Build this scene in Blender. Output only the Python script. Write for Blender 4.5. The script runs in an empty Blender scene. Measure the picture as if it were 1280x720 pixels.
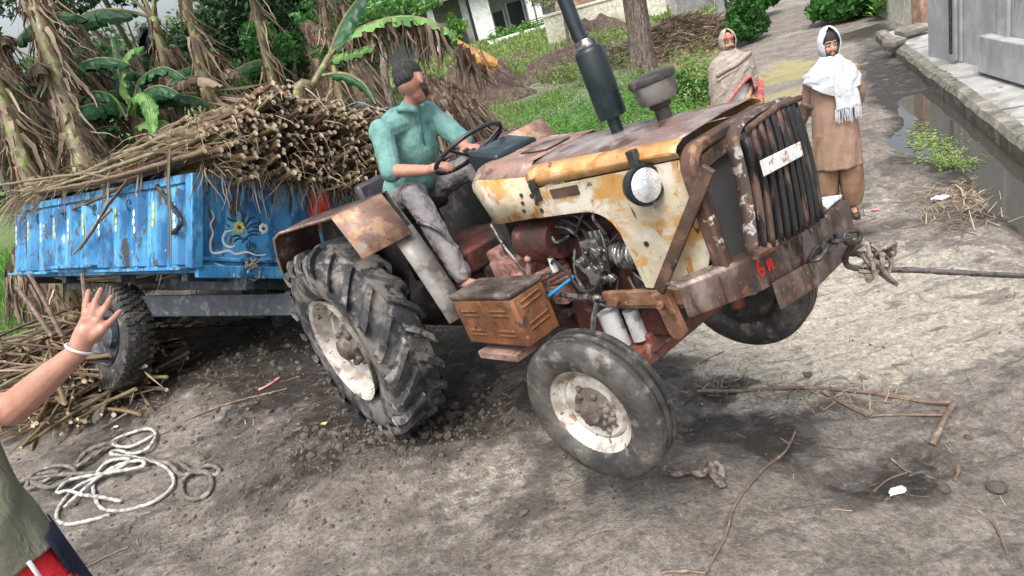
EXPO = 0.45
import bpy, bmesh, math, random
import numpy as np
from mathutils import Vector, Matrix
random.seed(7); rng = np.random.default_rng(7)
SC = bpy.context.scene; COL = SC.collection
PI = math.pi; rad = math.radians

# ------------------------------------------------------------------ camera
FPX, PITCH, ROLL, CAMH = 850.0, rad(22.35), rad(16.0), 2.51
_c, _s = math.cos(PITCH), math.sin(PITCH)
_r0, _d0, _f0 = Vector((1, 0, 0)), Vector((0, -_s, -_c)), Vector((0, _c, -_s))
_cr, _sr = math.cos(ROLL), math.sin(ROLL)
C_R = _cr * _r0 + _sr * _d0
C_D = -_sr * _r0 + _cr * _d0
C_F = _f0
C_O = Vector((0, 0, CAMH))
def pd(px, py, depth):
    return C_O + depth * ((px - 640) / FPX * C_R + (py - 360) / FPX * C_D + C_F)
def gp(px, py, z=0.0):
    d = (px - 640) / FPX * C_R + (py - 360) / FPX * C_D + C_F
    return C_O + d * ((z - CAMH) / d.z)
cam_d = bpy.data.cameras.new('camera'); cam = bpy.data.objects.new('camera', cam_d); COL.objects.link(cam)
cam_d.sensor_width = 36; cam_d.lens = FPX / 1280 * 36; cam_d.clip_end = 600; cam_d.clip_start = 0.05
m = Matrix.Identity(4)
for i in range(3):
    m[i][0] = C_R[i]; m[i][1] = -C_D[i]; m[i][2] = -C_F[i]; m[i][3] = C_O[i]
cam.matrix_world = m; SC.camera = cam

# ------------------------------------------------------------------ noise in numpy
def _hash(ix, iy, seed):
    n = (ix * 374761393 + iy * 668265263 + seed * 974711) & 0x7fffffff
    n = ((n ^ (n >> 13)) * 1274126177) & 0x7fffffff
    return ((n ^ (n >> 16)) & 0xffff) / 65535.0
def vnoise(x, y, seed=0):
    x = np.asarray(x, float); y = np.asarray(y, float)
    ix = np.floor(x).astype(np.int64); iy = np.floor(y).astype(np.int64)
    fx = x - ix; fy = y - iy; fx = fx * fx * (3 - 2 * fx); fy = fy * fy * (3 - 2 * fy)
    a = _hash(ix, iy, seed); b = _hash(ix + 1, iy, seed); c = _hash(ix, iy + 1, seed); d = _hash(ix + 1, iy + 1, seed)
    return (a * (1 - fx) + b * fx) * (1 - fy) + (c * (1 - fx) + d * fx) * fy
def fbm(x, y, f, octs=4, seed=0, gain=.5):
    v = 0; a = 1; t = 0
    for o in range(octs):
        v = v + a * vnoise(np.asarray(x) * f, np.asarray(y) * f, seed + o * 17); t += a; a *= gain; f *= 2.07
    return v / t - .5
def sst(e0, e1, x):
    t = np.clip((np.asarray(x, float) - e0) / (e1 - e0), 0, 1); return t * t * (3 - 2 * t)
def gauss(x, y, cx, cy, sx, sy=None, ang=0):
    sy = sy or sx; dx = x - cx; dy = y - cy; c, s = math.cos(ang), math.sin(ang)
    u = dx * c + dy * s; v = -dx * s + dy * c
    return np.exp(-(u / sx) ** 2 - (v / sy) ** 2)

# kerb line of the raised pavement on the right
K0 = Vector((4.75, 5.15, 0)); K1 = Vector((8.25, 13.2, 0)); KD = (K1 - K0).normalized(); KN = Vector((KD.y, -KD.x, 0))
def kerb_s(x, y):       # distance to the right of the kerb line
    return (x - K0.x) * KN.x + (y - K0.y) * KN.y
def kerb_t(x, y):
    return (x - K0.x) * KD.x + (y - K0.y) * KD.y
WATER_Z = -0.245
def hgt_base(x, y):
    x = np.asarray(x, float); y = np.asarray(y, float)
    h = -0.2 * sst(1.2, 3.0, x + 0.25 * y)
    h = h - 0.2 * sst(8, 11, y) * (1 - sst(1.2, 3.0, x + .25 * y))
    # soft mounds round the stuck wheels
    h = h + 0.16 * gauss(x, y, -1.5, 3.9, .8, .45, -.6) + 0.10 * gauss(x, y, -2.6, 5.6, .9, .6)
    h = h + 0.08 * gauss(x, y, .2, 2.5, .7, .5)
    h = h - 0.12 * gauss(x, y, -1.0, 4.35, .45, .3, -.97)
    # rut / ditch below the sunken far side of the trailer
    h = h - 1.0 * sst(.35, 1.0, gauss(x, y, -2.1, 8.3, 1.7, .8, 2.45)) + .9 * sst(.3, .9, gauss(x, y, -2.6, 10.6, 3.2, .9, 2.45))
    # bank the photographer stands on (outside the picture)
    h = h + 0.45 * gauss(x, y, -1.6, .9, .8, .8)
    # drain channel with standing water
    s = kerb_s(x, y); t = kerb_t(x, y)
    w = .55 + .25 * fbm(x, y, 1.1, 3, 5) + .45 * gauss(x, y, 5.2, 7.5, .6)
    ch = sst(-w * 1.35, -w * .55, s) * (1 - sst(.3, .6, s)) * sst(-3.5, -2.5, t) * (1 - sst(3.8, 5.5, t))
    h = h - .13 * ch
    # field beyond
    h = h + .25 * fbm(x, y, .25, 3, 21) * sst(9, 14, y) * (1 - sst(1.5, 3.5, x - y * .38 + 1.2))
    return h
def hgt(x, y):
    h = hgt_base(x, y)
    x = np.asarray(x, float); y = np.asarray(y, float)
    near = 1 - sst(7, 16, y)
    h = h + .05 * fbm(x, y, .9, 3, 3)
    rough = .35 + .9 * gauss(x, y, -1.7, 4.1, 1.3, .8, -.6) + .7 * gauss(x, y, -2.5, 5.8, 1.6, 1.0) + .5 * gauss(x, y, 2.2, 4.2, 1.2, .5, .3)
    h = h + near * rough * (.06 * fbm(x, y, 5, 3, 9) + .035 * fbm(x, y, 16, 3, 11))
    for (ax_, ay_, bx_, by_, wd_) in ((-1.3, 3.95, -3.9, 1.9, .17), (-.3, 3.3, -2.6, 1.2, .15), (1.2, 2.6, 4.2, 3.4, .16), (.4, 1.9, 3.4, 2.1, .12), (3.2, 4.2, 6.2, 12.5, .16)):
        L_ = math.hypot(bx_ - ax_, by_ - ay_); ux_, uy_ = (bx_ - ax_) / L_, (by_ - ay_) / L_; u_ = (x - ax_) * ux_ + (y - ay_) * uy_; v_ = -(x - ax_) * uy_ + (y - ay_) * ux_ + .12 * np.sin(u_ * .9)
        bd_ = (1 - sst(wd_ * .8, wd_ * 1.15, np.abs(v_))) * sst(0, .5, u_) * (1 - sst(L_ - .8, L_, u_)) * sst(-.15, .1, fbm(x, y, 1.3, 2, 71)); h = h + bd_ * (-.018 + .013 * np.sin(2 * PI * (u_ / .17 + np.abs(v_) * 3.2))) + .016 * np.exp(-((np.abs(v_) - wd_ * 1.25) / .05) ** 2) * sst(0, .5, u_) * (1 - sst(L_ - .8, L_, u_))
    for k_ in range(60):
        fx_ = -3.5 + 7.5 * ((k_ * 37) % 60) / 60; fy_ = 1.9 + 4.2 * ((k_ * 23) % 60) / 60; g_ = gauss(x, y, fx_, fy_, .045, .12, k_ * 1.7); h = h - .020 * g_ + .010 * gauss(x, y, fx_, fy_, .075, .155, k_ * 1.7)
    # wheel tracks running to lower left
    u = (x * .55 + y * -.83); tr = np.sin(u * 9 + 3 * fbm(x, y, .8, 2, 4))
    h = h + .008 * tr * near
    return h
GRID = {}
def gh(x, y):
    if not GRID: return float(hgt(x, y))
    gx, gy, gz = GRID['x'], GRID['y'], GRID['z']
    i = min(max(int(np.searchsorted(gx, x)) - 1, 0), len(gx) - 2); j = min(max(int(np.searchsorted(gy, y)) - 1, 0), len(gy) - 2)
    u = min(max((x - gx[i]) / (gx[i + 1] - gx[i]), 0), 1); v = min(max((y - gy[j]) / (gy[j + 1] - gy[j]), 0), 1)
    return float((gz[j, i] * (1 - u) + gz[j, i + 1] * u) * (1 - v) + (gz[j + 1, i] * (1 - u) + gz[j + 1, i + 1] * u) * v)
def on_ground(px, py, up=0.0):
    z = 0
    for _ in range(6):
        p = gp(px, py, z); z = gh(p.x, p.y)
    p.z = z + up
    return p

# ------------------------------------------------------------------ object helpers
def setp(o, label=None, cat=None, group=None, kind=None):
    if label: o['label'] = label
    if cat: o['category'] = cat
    if group: o['group'] = group
    if kind: o['kind'] = kind
    return o
def empty(name, loc=(0, 0, 0), label=None, cat=None, group=None, mat=None):
    o = bpy.data.objects.new(name, None); COL.objects.link(o); o.empty_display_size = .1
    if mat is not None: o.matrix_world = mat
    else: o.location = loc
    return setp(o, label, cat, group)
class MB:
    def __init__(s): s.v = []; s.f = []; s.mi = []; s.cur = 0
    def add(s, vs, fs, mi=None):
        n = len(s.v); s.v.extend([tuple(p) for p in vs]); s.f.extend([tuple(i + n for i in f) for f in fs])
        s.mi.extend([s.cur if mi is None else mi] * len(fs)); return s
    def box(s, c, size, rot=None, mi=None):
        hx, hy, hz = size[0] / 2, size[1] / 2, size[2] / 2
        vs = [Vector((x, y, z)) for x in (-hx, hx) for y in (-hy, hy) for z in (-hz, hz)]
        if rot is not None: vs = [rot @ v for v in vs]
        c = Vector(c); vs = [v + c for v in vs]
        return s.add(vs, [(0, 1, 3, 2), (4, 6, 7, 5), (0, 4, 5, 1), (2, 3, 7, 6), (0, 2, 6, 4), (1, 5, 7, 3)], mi)
    def beam(s, a, b, w, h, up=(0, 0, 1), mi=None):
        a = Vector(a); b = Vector(b); x = (b - a); L = x.length; x.normalize(); up = Vector(up)
        y = up.cross(x)
        if y.length < 1e-4: y = Vector((0, 1, 0)).cross(x)
        y.normalize(); z = x.cross(y)
        R = Matrix((x, y, z)).transposed()
        return s.box((a + b) / 2, (L, w, h), R, mi)
    def tube(s, pts, r, n=8, caps=True, mi=None, closed=False, twist=None, capmi=None):
        pts = [Vector(p) for p in pts]; N = len(pts)
        r = [float(q) for q in r] if hasattr(r, '__len__') else [float(r)] * N
        rings = []; prev = None; dist = 0
        for i, p in enumerate(pts):
            if closed: t = pts[(i + 1) % N] - pts[i - 1]
            else: t = pts[min(i + 1, N - 1)] - pts[max(i - 1, 0)]
            if t.length < 1e-9: t = Vector((0, 0, 1))
            t.normalize()
            if prev is None:
                a = Vector((0, 0, 1)) if abs(t.z) < .9 else Vector((1, 0, 0))
                u = t.cross(a).normalized()
            else:
                u = prev - t * prev.dot(t)
                u = u.normalized() if u.length > 1e-6 else t.orthogonal().normalized()
            prev = u; w = t.cross(u)
            if i: dist += (pts[i] - pts[i - 1]).length
            ring = []
            for k in range(n):
                a = 2 * PI * k / n; rr = r[i]
                if twist: rr *= 1 + twist[1] * math.cos(twist[0] * a + dist * twist[2])
                ring.append(p + rr * (math.cos(a) * u + math.sin(a) * w))
            rings.append(ring)
        vs = [v for ring in rings for v in ring]; fs = []
        M = N if closed else N - 1
        for i in range(M):
            j = (i + 1) % N
            for k in range(n):
                l = (k + 1) % n; fs.append((i * n + k, i * n + l, j * n + l, j * n + k))
        s.add(vs, fs, mi)
        if caps and not closed:
            b = len(s.v) - len(vs); c = capmi if capmi is not None else (s.cur if mi is None else mi)
            s.f.append(tuple(b + k for k in range(n))[::-1]); s.mi.append(c)
            s.f.append(tuple(b + (N - 1) * n + k for k in range(n))); s.mi.append(c)
        return s
    def capsule(s, a, ra, b, rb, n=12):
        a = Vector(a); b = Vector(b); t = (b - a); L = t.length
        if L < 1e-6: t = Vector((0, 0, 1))
        t.normalize(); pts = []; rs = []
        for k in range(5):
            q = PI / 2 * (k / 4); pts.append(a - t * ra * math.cos(q)); rs.append(max(ra * math.sin(q), ra * .02))
        for k in range(5):
            q = PI / 2 * (k / 4); pts.append(b + t * rb * math.sin(q)); rs.append(max(rb * math.cos(q), rb * .02))
        return s.tube(pts, rs, n)
    def ell(s, c, r, rot=None, nu=14, nv=9, mi=None):
        vs = []; fs = []; c = Vector(c)
        for j in range(nv + 1):
            th = PI * j / nv
            for i in range(nu):
                ph = 2 * PI * i / nu
                st = max(math.sin(th), .01)
                v = Vector((r[0] * st * math.cos(ph), r[1] * st * math.sin(ph), r[2] * math.cos(th)))
                if rot is not None: v = rot @ v
                vs.append(v + c)
        for j in range(nv):
            for i in range(nu):
                k = (i + 1) % nu; fs.append((j * nu + i, (j + 1) * nu + i, (j + 1) * nu + k, j * nu + k))
        fs.append(tuple(range(nu))); fs.append(tuple(nv * nu + i for i in range(nu))[::-1])
        return s.add(vs, fs, mi)
    def prism(s, poly, axis, lo, hi, mi=None):
        """extrude a 2D polygon along axis 0/1/2"""
        def P(u, v, w):
            return {0: (w, u, v), 1: (u, w, v), 2: (u, v, w)}[axis]
        n = len(poly); vs = [P(u, v, lo) for u, v in poly] + [P(u, v, hi) for u, v in poly]
        ar = sum(poly[i][0] * poly[(i + 1) % n][1] - poly[(i + 1) % n][0] * poly[i][1] for i in range(n))
        fs = [tuple(range(n)), tuple(range(n, 2 * n))[::-1]] + [(i, n + i, n + (i + 1) % n, (i + 1) % n) for i in range(n)]
        return s.add(vs, fs, mi)
    def lathe(s, prof, n=32, axis=1, c=(0, 0, 0), mi=None, close=False):
        """prof: list of (r, h) ; h along axis"""
        vs = []; fs = []; M = len(prof)
        for (r, h) in prof:
            for k in range(n):
                a = 2 * PI * k / n; u = r * math.cos(a); v = r * math.sin(a)
                p = {0: (h, u, v), 1: (u, h, v), 2: (u, v, h)}[axis]
                vs.append((p[0] + c[0], p[1] + c[1], p[2] + c[2]))
        R = M if close else M - 1
        for i in range(R):
            j = (i + 1) % M
            for k in range(n):
                l = (k + 1) % n; fs.append((i * n + k, j * n + k, j * n + l, i * n + l))
        if not close:
            if prof[0][0] > 1e-4 : fs.append(tuple(range(n)))
            if prof[-1][0] > 1e-4: fs.append(tuple((M - 1) * n + k for k in range(n))[::-1])
        return s.add(vs, fs, mi)
    def grid(s, rows, closed=False, mi=None):
        n = len(rows[0]); vs = [p for r in rows for p in r]; fs = []
        for i in range(len(rows) - 1):
            for k in range(n if closed else n - 1):
                l = (k + 1) % n; fs.append((i * n + k, i * n + l, (i + 1) * n + l, (i + 1) * n + k))
        return s.add(vs, fs, mi)
    def xf(s, M, start=0):
        for i in range(start, len(s.v)): s.v[i] = tuple(M @ Vector(s.v[i]))
        return s
    def build(s, name, mats, parent=None, smooth=True, bevel=0, sub=0, solid=0, fixn=True, auto=40):
        me = bpy.data.meshes.new(name); me.from_pydata(s.v, [], s.f)
        if not isinstance(mats, (list, tuple)): mats = [mats]
        for m_ in mats: me.materials.append(m_)
        if len(mats) > 1: me.polygons.foreach_set('material_index', s.mi)
        if fixn:
            bm = bmesh.new(); bm.from_mesh(me); bmesh.ops.recalc_face_normals(bm, faces=bm.faces); bm.to_mesh(me); bm.free()
        if smooth:
            me.polygons.foreach_set('use_smooth', [True] * len(me.polygons))
            if auto and auto < 180:
                me.set_sharp_from_angle(angle=rad(auto))
        o = bpy.data.objects.new(name, me); COL.objects.link(o)
        if parent is not None: o.parent = parent
        if solid:
            md = o.modifiers.new('s', 'SOLIDIFY'); md.thickness = solid; md.offset = 0
        if bevel:
            md = o.modifiers.new('b', 'BEVEL'); md.width = bevel; md.segments = 2; md.limit_method = 'ANGLE'; md.angle_limit = rad(35); md.harden_normals = False
        if sub:
            md = o.modifiers.new('u', 'SUBSURF'); md.levels = sub; md.render_levels = sub
        return o
def remesh(o, vox, smooth=4, disp=0, dscale=.2):
    md = o.modifiers.new('r', 'REMESH'); md.mode = 'VOXEL'; md.voxel_size = vox; md.use_smooth_shade = True
    md = o.modifiers.new('sm', 'SMOOTH'); md.factor = .5; md.iterations = smooth
    if disp:
        tx = bpy.data.textures.new('folds', 'CLOUDS'); tx.noise_scale = dscale; tx.noise_depth = 2
        md = o.modifiers.new('d', 'DISPLACE'); md.texture = tx; md.strength = disp; md.mid_level = .5; md.texture_coords = 'LOCAL'
    return o
def spline(pts, n=8):
    """catmull-rom"""
    P = [Vector(p) for p in pts]; out = []
    for i in range(len(P) - 1):
        p0 = P[max(i - 1, 0)]; p1 = P[i]; p2 = P[i + 1]; p3 = P[min(i + 2, len(P) - 1)]
        for k in range(n):
            t = k / n
            out.append(.5 * ((2 * p1) + (-p0 + p2) * t + (2 * p0 - 5 * p1 + 4 * p2 - p3) * t * t + (-p0 + 3 * p1 - 3 * p2 + p3) * t ** 3))
    out.append(P[-1]); return out

# ------------------------------------------------------------------ materials
def nt(name):
    m_ = bpy.data.materials.new(name); m_.use_nodes = True; t = m_.node_tree; t.nodes.clear()
    out = t.nodes.new('ShaderNodeOutputMaterial'); b = t.nodes.new('ShaderNodeBsdfPrincipled'); t.links.new(b.outputs[0], out.inputs[0])
    return m_, t, b, out
def noise(t, vec, scale, detail=5, dist=0, stretch=None, rough=.55):
    if stretch:
        mp = t.nodes.new('ShaderNodeMapping'); mp.inputs['Scale'].default_value = stretch; t.links.new(vec, mp.inputs[0]); vec = mp.outputs[0]
    n = t.nodes.new('ShaderNodeTexNoise'); n.inputs['Scale'].default_value = scale; n.inputs['Detail'].default_value = detail
    n.inputs['Distortion'].default_value = dist; n.inputs['Roughness'].default_value = rough; t.links.new(vec, n.inputs['Vector']); return n.outputs[0]
def ramp(t, fac, lo, hi, a=0.0, b=1.0):
    r = t.nodes.new('ShaderNodeMapRange'); r.interpolation_type = 'SMOOTHSTEP'
    for k, v in zip(range(1, 5), (lo, hi, a, b)): r.inputs[k].default_value = v
    t.links.new(fac, r.inputs[0]); return r.outputs[0]
def mixc(t, fac, a, b, mode='MIX'):
    n = t.nodes.new('ShaderNodeMix'); n.data_type = 'RGBA'; n.blend_type = mode
    def s(i, v):
        if isinstance(v, (tuple, list)): n.inputs[i].default_value = (*v[:3], 1)
        elif isinstance(v, (int, float)): n.inputs[i].default_value = v
        else: t.links.new(v, n.inputs[i])
    s(0, fac); s(6, a); s(7, b); return n.outputs[2]
def mth(t, op, a, b=0.0):
    n = t.nodes.new('ShaderNodeMath'); n.operation = op
    for i, v in enumerate((a, b)):
        if isinstance(v, (int, float)): n.inputs[i].default_value = v
        else: t.links.new(v, n.inputs[i])
    return n.outputs[0]
def bumpn(t, b, h, strength=.3, dist=.01):
    n = t.nodes.new('ShaderNodeBump'); n.inputs['Strength'].default_value = strength; n.inputs['Distance'].default_value = dist
    t.links.new(h, n.inputs['Height']); t.links.new(n.outputs[0], b.inputs['Normal']); return n
def surf(name, base, layers=(), rough=.7, metal=0, var=.25, vscale=8, bump=.3, bscale=60, bdist=.004, spec=None, sheen=0):
    """base colour, broken up by noise, with patches laid over it. layer = (colour, scale, lo, hi[, stretch[, distortion[, roughness]]])"""
    m_, t, b, out = nt(name); tc = t.nodes.new('ShaderNodeTexCoord').outputs['Object']
    n0 = noise(t, tc, vscale, 6); f = ramp(t, n0, .3, .7, 1 - var, 1 + var)
    c = mixc(t, 1.0, base, f, 'MULTIPLY')
    rr = None
    for L in layers:
        L = list(L) + [None] * (7 - len(L)); col, sc, lo, hi, st, ds, ro = L
        f = ramp(t, noise(t, tc, sc, 7, ds or 0, st, .62), lo, hi); c = mixc(t, f, c, col)
    t.links.new(c, b.inputs['Base Color']); b.inputs['Roughness'].default_value = rough; b.inputs['Metallic'].default_value = metal
    r_ = ramp(t, noise(t, tc, vscale * 2.3, 4), .3, .7, max(rough - .14, .05), min(rough + .14, 1)); t.links.new(r_, b.inputs['Roughness'])
    if spec is not None: b.inputs['Specular IOR Level'].default_value = spec
    if sheen: b.inputs['Sheen Weight'].default_value = sheen
    if bump: bumpn(t, b, noise(t, tc, bscale, 6), bump, bdist)
    return m_
def leafm(name, cols, rough=.5, trans=.25, nscale=3):
    m_, t, b, out = nt(name); tc = t.nodes.new('ShaderNodeTexCoord').outputs['Object']
    g = t.nodes.new('ShaderNodeNewGeometry'); cr = t.nodes.new('ShaderNodeValToRGB')
    oi = t.nodes.new('ShaderNodeObjectInfo'); rnd = mth(t, 'FRACT', mth(t, 'ADD', g.outputs['Random Per Island'], oi.outputs['Random']))
    f = mth(t, 'ADD', mth(t, 'MULTIPLY', rnd, .72), mth(t, 'MULTIPLY', noise(t, tc, nscale, 4), .50))
    f = mth(t, 'SUBTRACT', f, .13)
    t.links.new(f, cr.inputs[0]); e = cr.color_ramp.elements
    for i, c in enumerate(cols):
        p = i / max(len(cols) - 1, 1)
        if i < 2: el = e[i]; el.position = p
        else: el = e.new(p)
        el.color = (*c, 1)
    t.links.new(cr.outputs[0], b.inputs['Base Color']); b.inputs['Roughness'].default_value = rough; b.inputs['Specular IOR Level'].default_value = .3
    if trans:
        tr = t.nodes.new('ShaderNodeBsdfTranslucent'); t.links.new(cr.outputs[0], tr.inputs[0]); mx = t.nodes.new('ShaderNodeMixShader'); mx.inputs[0].default_value = trans
        t.links.new(b.outputs[0], mx.inputs[1]); t.links.new(tr.outputs[0], mx.inputs[2]); t.links.new(mx.outputs[0], out.inputs[0])
    return m_
M = {}
RUST_D = (.055, .032, .022); RUST_O = (.33, .14, .045); RUST_M = (.16, .075, .035)
M['cream'] = surf('cream_paint', (.47, .41, .29), [((.62, .59, .51), 4, .45, .62), ((.47, .27, .085), 4.2, .48, .60, (1, 1, 2.2), .6), ((.42, .19, .05), 9, .55, .66, (1, 1, .6), 1.0),
    ((.10, .055, .035), 13, .60, .66, (1, 1, .5), 1.2), ((.06, .045, .04), 30, .67, .71)], .5, 0, .22, 5, .25, 50)
M['orange'] = surf('orange_stained_paint', (.48, .28, .11), [((.60, .48, .30), 6, .53, .68), ((.40, .17, .045), 7, .48, .62), ((.14, .06, .03), 10, .60, .68, (.5, 1, 1), 1.), ((.06, .04, .035), 34, .65, .7)], .5, 0, .25, 6, .3, 50)
M['hood'] = surf('faded_hood_paint', (.17, .115, .10), [((.25, .21, .20), 5, .47, .64), ((.075, .045, .036), 6, .50, .64), ((.33, .20, .10), 11, .62, .7)], .33, 0, .25, 4, .2, 60)
M['pink'] = surf('faded_red_paint', (.25, .16, .13), [((.38, .31, .25), 6, .52, .68), ((.11, .06, .04), 8, .50, .64), ((.30, .13, .07), 15, .6, .7)], .55, 0, .25, 5, .25, 50)
M['rustframe'] = surf('rusted_frame', (.095, .05, .034), [((.26, .15, .09), 8, .55, .66), ((.60, .55, .45), 14, .63, .68), ((.05, .035, .03), 9, .5, .64)], .62, .1, .3, 8, .5, 70)
M['rustdark'] = surf('dark_rusted_steel', (.10, .062, .045), [((.20, .11, .07), 7, .5, .65), ((.04, .03, .027), 10, .52, .62), ((.30, .22, .17), 26, .64, .70)], .6, .25, .3, 8, .5, 80)
M['bumper'] = surf('scraped_bumper_steel', (.095, .062, .05), [((.25, .20, .175), 5, .48, .63, (1, 1, .5)), ((.06, .035, .028), 9, .52, .6, (1, 1, .3), 1), ((.26, .12, .06), 14, .6, .68), ((.5, .46, .42), 30, .66, .71)], .48, .3, .3, 6, .5, 60)
M['grillep'] = surf('chipped_white_grille_paint', (.36, .35, .33), [((.07, .045, .036), 24, .38, .47, None, .4), ((.20, .11, .07), 20, .58, .64)], .55, 0, .2, 8, .5, 60)
M['bar'] = surf('black_grille_bar', (.022, .021, .021), [((.14, .09, .07), 13, .52, .62, (1, 1, .25)), ((.40, .37, .33), 30, .65, .7, (1, 1, .3))], .42, .2, .3, 8, .4, 80)
M['plate'] = surf('worn_number_plate', (.66, .66, .64), [((.34, .22, .15), 40, .53, .62), ((.16, .09, .06), 70, .6, .66)], .6, 0, .15, 20, .4, 90)
M['redeng'] = surf('greasy_red_casting', (.095, .026, .02), [((.035, .022, .020), 6, .42, .58), ((.20, .085, .065), 10, .58, .70), ((.03, .025, .023), 16, .55, .65)], .55, .1, .3, 10, .6, 70, .006)
M['pinkeng'] = surf('dusty_red_casting', (.24, .115, .095), [((.34, .26, .22), 9, .52, .66), ((.12, .05, .04), 12, .55, .66)], .6, .05, .3, 10, .5, 70)
M['axle'] = surf('red_oxide_axle', (.20, .065, .04), [((.085, .05, .042), 7, .48, .62), ((.34, .22, .17), 11, .6, .7)], .6, .1, .3, 10, .5, 60)
M['metal'] = surf('greasy_metal', (.25, .245, .24), [((.06, .055, .05), 16, .48, .6), ((.45, .44, .42), 40, .62, .7)], .38, .7, .3, 20, .5, 90)
M['darkmetal'] = surf('oily_dark_metal', (.045, .042, .04), [((.12, .10, .085), 14, .54, .66)], .5, .3, .3, 12, .5, 80)
M['black'] = surf('black_painted_steel', (.012, .022, .026), [((.05, .055, .055), 12, .58, .7)], .32, .1, .3, 6, .1, 80)
M['blackrub'] = surf('black_rubber', (.02, .02, .021), [((.07, .065, .06), 10, .55, .7)], .5, 0, .2, 8, .2, 60)
M['tyre'] = surf('muddy_tyre_rubber', (.030, .032, .036), [((.19, .175, .158), 4.2, .42, .60), ((.27, .255, .235), 9, .55, .68), ((.035, .036, .04), 14, .52, .62), ((.30, .29, .28), 28, .66, .72)], .55, 0, .3, 12, .5, 45, .006)
M['tyref'] = surf('muddy_front_tyre', (.035, .034, .033), [((.10, .092, .082), 3.4, .44, .64), ((.19, .175, .155), 11, .52, .68), ((.045, .042, .04), 12, .50, .66)], .55, 0, .3, 12, .5, 45, .006)
M['rim'] = surf('chalky_white_rim', (.50, .48, .44), [((.27, .23, .19), 6, .48, .60), ((.22, .12, .07), 11, .56, .64), ((.12, .10, .085), 18, .61, .66)], .55, 0, .2, 9, .3, 60)
M['hub'] = surf('mud_caked_hub', (.11, .09, .075), [((.22, .19, .165), 9, .52, .66), ((.09, .045, .035), 14, .54, .64)], .75, 0, .3, 14, .8, 50, .01)
M['railrust'] = surf('rusty_pink_rail', (.22, .11, .065), [((.34, .22, .15), 7, .5, .64), ((.10, .05, .03), 10, .54, .66), ((.55, .33, .10), 13, .6, .68)], .55, .1, .3, 9, .5, 60)
M['darkpanel'] = surf('dark_inner_panel', (.06, .057, .054), [((.14, .13, .12), 7, .52, .66)], .6, .1, .2, 6, .2, 60)
M['rustbox'] = surf('orange_rust_box', (.17, .068, .03), [((.25, .115, .05), 5, .48, .62), ((.14, .06, .032), 8, .50, .62), ((.05, .035, .03), 13, .56, .66), ((.30, .22, .16), 26, .62, .70)], .5, .1, .25, 9, .4, 70)
M['boxlid'] = surf('grimy_box_lid', (.075, .06, .05), [((.16, .14, .125), 9, .5, .64), ((.20, .10, .05), 14, .58, .68)], .35, .2, .3, 9, .4, 60)
M['fendertop'] = surf('dark_rust_fender', (.075, .042, .033), [((.22, .17, .15), 8, .54, .66), ((.05, .032, .028), 12, .5, .62)], .5, .15, .3, 8, .4, 70)
M['fenderflap'] = surf('pink_rust_fender', (.25, .155, .115), [((.42, .24, .13), 9, .46, .60), ((.16, .10, .075), 5, .55, .68), ((.30, .31, .30), 9, .56, .66), ((.16, .085, .06), 16, .60, .68), ((.06, .04, .035), 34, .66, .7)], .5, .1, .25, 9, .35, 60)
M['greypanel'] = surf('dull_grey_panel', (.20, .19, .175), [((.10, .085, .075), 7, .48, .62), ((.28, .265, .24), 13, .56, .68)], .55, .1, .2, 6, .2, 60)
M['whitecan'] = surf('pale_filter_can', (.52, .54, .54), [((.25, .24, .23), 10, .54, .64)], .4, .2, .2, 8, .2, 60)
M['seat'] = surf('dark_vinyl_seat', (.03, .028, .036), [((.08, .075, .085), 9, .56, .7)], .38, 0, .2, 8, .3, 60)
M['blue'] = surf('chipped_blue_paint', (.04, .21, .41), [((.10, .33, .52), 4, .48, .62, (1, 1, .5)), ((.015, .11, .26), 7, .48, .60, (1, 1, .35)), ((.045, .05, .05), 9, .555, .62, (1, 1, .3), 1.2), ((.11, .06, .035), 15, .60, .66, (1, 1, .6)), ((.45, .52, .52), 18, .65, .69, (1, 1, .4))], .42, 0, .2, 5, .3, 60)
M['dblue'] = surf('dull_blue_paint', (.03, .17, .34), [((.03, .045, .06), 7, .5, .62, (1, 1, .5), 1)], .5, 0, .25, 5, .3, 60)
M['chassis'] = surf('dark_blue_grey_chassis', (.035, .045, .058), [((.12, .125, .125), 9, .54, .62), ((.09, .065, .05), 14, .57, .66)], .5, .2, .3, 6, .5, 60)
M['white'] = surf('white_brush_paint', (.50, .55, .58), [], .6)
M['yellow'] = surf('yellow_brush_paint', (.50, .45, .10), [], .6)
M['inkp'] = surf('dark_brush_paint', (.012, .03, .06), [], .6)
M['redp'] = surf('red_brush_paint', (.72, .03, .02), [], .6)
M['cane'] = leafm('cane_stalk', [(.028, .018, .014), (.085, .05, .034), (.16, .105, .062), (.17, .155, .08), (.38, .32, .215)], .5, 0, 6)
M['canecut'] = surf('cut_cane_end', (.70, .60, .42), [((.30, .19, .10), 9, .45, .6)], .7, 0, .2, 20)
M['straw'] = leafm('dry_straw', [(.06, .042, .03), (.17, .125, .08), (.34, .27, .185), (.52, .44, .33)], .75, .15, 5)
M['deadleaf'] = leafm('dead_banana_leaf', [(.035, .025, .02), (.105, .075, .053), (.25, .185, .13), (.44, .35, .26)], .8, .2, 4)
M['thatch'] = leafm('grey_brown_thatch', [(.06, .045, .033), (.15, .11, .08), (.27, .21, .155), (.36, .29, .22)], .85, .1, 3)
M['orangeleaf'] = leafm('orange_dead_leaf', [(.40, .20, .06), (.62, .36, .13), (.66, .46, .20)], .6, .25, 4)
M['bgreen'] = leafm('banana_leaf_green', [(.06, .17, .04), (.13, .30, .075), (.24, .44, .14)], .4, .3, 3)
M['bdark'] = leafm('banana_leaf_dark', [(.010, .045, .018), (.025, .09, .035), (.05, .14, .05)], .4, .2, 3)
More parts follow.
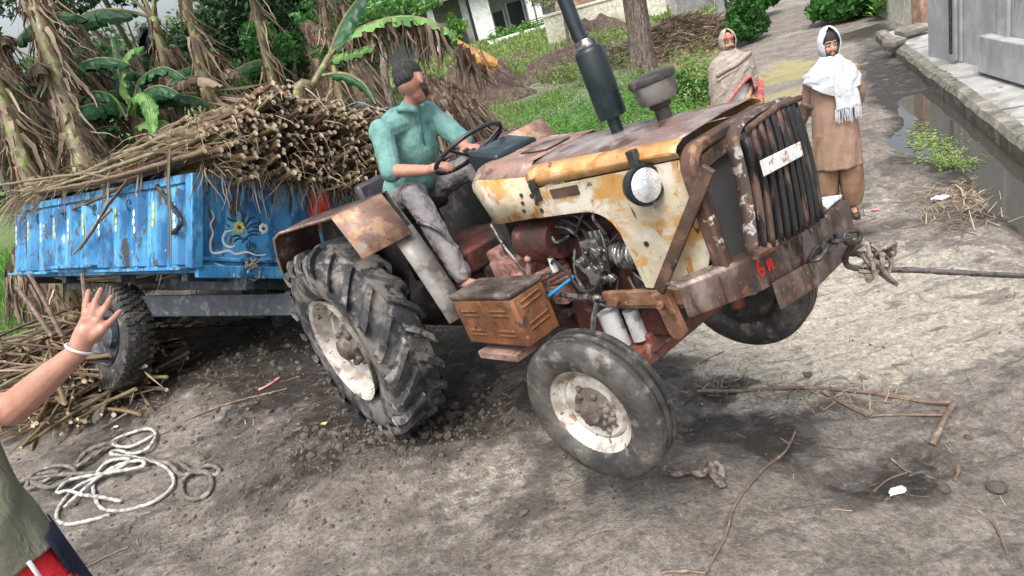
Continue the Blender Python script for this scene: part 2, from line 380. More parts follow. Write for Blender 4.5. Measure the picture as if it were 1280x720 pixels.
M['bstem'] = surf('banana_stem', (.15, .21, .05), [((.36, .34, .10), 4, .53, .66, (3, 3, .4)), ((.15, .105, .065), 5, .40, .54, (3, 3, .3)), ((.05, .035, .025), 9, .6, .68, (3, 3, .4))], .5, 0, .25, 5, .3, 40)
M['sheath'] = leafm('dry_banana_sheath', [(.05, .035, .026), (.18, .125, .085), (.36, .27, .19), (.55, .45, .34)], .8, .1, 4)
M['weed'] = leafm('fresh_weed_leaf', [(.045, .13, .025), (.10, .25, .045), (.18, .36, .08), (.27, .42, .13)], .55, .3, 1.5)
M['grass'] = leafm('field_grass', [(.08, .13, .035), (.15, .24, .06), (.24, .32, .10), (.35, .34, .16)], .6, .25, .8)
M['bushl'] = leafm('bush_leaf', [(.02, .07, .015), (.045, .15, .03), (.09, .25, .05)], .5, .25, 1.2)
M['darktree'] = leafm('dark_tree_leaf', [(.010, .028, .012), (.022, .06, .02), (.05, .11, .035)], .55, .2, 1.2)
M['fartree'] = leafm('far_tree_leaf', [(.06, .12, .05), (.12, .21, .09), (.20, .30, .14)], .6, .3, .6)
M['bark'] = surf('furrowed_bark', (.17, .135, .11), [((.06, .045, .035), 7, .48, .58, (4, 4, .5), 1), ((.28, .235, .2), 12, .57, .68, (4, 4, .5))], .85, 0, .3, 6, 1.0, 14, .03)
M['skin'] = surf('tanned_skin', (.40, .205, .145), [((.28, .13, .09), 9, .5, .68), ((.46, .22, .17), 26, .56, .7)], .5, 0, .12, 20, .15, 120, .002)
M['skind'] = surf('brown_skin', (.45, .25, .165), [((.27, .13, .08), 12, .5, .68)], .5, 0, .12, 20, .15, 120, .002)
for k in ('skin', 'skind'):
    b = [n for n in M[k].node_tree.nodes if n.type == 'BSDF_PRINCIPLED'][0]; b.inputs['Subsurface Weight'].default_value = .12; b.inputs['Subsurface Radius'].default_value = (.02, .008, .004)
M['hair'] = surf('black_hair', (.012, .011, .010), [((.045, .042, .04), 90, .5, .62, (1, 1, .3), 1)], .6, 0, .3, 60, 1, 110, .012)
M['beard'] = surf('greying_beard', (.035, .028, .024), [((.28, .26, .24), 60, .56, .66)], .8, 0, .3, 60, 1, 200, .006)
M['eyew'] = surf('eye_white', (.5, .46, .42), [], .3, 0, .05, 8, 0)
def cloth(name, col, layers=(), wv=260, bump=.15, rough=.85, fold=9, fdist=.02):
    m_, t, b, out = nt(name); tc = t.nodes.new('ShaderNodeTexCoord').outputs['Object']
    f = ramp(t, noise(t, tc, 9, 5), .3, .7, .85, 1.12); c = mixc(t, 1., col, f, 'MULTIPLY')
    for L in layers:
        L = list(L) + [None] * 3; c = mixc(t, ramp(t, noise(t, tc, L[1], 5, 0, L[4]), L[2], L[3]), c, L[0])
    t.links.new(c, b.inputs['Base Color']); b.inputs['Roughness'].default_value = rough; b.inputs['Specular IOR Level'].default_value = .2
    h = mth(t, 'ADD', mth(t, 'MULTIPLY', noise(t, tc, wv, 2), .06), mth(t, 'ADD', noise(t, tc, fold, 3, 1.4, (1, 1, .6)), mth(t, 'MULTIPLY', noise(t, tc, 26, 3, 1.2, (1, 1, .45)), .30))); bumpn(t, b, h, .8, fdist)
    return m_
M['shirt'] = cloth('pale_teal_shirt', (.145, .285, .26), [((.10, .22, .205), 14, .5, .62)], fold=8)
M['collar'] = cloth('dark_teal_placket', (.05, .13, .13))
M['trouser'] = cloth('grey_trousers', (.20, .185, .19), [((.11, .10, .10), 9, .54, .66)], fold=9)
M['kameez'] = cloth('brown_kameez', (.29, .195, .145), [], fold=6)
M['shalwar'] = cloth('brown_shalwar', (.25, .155, .10), [], fold=6)
M['scarf'] = cloth('white_cotton_scarf', (.54, .56, .60), [], fold=12, fdist=.012)
M['shawl'] = cloth('beige_wool_shawl', (.36, .31, .265), [((.28, .235, .2), 30, .5, .62)], fold=8)
M['shawlred'] = cloth('red_shawl_border', (.52, .13, .12), [((.6, .3, .26), 30, .5, .62)])
M['whitecloth'] = cloth('white_kurta', (.70, .69, .71))
M['olive'] = cloth('olive_grey_tshirt', (.16, .16, .115))
M['redsh'] = cloth('red_shorts', (.55, .025, .035))
M['navy'] = cloth('navy_shorts_panel', (.02, .025, .045))
M['shoe'] = surf('dark_sandal_leather', (.04, .028, .022), [], .5)
M['ropew'] = surf('white_nylon_rope', (.46, .45, .42), [((.22, .20, .175), 14, .46, .62)], .75, 0, .15, 20, .6, 150, .003)
M['roped'] = surf('mud_soaked_rope', (.13, .115, .10), [((.26, .24, .21), 14, .52, .66)], .75, 0, .2, 20, .6, 150, .003)
M['cable'] = surf('steel_cable', (.17, .155, .145), [((.07, .05, .04), 20, .52, .62)], .5, .5, .2, 20, .4, 150)
M['rag'] = surf('frayed_rag', (.23, .195, .165), [((.08, .06, .05), 14, .48, .6), ((.42, .38, .33), 24, .6, .68)], .9, 0, .3, 20, .8, 60, .01)
M['stick'] = surf('brown_stick', (.16, .11, .08), [((.27, .21, .16), 14, .52, .64)], .7, 0, .3, 18, .6, 60)
M['stone'] = surf('grey_stone', (.17, .155, .135), [((.28, .26, .235), 7, .52, .66)], .85, 0, .25, 6, .8, 30, .02)
M['clod'] = surf('mud_clod', (.085, .070, .058), [((.14, .12, .10), 6, .48, .66)], .85, 0, .25, 9, .6, 60, .01)
M['soil'] = surf('turned_dark_soil', (.085, .058, .045), [((.15, .10, .08), 5, .5, .64)], .95, 0, .35, 6, 1, 12, .08)
M['plastic'] = surf('white_plastic_litter', (.58, .58, .56), [], .35)
M['pinkp'] = surf('pink_plastic_litter', (.75, .25, .27), [], .45)
M['blackp'] = surf('black_plastic_sheet', (.012, .013, .016), [], .3, 0, .2, 8, .6, 12, .03)
M['greyp'] = surf('clear_grey_plastic_sheet', (.25, .30, .33), [((.45, .5, .52), 6, .5, .64)], .25, 0, .2, 5, .6, 12, .03)
M['lens'] = surf('headlamp_glass', (.80, .83, .86), [((.55, .58, .62), 30, .5, .6, (1, 1, 6))], .12, .55, .1, 12, .5, 60, .006)
M['concrete'] = surf('weathered_concrete', (.36, .36, .345), [((.24, .235, .22), 1.6, .48, .62), ((.15, .145, .13), 3.4, .57, .68), ((.46, .46, .44), 6, .58, .68)], .75, 0, .2, 3, .4, 25, .01)
M['kerbm'] = surf('mossy_kerb', (.17, .16, .13), [((.30, .285, .25), 4, .5, .62), ((.10, .13, .05), 5, .58, .66), ((.06, .055, .048), 8, .54, .64)], .8, 0, .3, 6, .7, 20, .02)
M['wallm'] = surf('streaked_grey_wall', (.42, .43, .43), [((.33, .335, .33), 2.0, .44, .66, (1.4, 1.4, .7)), ((.50, .51, .51), 3, .55, .70, (1.5, 1.5, .8)), ((.20, .20, .19), 2.6, .60, .72, (1.5, 1.5, .5), .6)], .7, 0, .15, 3, .3, 20, .008)
M['housew'] = surf('grey_plaster', (.40, .41, .41), [((.30, .30, .30), 1.2, .5, .65)], .8)
M['whitew'] = surf('whitewashed_plaster', (.78, .79, .78), [((.6, .6, .58), 2, .55, .68)], .8)
M['creamw'] = surf('cream_boundary_plaster', (.60, .59, .48), [((.44, .42, .33), .9, .52, .64)], .85)
M['roofm'] = surf('grey_roof_slab', (.30, .295, .285), [((.2, .19, .18), 1.5, .5, .65)], .8)
M['darkwin'] = surf('dark_doorway', (.02, .028, .036), [], .35)
M['brick'] = surf('dull_brick', (.30, .17, .12), [((.40, .33, .28), 3, .5, .62)], .85)
# ------------------------------------------------------------------ light
w = bpy.data.worlds.new('World'); SC.world = w; w.use_nodes = True; wt = w.node_tree
bg = wt.nodes['Background']; sky = wt.nodes.new('ShaderNodeTexSky'); sky.sky_type = 'NISHITA'; sky.sun_disc = False
SUN_EL, SUN_AZ = rad(62), rad(205)
sky.sun_elevation = SUN_EL; sky.sun_rotation = SUN_AZ; sky.air_density = 1.0; sky.dust_density = 6.0; sky.ozone_density = 1.0
hs = wt.nodes.new('ShaderNodeHueSaturation'); hs.inputs['Saturation'].default_value = .55
wt.links.new(sky.outputs[0], hs.inputs['Color']); hs.inputs['Value'].default_value = 1.5; wt.links.new(hs.outputs[0], bg.inputs[0]); bg.inputs[1].default_value = 0.15
ld = bpy.data.lights.new('sun', 'SUN'); ld.energy = 1.35; ld.angle = rad(22); ld.color = (1, .97, .92)
lo = bpy.data.objects.new('sun', ld); COL.objects.link(lo)
sd = Vector((math.sin(SUN_AZ) * math.cos(SUN_EL), math.cos(SUN_AZ) * math.cos(SUN_EL), math.sin(SUN_EL)))
lo.rotation_euler = sd.to_track_quat('Z', 'Y').to_euler(); lo.location = sd * 50
SC.view_settings.view_transform = 'Standard'; SC.view_settings.look = 'None'; SC.view_settings.exposure = EXPO; SC.view_settings.gamma = 1
try: SC.view_settings.use_curve_mapping = False
except Exception: pass

# ------------------------------------------------------------------ terrain
FB = [gp(x, y, -.2) for x, y in ((560, 262), (640, 232), (760, 215), (850, 212), (902, 168), (925, 110), (940, 62), (942, 30), (935, 4))]
_fy = np.array([p.y for p in FB]); _fx = np.array([p.x for p in FB]); _o = np.argsort(_fy); _fy = _fy[_o]; _fx = _fx[_o]
def field_d(x, y):      # positive: inside the field, left of the road
    return np.interp(y, _fy, _fx) - x
def axis(lo, hi, c, n, k):
    t = np.linspace(-1, 1, n); a = math.asinh((lo - c) / k); b = math.asinh((hi - c) / k)
    return c + k * np.sinh(a + (t + 1) / 2 * (b - a))
X = axis(-260, 260, .0, 860, 2.0); Y = axis(-40, 420, 3.6, 860, 2.0)
XX, YY = np.meshgrid(X, Y); ZZ = hgt(XX, YY); GRID.update(x=X, y=Y, z=ZZ)
nx, ny = len(X), len(Y)
vs = np.stack([XX.ravel(), YY.ravel(), ZZ.ravel()], 1)
idx = np.arange(nx * ny).reshape(ny, nx)
fs = np.stack([idx[:-1, :-1], idx[:-1, 1:], idx[1:, 1:], idx[1:, :-1]], -1).reshape(-1, 4)
me = bpy.data.meshes.new('ground'); me.vertices.add(len(vs)); me.vertices.foreach_set('co', vs.ravel())
me.loops.add(fs.size); me.loops.foreach_set('vertex_index', fs.ravel()); me.polygons.add(len(fs)); me.polygons.foreach_set('loop_start', np.arange(len(fs)) * 4)
me.polygons.foreach_set('loop_total', np.full(len(fs), 4)); me.polygons.foreach_set('use_smooth', np.ones(len(fs), bool)); me.update()
x = XX.ravel(); y = YY.ravel()
fd = field_d(x, y)
n1 = fbm(x, y, 1.3, 5, 31); n2 = fbm(x, y, .5, 4, 47); n3 = fbm(x, y, 3.5, 4, 53)
ch = sst(-.95, -.25, kerb_s(x, y)) * (1 - sst(.4, .7, kerb_s(x, y))) * (y < 16)
def gq(px, py, sx, sy=None, a=0, z=-.1):
    p = gp(px, py, z); return gauss(x, y, p.x, p.y, sx, sy, a)
wet_dark = .24 + 1.7 * n1 + .5 * n2
wet_dark += .75 * gauss(x, y, -2.3, 6.0, 1.9, 1.2, .6) + .35 * gauss(x, y, -1.5, 3.95, 1.1, .55, -.4)
wet_dark += .65 * gauss(x, y, .3, 4.3, 1.6, .8, -.5) + .9 * ch
wet_dark += 1.0 * gq(900, 500, .8, .22, .35) * (.55 + 2.2 * n3) + .55 * gq(1010, 505, .8, .2, .2) * (.6 + 2.2 * n3) + .6 * gq(980, 560, .30, .25) + .55 * gq(890, 545, .35, .15)
wet_dark += .55 * gq(1130, 590, .5, .16, .35) + .35 * gq(1100, 150, 1.0, 1.6) + .45 * gq(1110, 95, .5, 2.0, -.4) - .35 * gq(960, 40, 2.5, 6)
wet_dark += .25 * gq(700, 650, .6, .2, .3) * (1 + 3 * n3)
wet_dark -= .55 * gauss(x, y, 1.9, 4.4, 1.4, 1.0, .5) + .35 * gauss(x, y, .1, 1.9, 1.3, .5) + .35 * gq(560, 640, .7, .35) + .3 * gq(200, 560, .8, .4) + .5 * gq(1150, 400, .9, .8)
green = sst(-.1, .9, fd + 2.0 * n1) * (.68 + 1.2 * n2 + .6 * n1)
for _a, _b, _c in ((600, 138, 1.4), (600, 120, 1.5), (700, 88, 2.6), (660, 98, 2.0), (640, 80, 3), (745, 46, 3)): green = green - .9 * gq(_a, _b, _c, _c * 1.1)
green = np.where(y > 6.3, green, 0) * (1 - .9 * np.clip(gq(600, 185, 2.6, 2.2) + gq(860, 55, 3.2, 6) + gq(610, 160, 2, 3), 0, 1))
green = green * (1 - sst(.2, .6, gauss(x, y, -2.3, 8.6, 2.6, 2.2)))
lx = sst(-5.9, -7.2, x + .12 * (y - 7)) * (y > 5) * (1 - sst(.3, .7, gauss(x, y, -2.3, 8.6, 2.8, 2.2))); green = np.maximum(green, lx * .8)
wet_dark += 1.2 * gauss(x, y, -2.5, 8.6, 2.8, 2.4) + .5 * gauss(x, y, -1.9, 6.2, 1.6, 1.1) + .35 * gauss(x, y, -.9, 4.1, .7, .5)  # plain darkening of the ground under and behind the trailer and by the wheel
algae = (gq(960, 95, 1.4, 2.6, -.5) + gq(1030, 80, 1.2, 2.2, -.4) * .8 + gq(940, 130, .8, 1.5) * .8 + gq(1165, 190, .8, .5) * .35) * (.45 + 2.4 * n1) * (y > 6)
straw = sst(0, .8, fd) * np.clip(gq(600, 185, 2.4, 1.8) + gq(860, 55, 3.5, 6) + gq(520, 200, 3, 2) , 0, 1) * (.75 + 1.5 * n1) + .5 * sst(-1.0, 1.2, fd) * (y > 9) * np.clip(.25 + 1.6 * n2, 0, 1)
pale = .3 + 1.2 * fbm(x, y, .8, 5, 77) + .62 * gauss(x, y, 1.9, 4.4, 1.5, 1.1, .5) + .35 * gq(1150, 400, 1, .8) + .25 * gq(560, 640, .7, .35)
for a_, arr in (('mud', (wet_dark, green, pale)), ('tint', (algae, straw, algae * 0))):
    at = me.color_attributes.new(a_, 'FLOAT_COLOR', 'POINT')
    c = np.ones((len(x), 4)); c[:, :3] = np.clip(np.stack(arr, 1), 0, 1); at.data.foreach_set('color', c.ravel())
m_, t, b, out = nt('mud_ground'); tc = t.nodes.new('ShaderNodeTexCoord').outputs['Object']
def attr(n):
    a = t.nodes.new('ShaderNodeAttribute'); a.attribute_name = n; s = t.nodes.new('ShaderNodeSeparateColor'); t.links.new(a.outputs[0], s.inputs[0]); return s.outputs
A1 = attr('mud'); A2 = attr('tint')
def soft(f, n_scale, amt, lo=.35, hi=.65, det=6, st=None):
    nn = noise(t, tc, n_scale, det, .3, st); v = mth(t, 'ADD', f, mth(t, 'MULTIPLY', mth(t, 'SUBTRACT', nn, .5), amt)); return ramp(t, v, lo, hi)
big = noise(t, tc, 2.6, 8, .3, None, .65)
c = mixc(t, ramp(t, big, .35, .65), (.215, .189, .162), (.34, .305, .265))
c = mixc(t, soft(A1[2], 5.5, 1.1, .55, .80), c, (.42, .385, .33))
c = mixc(t, soft(A1[2], 9, 1.3, .72, .86), c, (.54, .49, .40))
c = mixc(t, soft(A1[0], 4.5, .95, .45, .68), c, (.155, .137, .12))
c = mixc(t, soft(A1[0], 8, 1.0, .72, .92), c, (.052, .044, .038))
stk = ramp(t, noise(t, tc, 2.6, 10, .9, (1, 3.2, 1), .70), .51, .62); c = mixc(t, mth(t, 'MULTIPLY', stk, .62), c, (.115, .099, .085)); stk = ramp(t, noise(t, tc, 6.0, 9, .8, (1, 2.3, 1), .70), .57, .66); c = mixc(t, mth(t, 'MULTIPLY', stk, .55), c, (.44, .40, .345))
mid = ramp(t, noise(t, tc, 14, 7, .8, None, .68), .36, .64, .80, 1.14); c = mixc(t, 1., c, mid, 'MULTIPLY'); crk = ramp(t, noise(t, tc, 6.5, 9, 1.2, (1, 2.4, 1), .72), .60, .68); c = mixc(t, mth(t, 'MULTIPLY', crk, .38), c, (.10, .078, .067))
fine = ramp(t, noise(t, tc, 38, 6, .5, None, .7), .32, .68, .70, 1.28); fine = mth(t, 'MULTIPLY', fine, ramp(t, noise(t, tc, 130, 4, 0, None, .75), .3, .7, .82, 1.18)); c = mixc(t, 1., c, fine, 'MULTIPLY')
spk = ramp(t, noise(t, tc, 95, 3), .66, .72); c = mixc(t, mth(t, 'MULTIPLY', spk, .6), c, (.05, .04, .035))
spk = ramp(t, noise(t, tc, 70, 3), .70, .76); c = mixc(t, mth(t, 'MULTIPLY', spk, .6), c, (.5, .45, .37))
c = mixc(t, mth(t, 'MULTIPLY', soft(A2[0], 7, 1.7, .42, 1.0), .75), c, (.42, .37, .16))
c = mixc(t, soft(A2[1], 4, .9, .4, .6), c, (.30, .22, .145))
c = mixc(t, soft(A1[1], 3, .8, .35, .58), c, (.13, .19, .055))
t.links.new(c, b.inputs['Base Color'])
ro = ramp(t, soft(A1[0], 3, .8, .3, .8), 0, 1, .72, .34); t.links.new(ro, b.inputs['Roughness']); b.inputs['Specular IOR Level'].default_value = .35
h = mth(t, 'ADD', noise(t, tc, 9, 9, .4, None, .72), mth(t, 'MULTIPLY', noise(t, tc, 40, 6, 0, None, .75), .42)); bumpn(t, b, h, 1.0, .065)
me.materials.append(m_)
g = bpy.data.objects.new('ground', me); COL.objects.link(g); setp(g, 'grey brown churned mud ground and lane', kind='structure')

# water in the drain beside the kerb
wm, t, b, out = nt('still_muddy_water'); b.inputs['Base Color'].default_value = (.055, .052, .045, 1); b.inputs['Roughness'].default_value = .045; b.inputs['Specular IOR Level'].default_value = .7
tc = t.nodes.new('ShaderNodeTexCoord').outputs['Object']; bumpn(t, b, noise(t, tc, 5, 3), .06, .01)
mb = MB(); pts = []
for tt, s0 in ((-3.2, -1.5), (0, -1.5), (2.5, -1.6), (5.5, -1.2)):
    pts.append((K0 + KD * tt + KN * s0, K0 + KD * tt + KN * .05))
mb.grid([[(a.x, a.y, WATER_Z), (b_.x, b_.y, WATER_Z)] for a, b_ in pts]); setp(mb.build('water', wm), 'still brown water lying in the drain along the kerb', kind='structure')

# raised pavement with kerb
def along(tt, s, z): p = K0 + KD * tt + KN * s; return (p.x, p.y, z)
PZ = -.035
mb = MB(); joints = [-3.5, -.15, 2.45, 4.3, 5.2, 7.2, 9.6]
for i in range(len(joints) - 1):
    a, b_ = joints[i] + .012, joints[i + 1] - .012; dz = random.uniform(-.03, .03); rows = []
    n = 12
    for j in range(n + 1):
        tt = a + (b_ - a) * j / n; row = []
        for s in (.17, .5, .9, 1.3, 1.8, 2.6, 3.3):
            row.append(along(tt, s + (.03 * random.uniform(-1, 1) if s == .17 else 0), PZ + dz + .02 * float(fbm(tt, s, 1.2, 3, 8)) + .01 * s))
        rows.append(row)
    mb.grid(rows)
    mb.add([along(a, .16, -.5), along(a, 3.3, -.5), along(a, 3.3, PZ + dz), along(a, .16, PZ + dz), ], [(0, 1, 2, 3)])
o = mb.build('pavement', M['concrete'], solid=0); setp(o, 'raised weathered concrete pavement slabs beside the drain', kind='structure')
mb = MB(); rows = []
for j in range(200):
    tt = -3.6 + 13.3 * j / 199; e = .05 * float(fbm(tt, 0, 2.2, 4, 61)); e2 = .03 * float(fbm(tt, 3, 5, 3, 62))
    rows.append([along(tt, .02 + e, -.6), along(tt, .0 + e, -.12), along(tt, -.01 + e, PZ - .05 + e2), along(tt, .03 + e, PZ + .015 + e2), along(tt, .17 + e * .4, PZ + .02 + e2), along(tt, .19, PZ - .04), along(tt, .2, -.6)])
mb.grid(rows); o = mb.build('kerb', M['kerbm']); setp(o, 'chipped mossy concrete kerb edging the drain', kind='structure')

# grey compound wall on the right with pilaster panels
def wallpart(a, b_, name='wall_panel'): pass
WA = Vector((7.55, 10.9, 0)); WB = Vector((6.42, 6.6, 0)); WD = (WB - WA).normalized(); WN = Vector((WD.y, -WD.x, 0))
if WN.x > 0: WN = -WN
root = empty('compound_wall', (WA.x, WA.y, PZ), 'tall streaked grey compound wall with pilasters at the right edge of the picture', 'wall')
def wq(u, s, z): p = WA + WD * u + WN * s; return Vector((p.x, p.y, z)) - Vector((WA.x, WA.y, PZ))
def wbox(mb, u0, u1, s0, s1, z0, z1):
    vs_ = [wq(u, s, z) for u in (u0, u1) for s in (s0, s1) for z in (z0, z1)]
    mb.add(vs_, [(0, 1, 3, 2), (4, 6, 7, 5), (0, 4, 5, 1), (2, 3, 7, 6), (0, 2, 6, 4), (1, 5, 7, 3)])
mb = MB(); wbox(mb, 0, 5.5, -.25, 0, -.5, 2.9); mb.build('wall_body', M['wallm'], root, bevel=.01)
for u0, u1, s1 in ((.98, 1.12, .05), (1.2, 1.27, .04), (2.35, 2.6, .05), (3.3, 3.5, .05)):
    mb = MB(); wbox(mb, u0, u1, 0.002, s1, 0, 2.9); mb.build('pilaster', M['wallm'], root, bevel=.01)
mb = MB(); wbox(mb, 2.1, 5.5, 0.003, .16, 0, .48); mb.build('plinth', M['wallm'], root, bevel=.015)
mb = MB(); mb.tube([wq(1.02, .07, .1), wq(1.03, .075, 1.5), wq(1.0, .07, 2.8)], .022, 8); mb.build('drain_pipe', M['darkmetal'], root)
# low far wall and gate posts further up the lane
root = empty('gate_wall', (9.6, 14.2, PZ), 'low pale wall with brown gate pillar far up the lane at right', 'wall')
mb = MB(); mb.box((.6, 1.6, .7), (.2, 3.4, 1.9), Matrix.Rotation(-.35, 3, 'Z')); mb.build('wall_body', M['creamw'], root, bevel=.02)
mb = MB(); mb.box((-.05, -.3, .8), (.32, .32, 2.2)); mb.build('pillar', M['brick'], root, bevel=.02)
mb = MB(); mb.box((1.5, 6.0, .9), (.25, 5, 2.2), Matrix.Rotation(-.35, 3, 'Z')); mb.build('rear_wall', M['wallm'], root, bevel=.02)
# far end of the lane: low wall and strip of kerb
root = empty('lane_end_wall', gp(1000, 2, -.2), 'low pale wall closing the far end of the lane', 'wall')
pA = gp(925, 8, -.2); pB = gp(1080, -25, -.2); cen = root.location
mb = MB(); mb.beam(pA - cen + Vector((0, 2.5, .5)), pB - cen + Vector((0, 2.5, .5)), .3, 1.6); mb.build('wall_body', M['creamw'], root)
mb = MB(); mb.beam(pA - cen + Vector((0, 1.6, .1)), pB - cen + Vector((0, 1.6, .1)), .5, .35); mb.build('step', M['concrete'], root)

# slab bits lying on the kerb end
for k, (px, py, s) in enumerate(((1142, 44, .34), (1118, 60, .24))):
    p = gp(px, py, PZ); mb = MB(); mb.box((0, 0, 0), (s * 1.6, s, .10), Matrix.Rotation(.5 * k, 3, 'Z') @ Matrix.Rotation(.12, 3, 'X'))
    o = mb.build('broken_slab', M['concrete'], bevel=.02); o.location = (p.x, p.y, PZ + .1)
    o.data.materials[0] = M['stone']; setp(o, ['larger broken concrete slab on the far pavement', 'smaller broken concrete slab at the kerb corner'][k], 'slab')

# ------------------------------------------------------------------ house in the distance
HY = 60.
hp = gp(545, 10, -.2)
root = empty('bungalow', (1.5, HY, 0.0), 'white porched grey bungalow beyond the field', 'house')
def hx(px, py, y):      # world x,z where the pixel's ray meets depth plane y
    d = (px - 640) / FPX * C_R + (py - 360) / FPX * C_D + C_F; k = y / d.y; q = C_O + d * k; return q.x - 1.5, q.z
B0 = -.6
def hb(name, mat, x0, x1, y0, y1, z0, z1, par=None, bev=.03):
    mb = MB(); mb.box(((x0 + x1) / 2, (y0 + y1) / 2, (z0 + z1) / 2), (x1 - x0, y1 - y0, z1 - z0)); return mb.build(name, mat, par or root, bevel=bev)
hb('wall_body', M['housew'], -13, 14, 3.2, 12, B0 - 1, 3.6)
hb('porch_floor', M['housew'], -13, 14, -.6, 3.2, B0 - 1, B0)
hb('roof', M['roofm'], -14, 15, -1.2, 13, 3.6, 4.0)
for px in (597, 605, 613, 667, 677, 541):
    x_, z_ = hx(px, 30, HY)
    hb('column', M['whitew'], x_ - .26, x_ + .26, -.26, .26, B0, 3.6)
x0, _ = hx(583, 40, HY); x1, _ = hx(592, 40, HY); hb('pier', M['roofm'], x0, x1 - .02, -.3, .9, B0, 3.6)
for a, b_, z0, z1 in ((617, 630, -.6, 1.7), (637, 656, .1, 2.1)):
    x0, _ = hx(a, 22, HY + 3); x1, _ = hx(b_, 22, HY + 3)
    d = hb('door', M['darkwin'], x0, x1, 3.1, 3.19, max(z0, B0), z1); hb('door_frame', M['whitew'], x0 - .12, x0 - .01, 3.05, 3.19, B0, z1 + .1, d); hb('door_frame', M['whitew'], x1 + .01, x1 + .12, 3.05, 3.19, B0, z1 + .1, d)
x0, _ = hx(549, 28, HY + 3); x1, _ = hx(561, 28, HY + 3)
wn = hb('window', M['whitew'], x0, x1, 3.1, 3.19, .2, 1.9); hb('window_pane', M['darkwin'], (x0 + x1) / 2 + .05, x1 - .1, 3.05, 3.099, .4, 1.7, wn)
hb('panelled_wall', M['whitew'], hx(598, 30, HY + 2)[0], hx(612, 30, HY + 2)[0], 2.0, 2.2, B0, 3.6)
# planter box with pot plants in front
x0, _ = hx(630, 50, HY - 6); x1, _ = hx(666, 50, HY - 6)
root2 = empty('planter_wall', (1.5 + (x0 + x1) / 2, HY - 6, -.7), 'low white planter wall with shrubs before the bungalow porch', 'planter')
L = (x1 - x0) / 2 + 1.2
mb = MB(); mb.box((0, 0, .35), (2 * L, .5, .8)); mb.build('planter', M['whitew'], root2, bevel=.04)
def leafcloud(mb, n, cen, rad3, size, seed=0, flat=False, lobes=None):
    """n small two-triangle leaves through an uneven crown volume"""
    r = np.random.default_rng(seed)
    if lobes is None:
        lobes = [(r.normal(0, .45, 3).clip(-.8, .8), r.uniform(.35, .65)) for _ in range(9)]
    li = r.integers(0, len(lobes), n); d = r.normal(0, 1, (n, 3)); d /= np.linalg.norm(d, axis=1)[:, None]
    rr = r.uniform(.55, 1.0, n) ** .6
    c0 = np.array([lobes[i][0] for i in li]); lr = np.array([lobes[i][1] for i in li])
    p = (c0 + d * (lr * rr)[:, None]) * np.array(rad3) + np.array(cen)
    a = r.normal(0, 1, (n, 3)); a /= np.linalg.norm(a, axis=1)[:, None]; bvec = np.cross(a, r.normal(0, 1, (n, 3))); bvec /= np.linalg.norm(bvec, axis=1)[:, None]
    s = size * r.uniform(.6, 1.4, n)[:, None]
    q = np.stack([p - a * s, p + bvec * s * .38, p + a * s, p - bvec * s * .38], 1).reshape(-1, 3)
    k = len(mb.v); mb.v.extend(map(tuple, q)); mb.f.extend([(k + 4 * i, k + 4 * i + 1, k + 4 * i + 2, k + 4 * i + 3) for i in range(n)]); mb.mi.extend([mb.cur] * n)
    return mb
mb = MB()
for k in range(9): leafcloud(mb, 110, (-L + .4 + (2 * L - .8) * k / 8, 0, .95), (.45, .35, .45), .12, k)
mb.build('shrub', M['weed'], root2, smooth=False, fixn=False)
root2 = empty('pale_shrub', (1.5 + hx(567, 30, HY)[0], HY - 1, B0), 'yellow green shrub beside the bungalow window', 'shrub')
mb = MB(); leafcloud(mb, 900, (0, 0, 1.9), (.8, .6, 1.0), .16, 3); mb.build('foliage', M['orangeleaf'] if 0 else M['weed'], root2, smooth=False, fixn=False)
mb = MB(); mb.tube([(0, 0, -.3), (.05, 0, 1.6)], [.06, .03], 6); mb.build('stem', M['bark'], root2)
# striped pallet leaning in front
p = gp(672, 42, -.5); root2 = empty('slatted_pallet', (p.x, p.y, -.5), 'dark slatted pallet on the grass before the bungalow', 'pallet')
mb = MB()
for k in range(7): mb.beam((-1.1, .3 - .05 * k, .15 + .15 * k), (1.1, .3 - .05 * k, .15 + .15 * k), .1, .06)
mb.build('slat', M['darkmetal'], root2)
mb = MB()
for s in (-1, 1): mb.beam((s * .9, .42, 0), (s * .9, .0, 1.2), .08, .08)
mb.build('side_rail', M['housew'], root2)

# cream boundary wall behind the straw
pa = gp(688, 62, -.3); pb = gp(835, 22, -.3)
def bwall(pa, pb, h, name, lab, mat):
    r_ = empty(name, pa, lab, 'wall'); mb = MB(); v = pb - pa
    mb.beam(Vector((0, 0, h / 2 - .5)), v + Vector((0, 0, h / 2 - .5)), .25, h + 1); mb.build('wall_body', mat, r_, bevel=.02)
    mb = MB(); mb.beam(Vector((0, 0, h + .06)), v + Vector((0, 0, h + .06)), .35, .12); mb.build('coping', mat, r_, bevel=.02); return r_
bwall(pa, pb, 1.5, 'boundary_wall', 'plain cream boundary wall behind the tree trunk', M['creamw'])
bwall(gp(845, 30, -.3), gp(935, -5, -.3), 1.1, 'boundary_wall', 'dark low wall behind the straw heap', M['roofm'])
bwall(gp(735, 45, -.3) + Vector((0, 8, 0)), gp(900, 10, -.3) + Vector((0, 8, 0)), 2.6, 'brick_wall', 'brown brick wall above the cream boundary wall', M['brick'])
# ------------------------------------------------------------------ tractor
def Rl(yaw, pitch, roll):
    return Matrix.Rotation(yaw, 3, 'Z') @ Matrix.Rotation(-pitch, 3, 'Y') @ Matrix.Rotation(roll, 3, 'X')
TR = Rl(rad(-55.57), rad(10.69), rad(1.57)); TT = Vector((-.4721, 4.7329, .7039))
TM = Matrix.Translation(TT) @ TR.to_4x4()
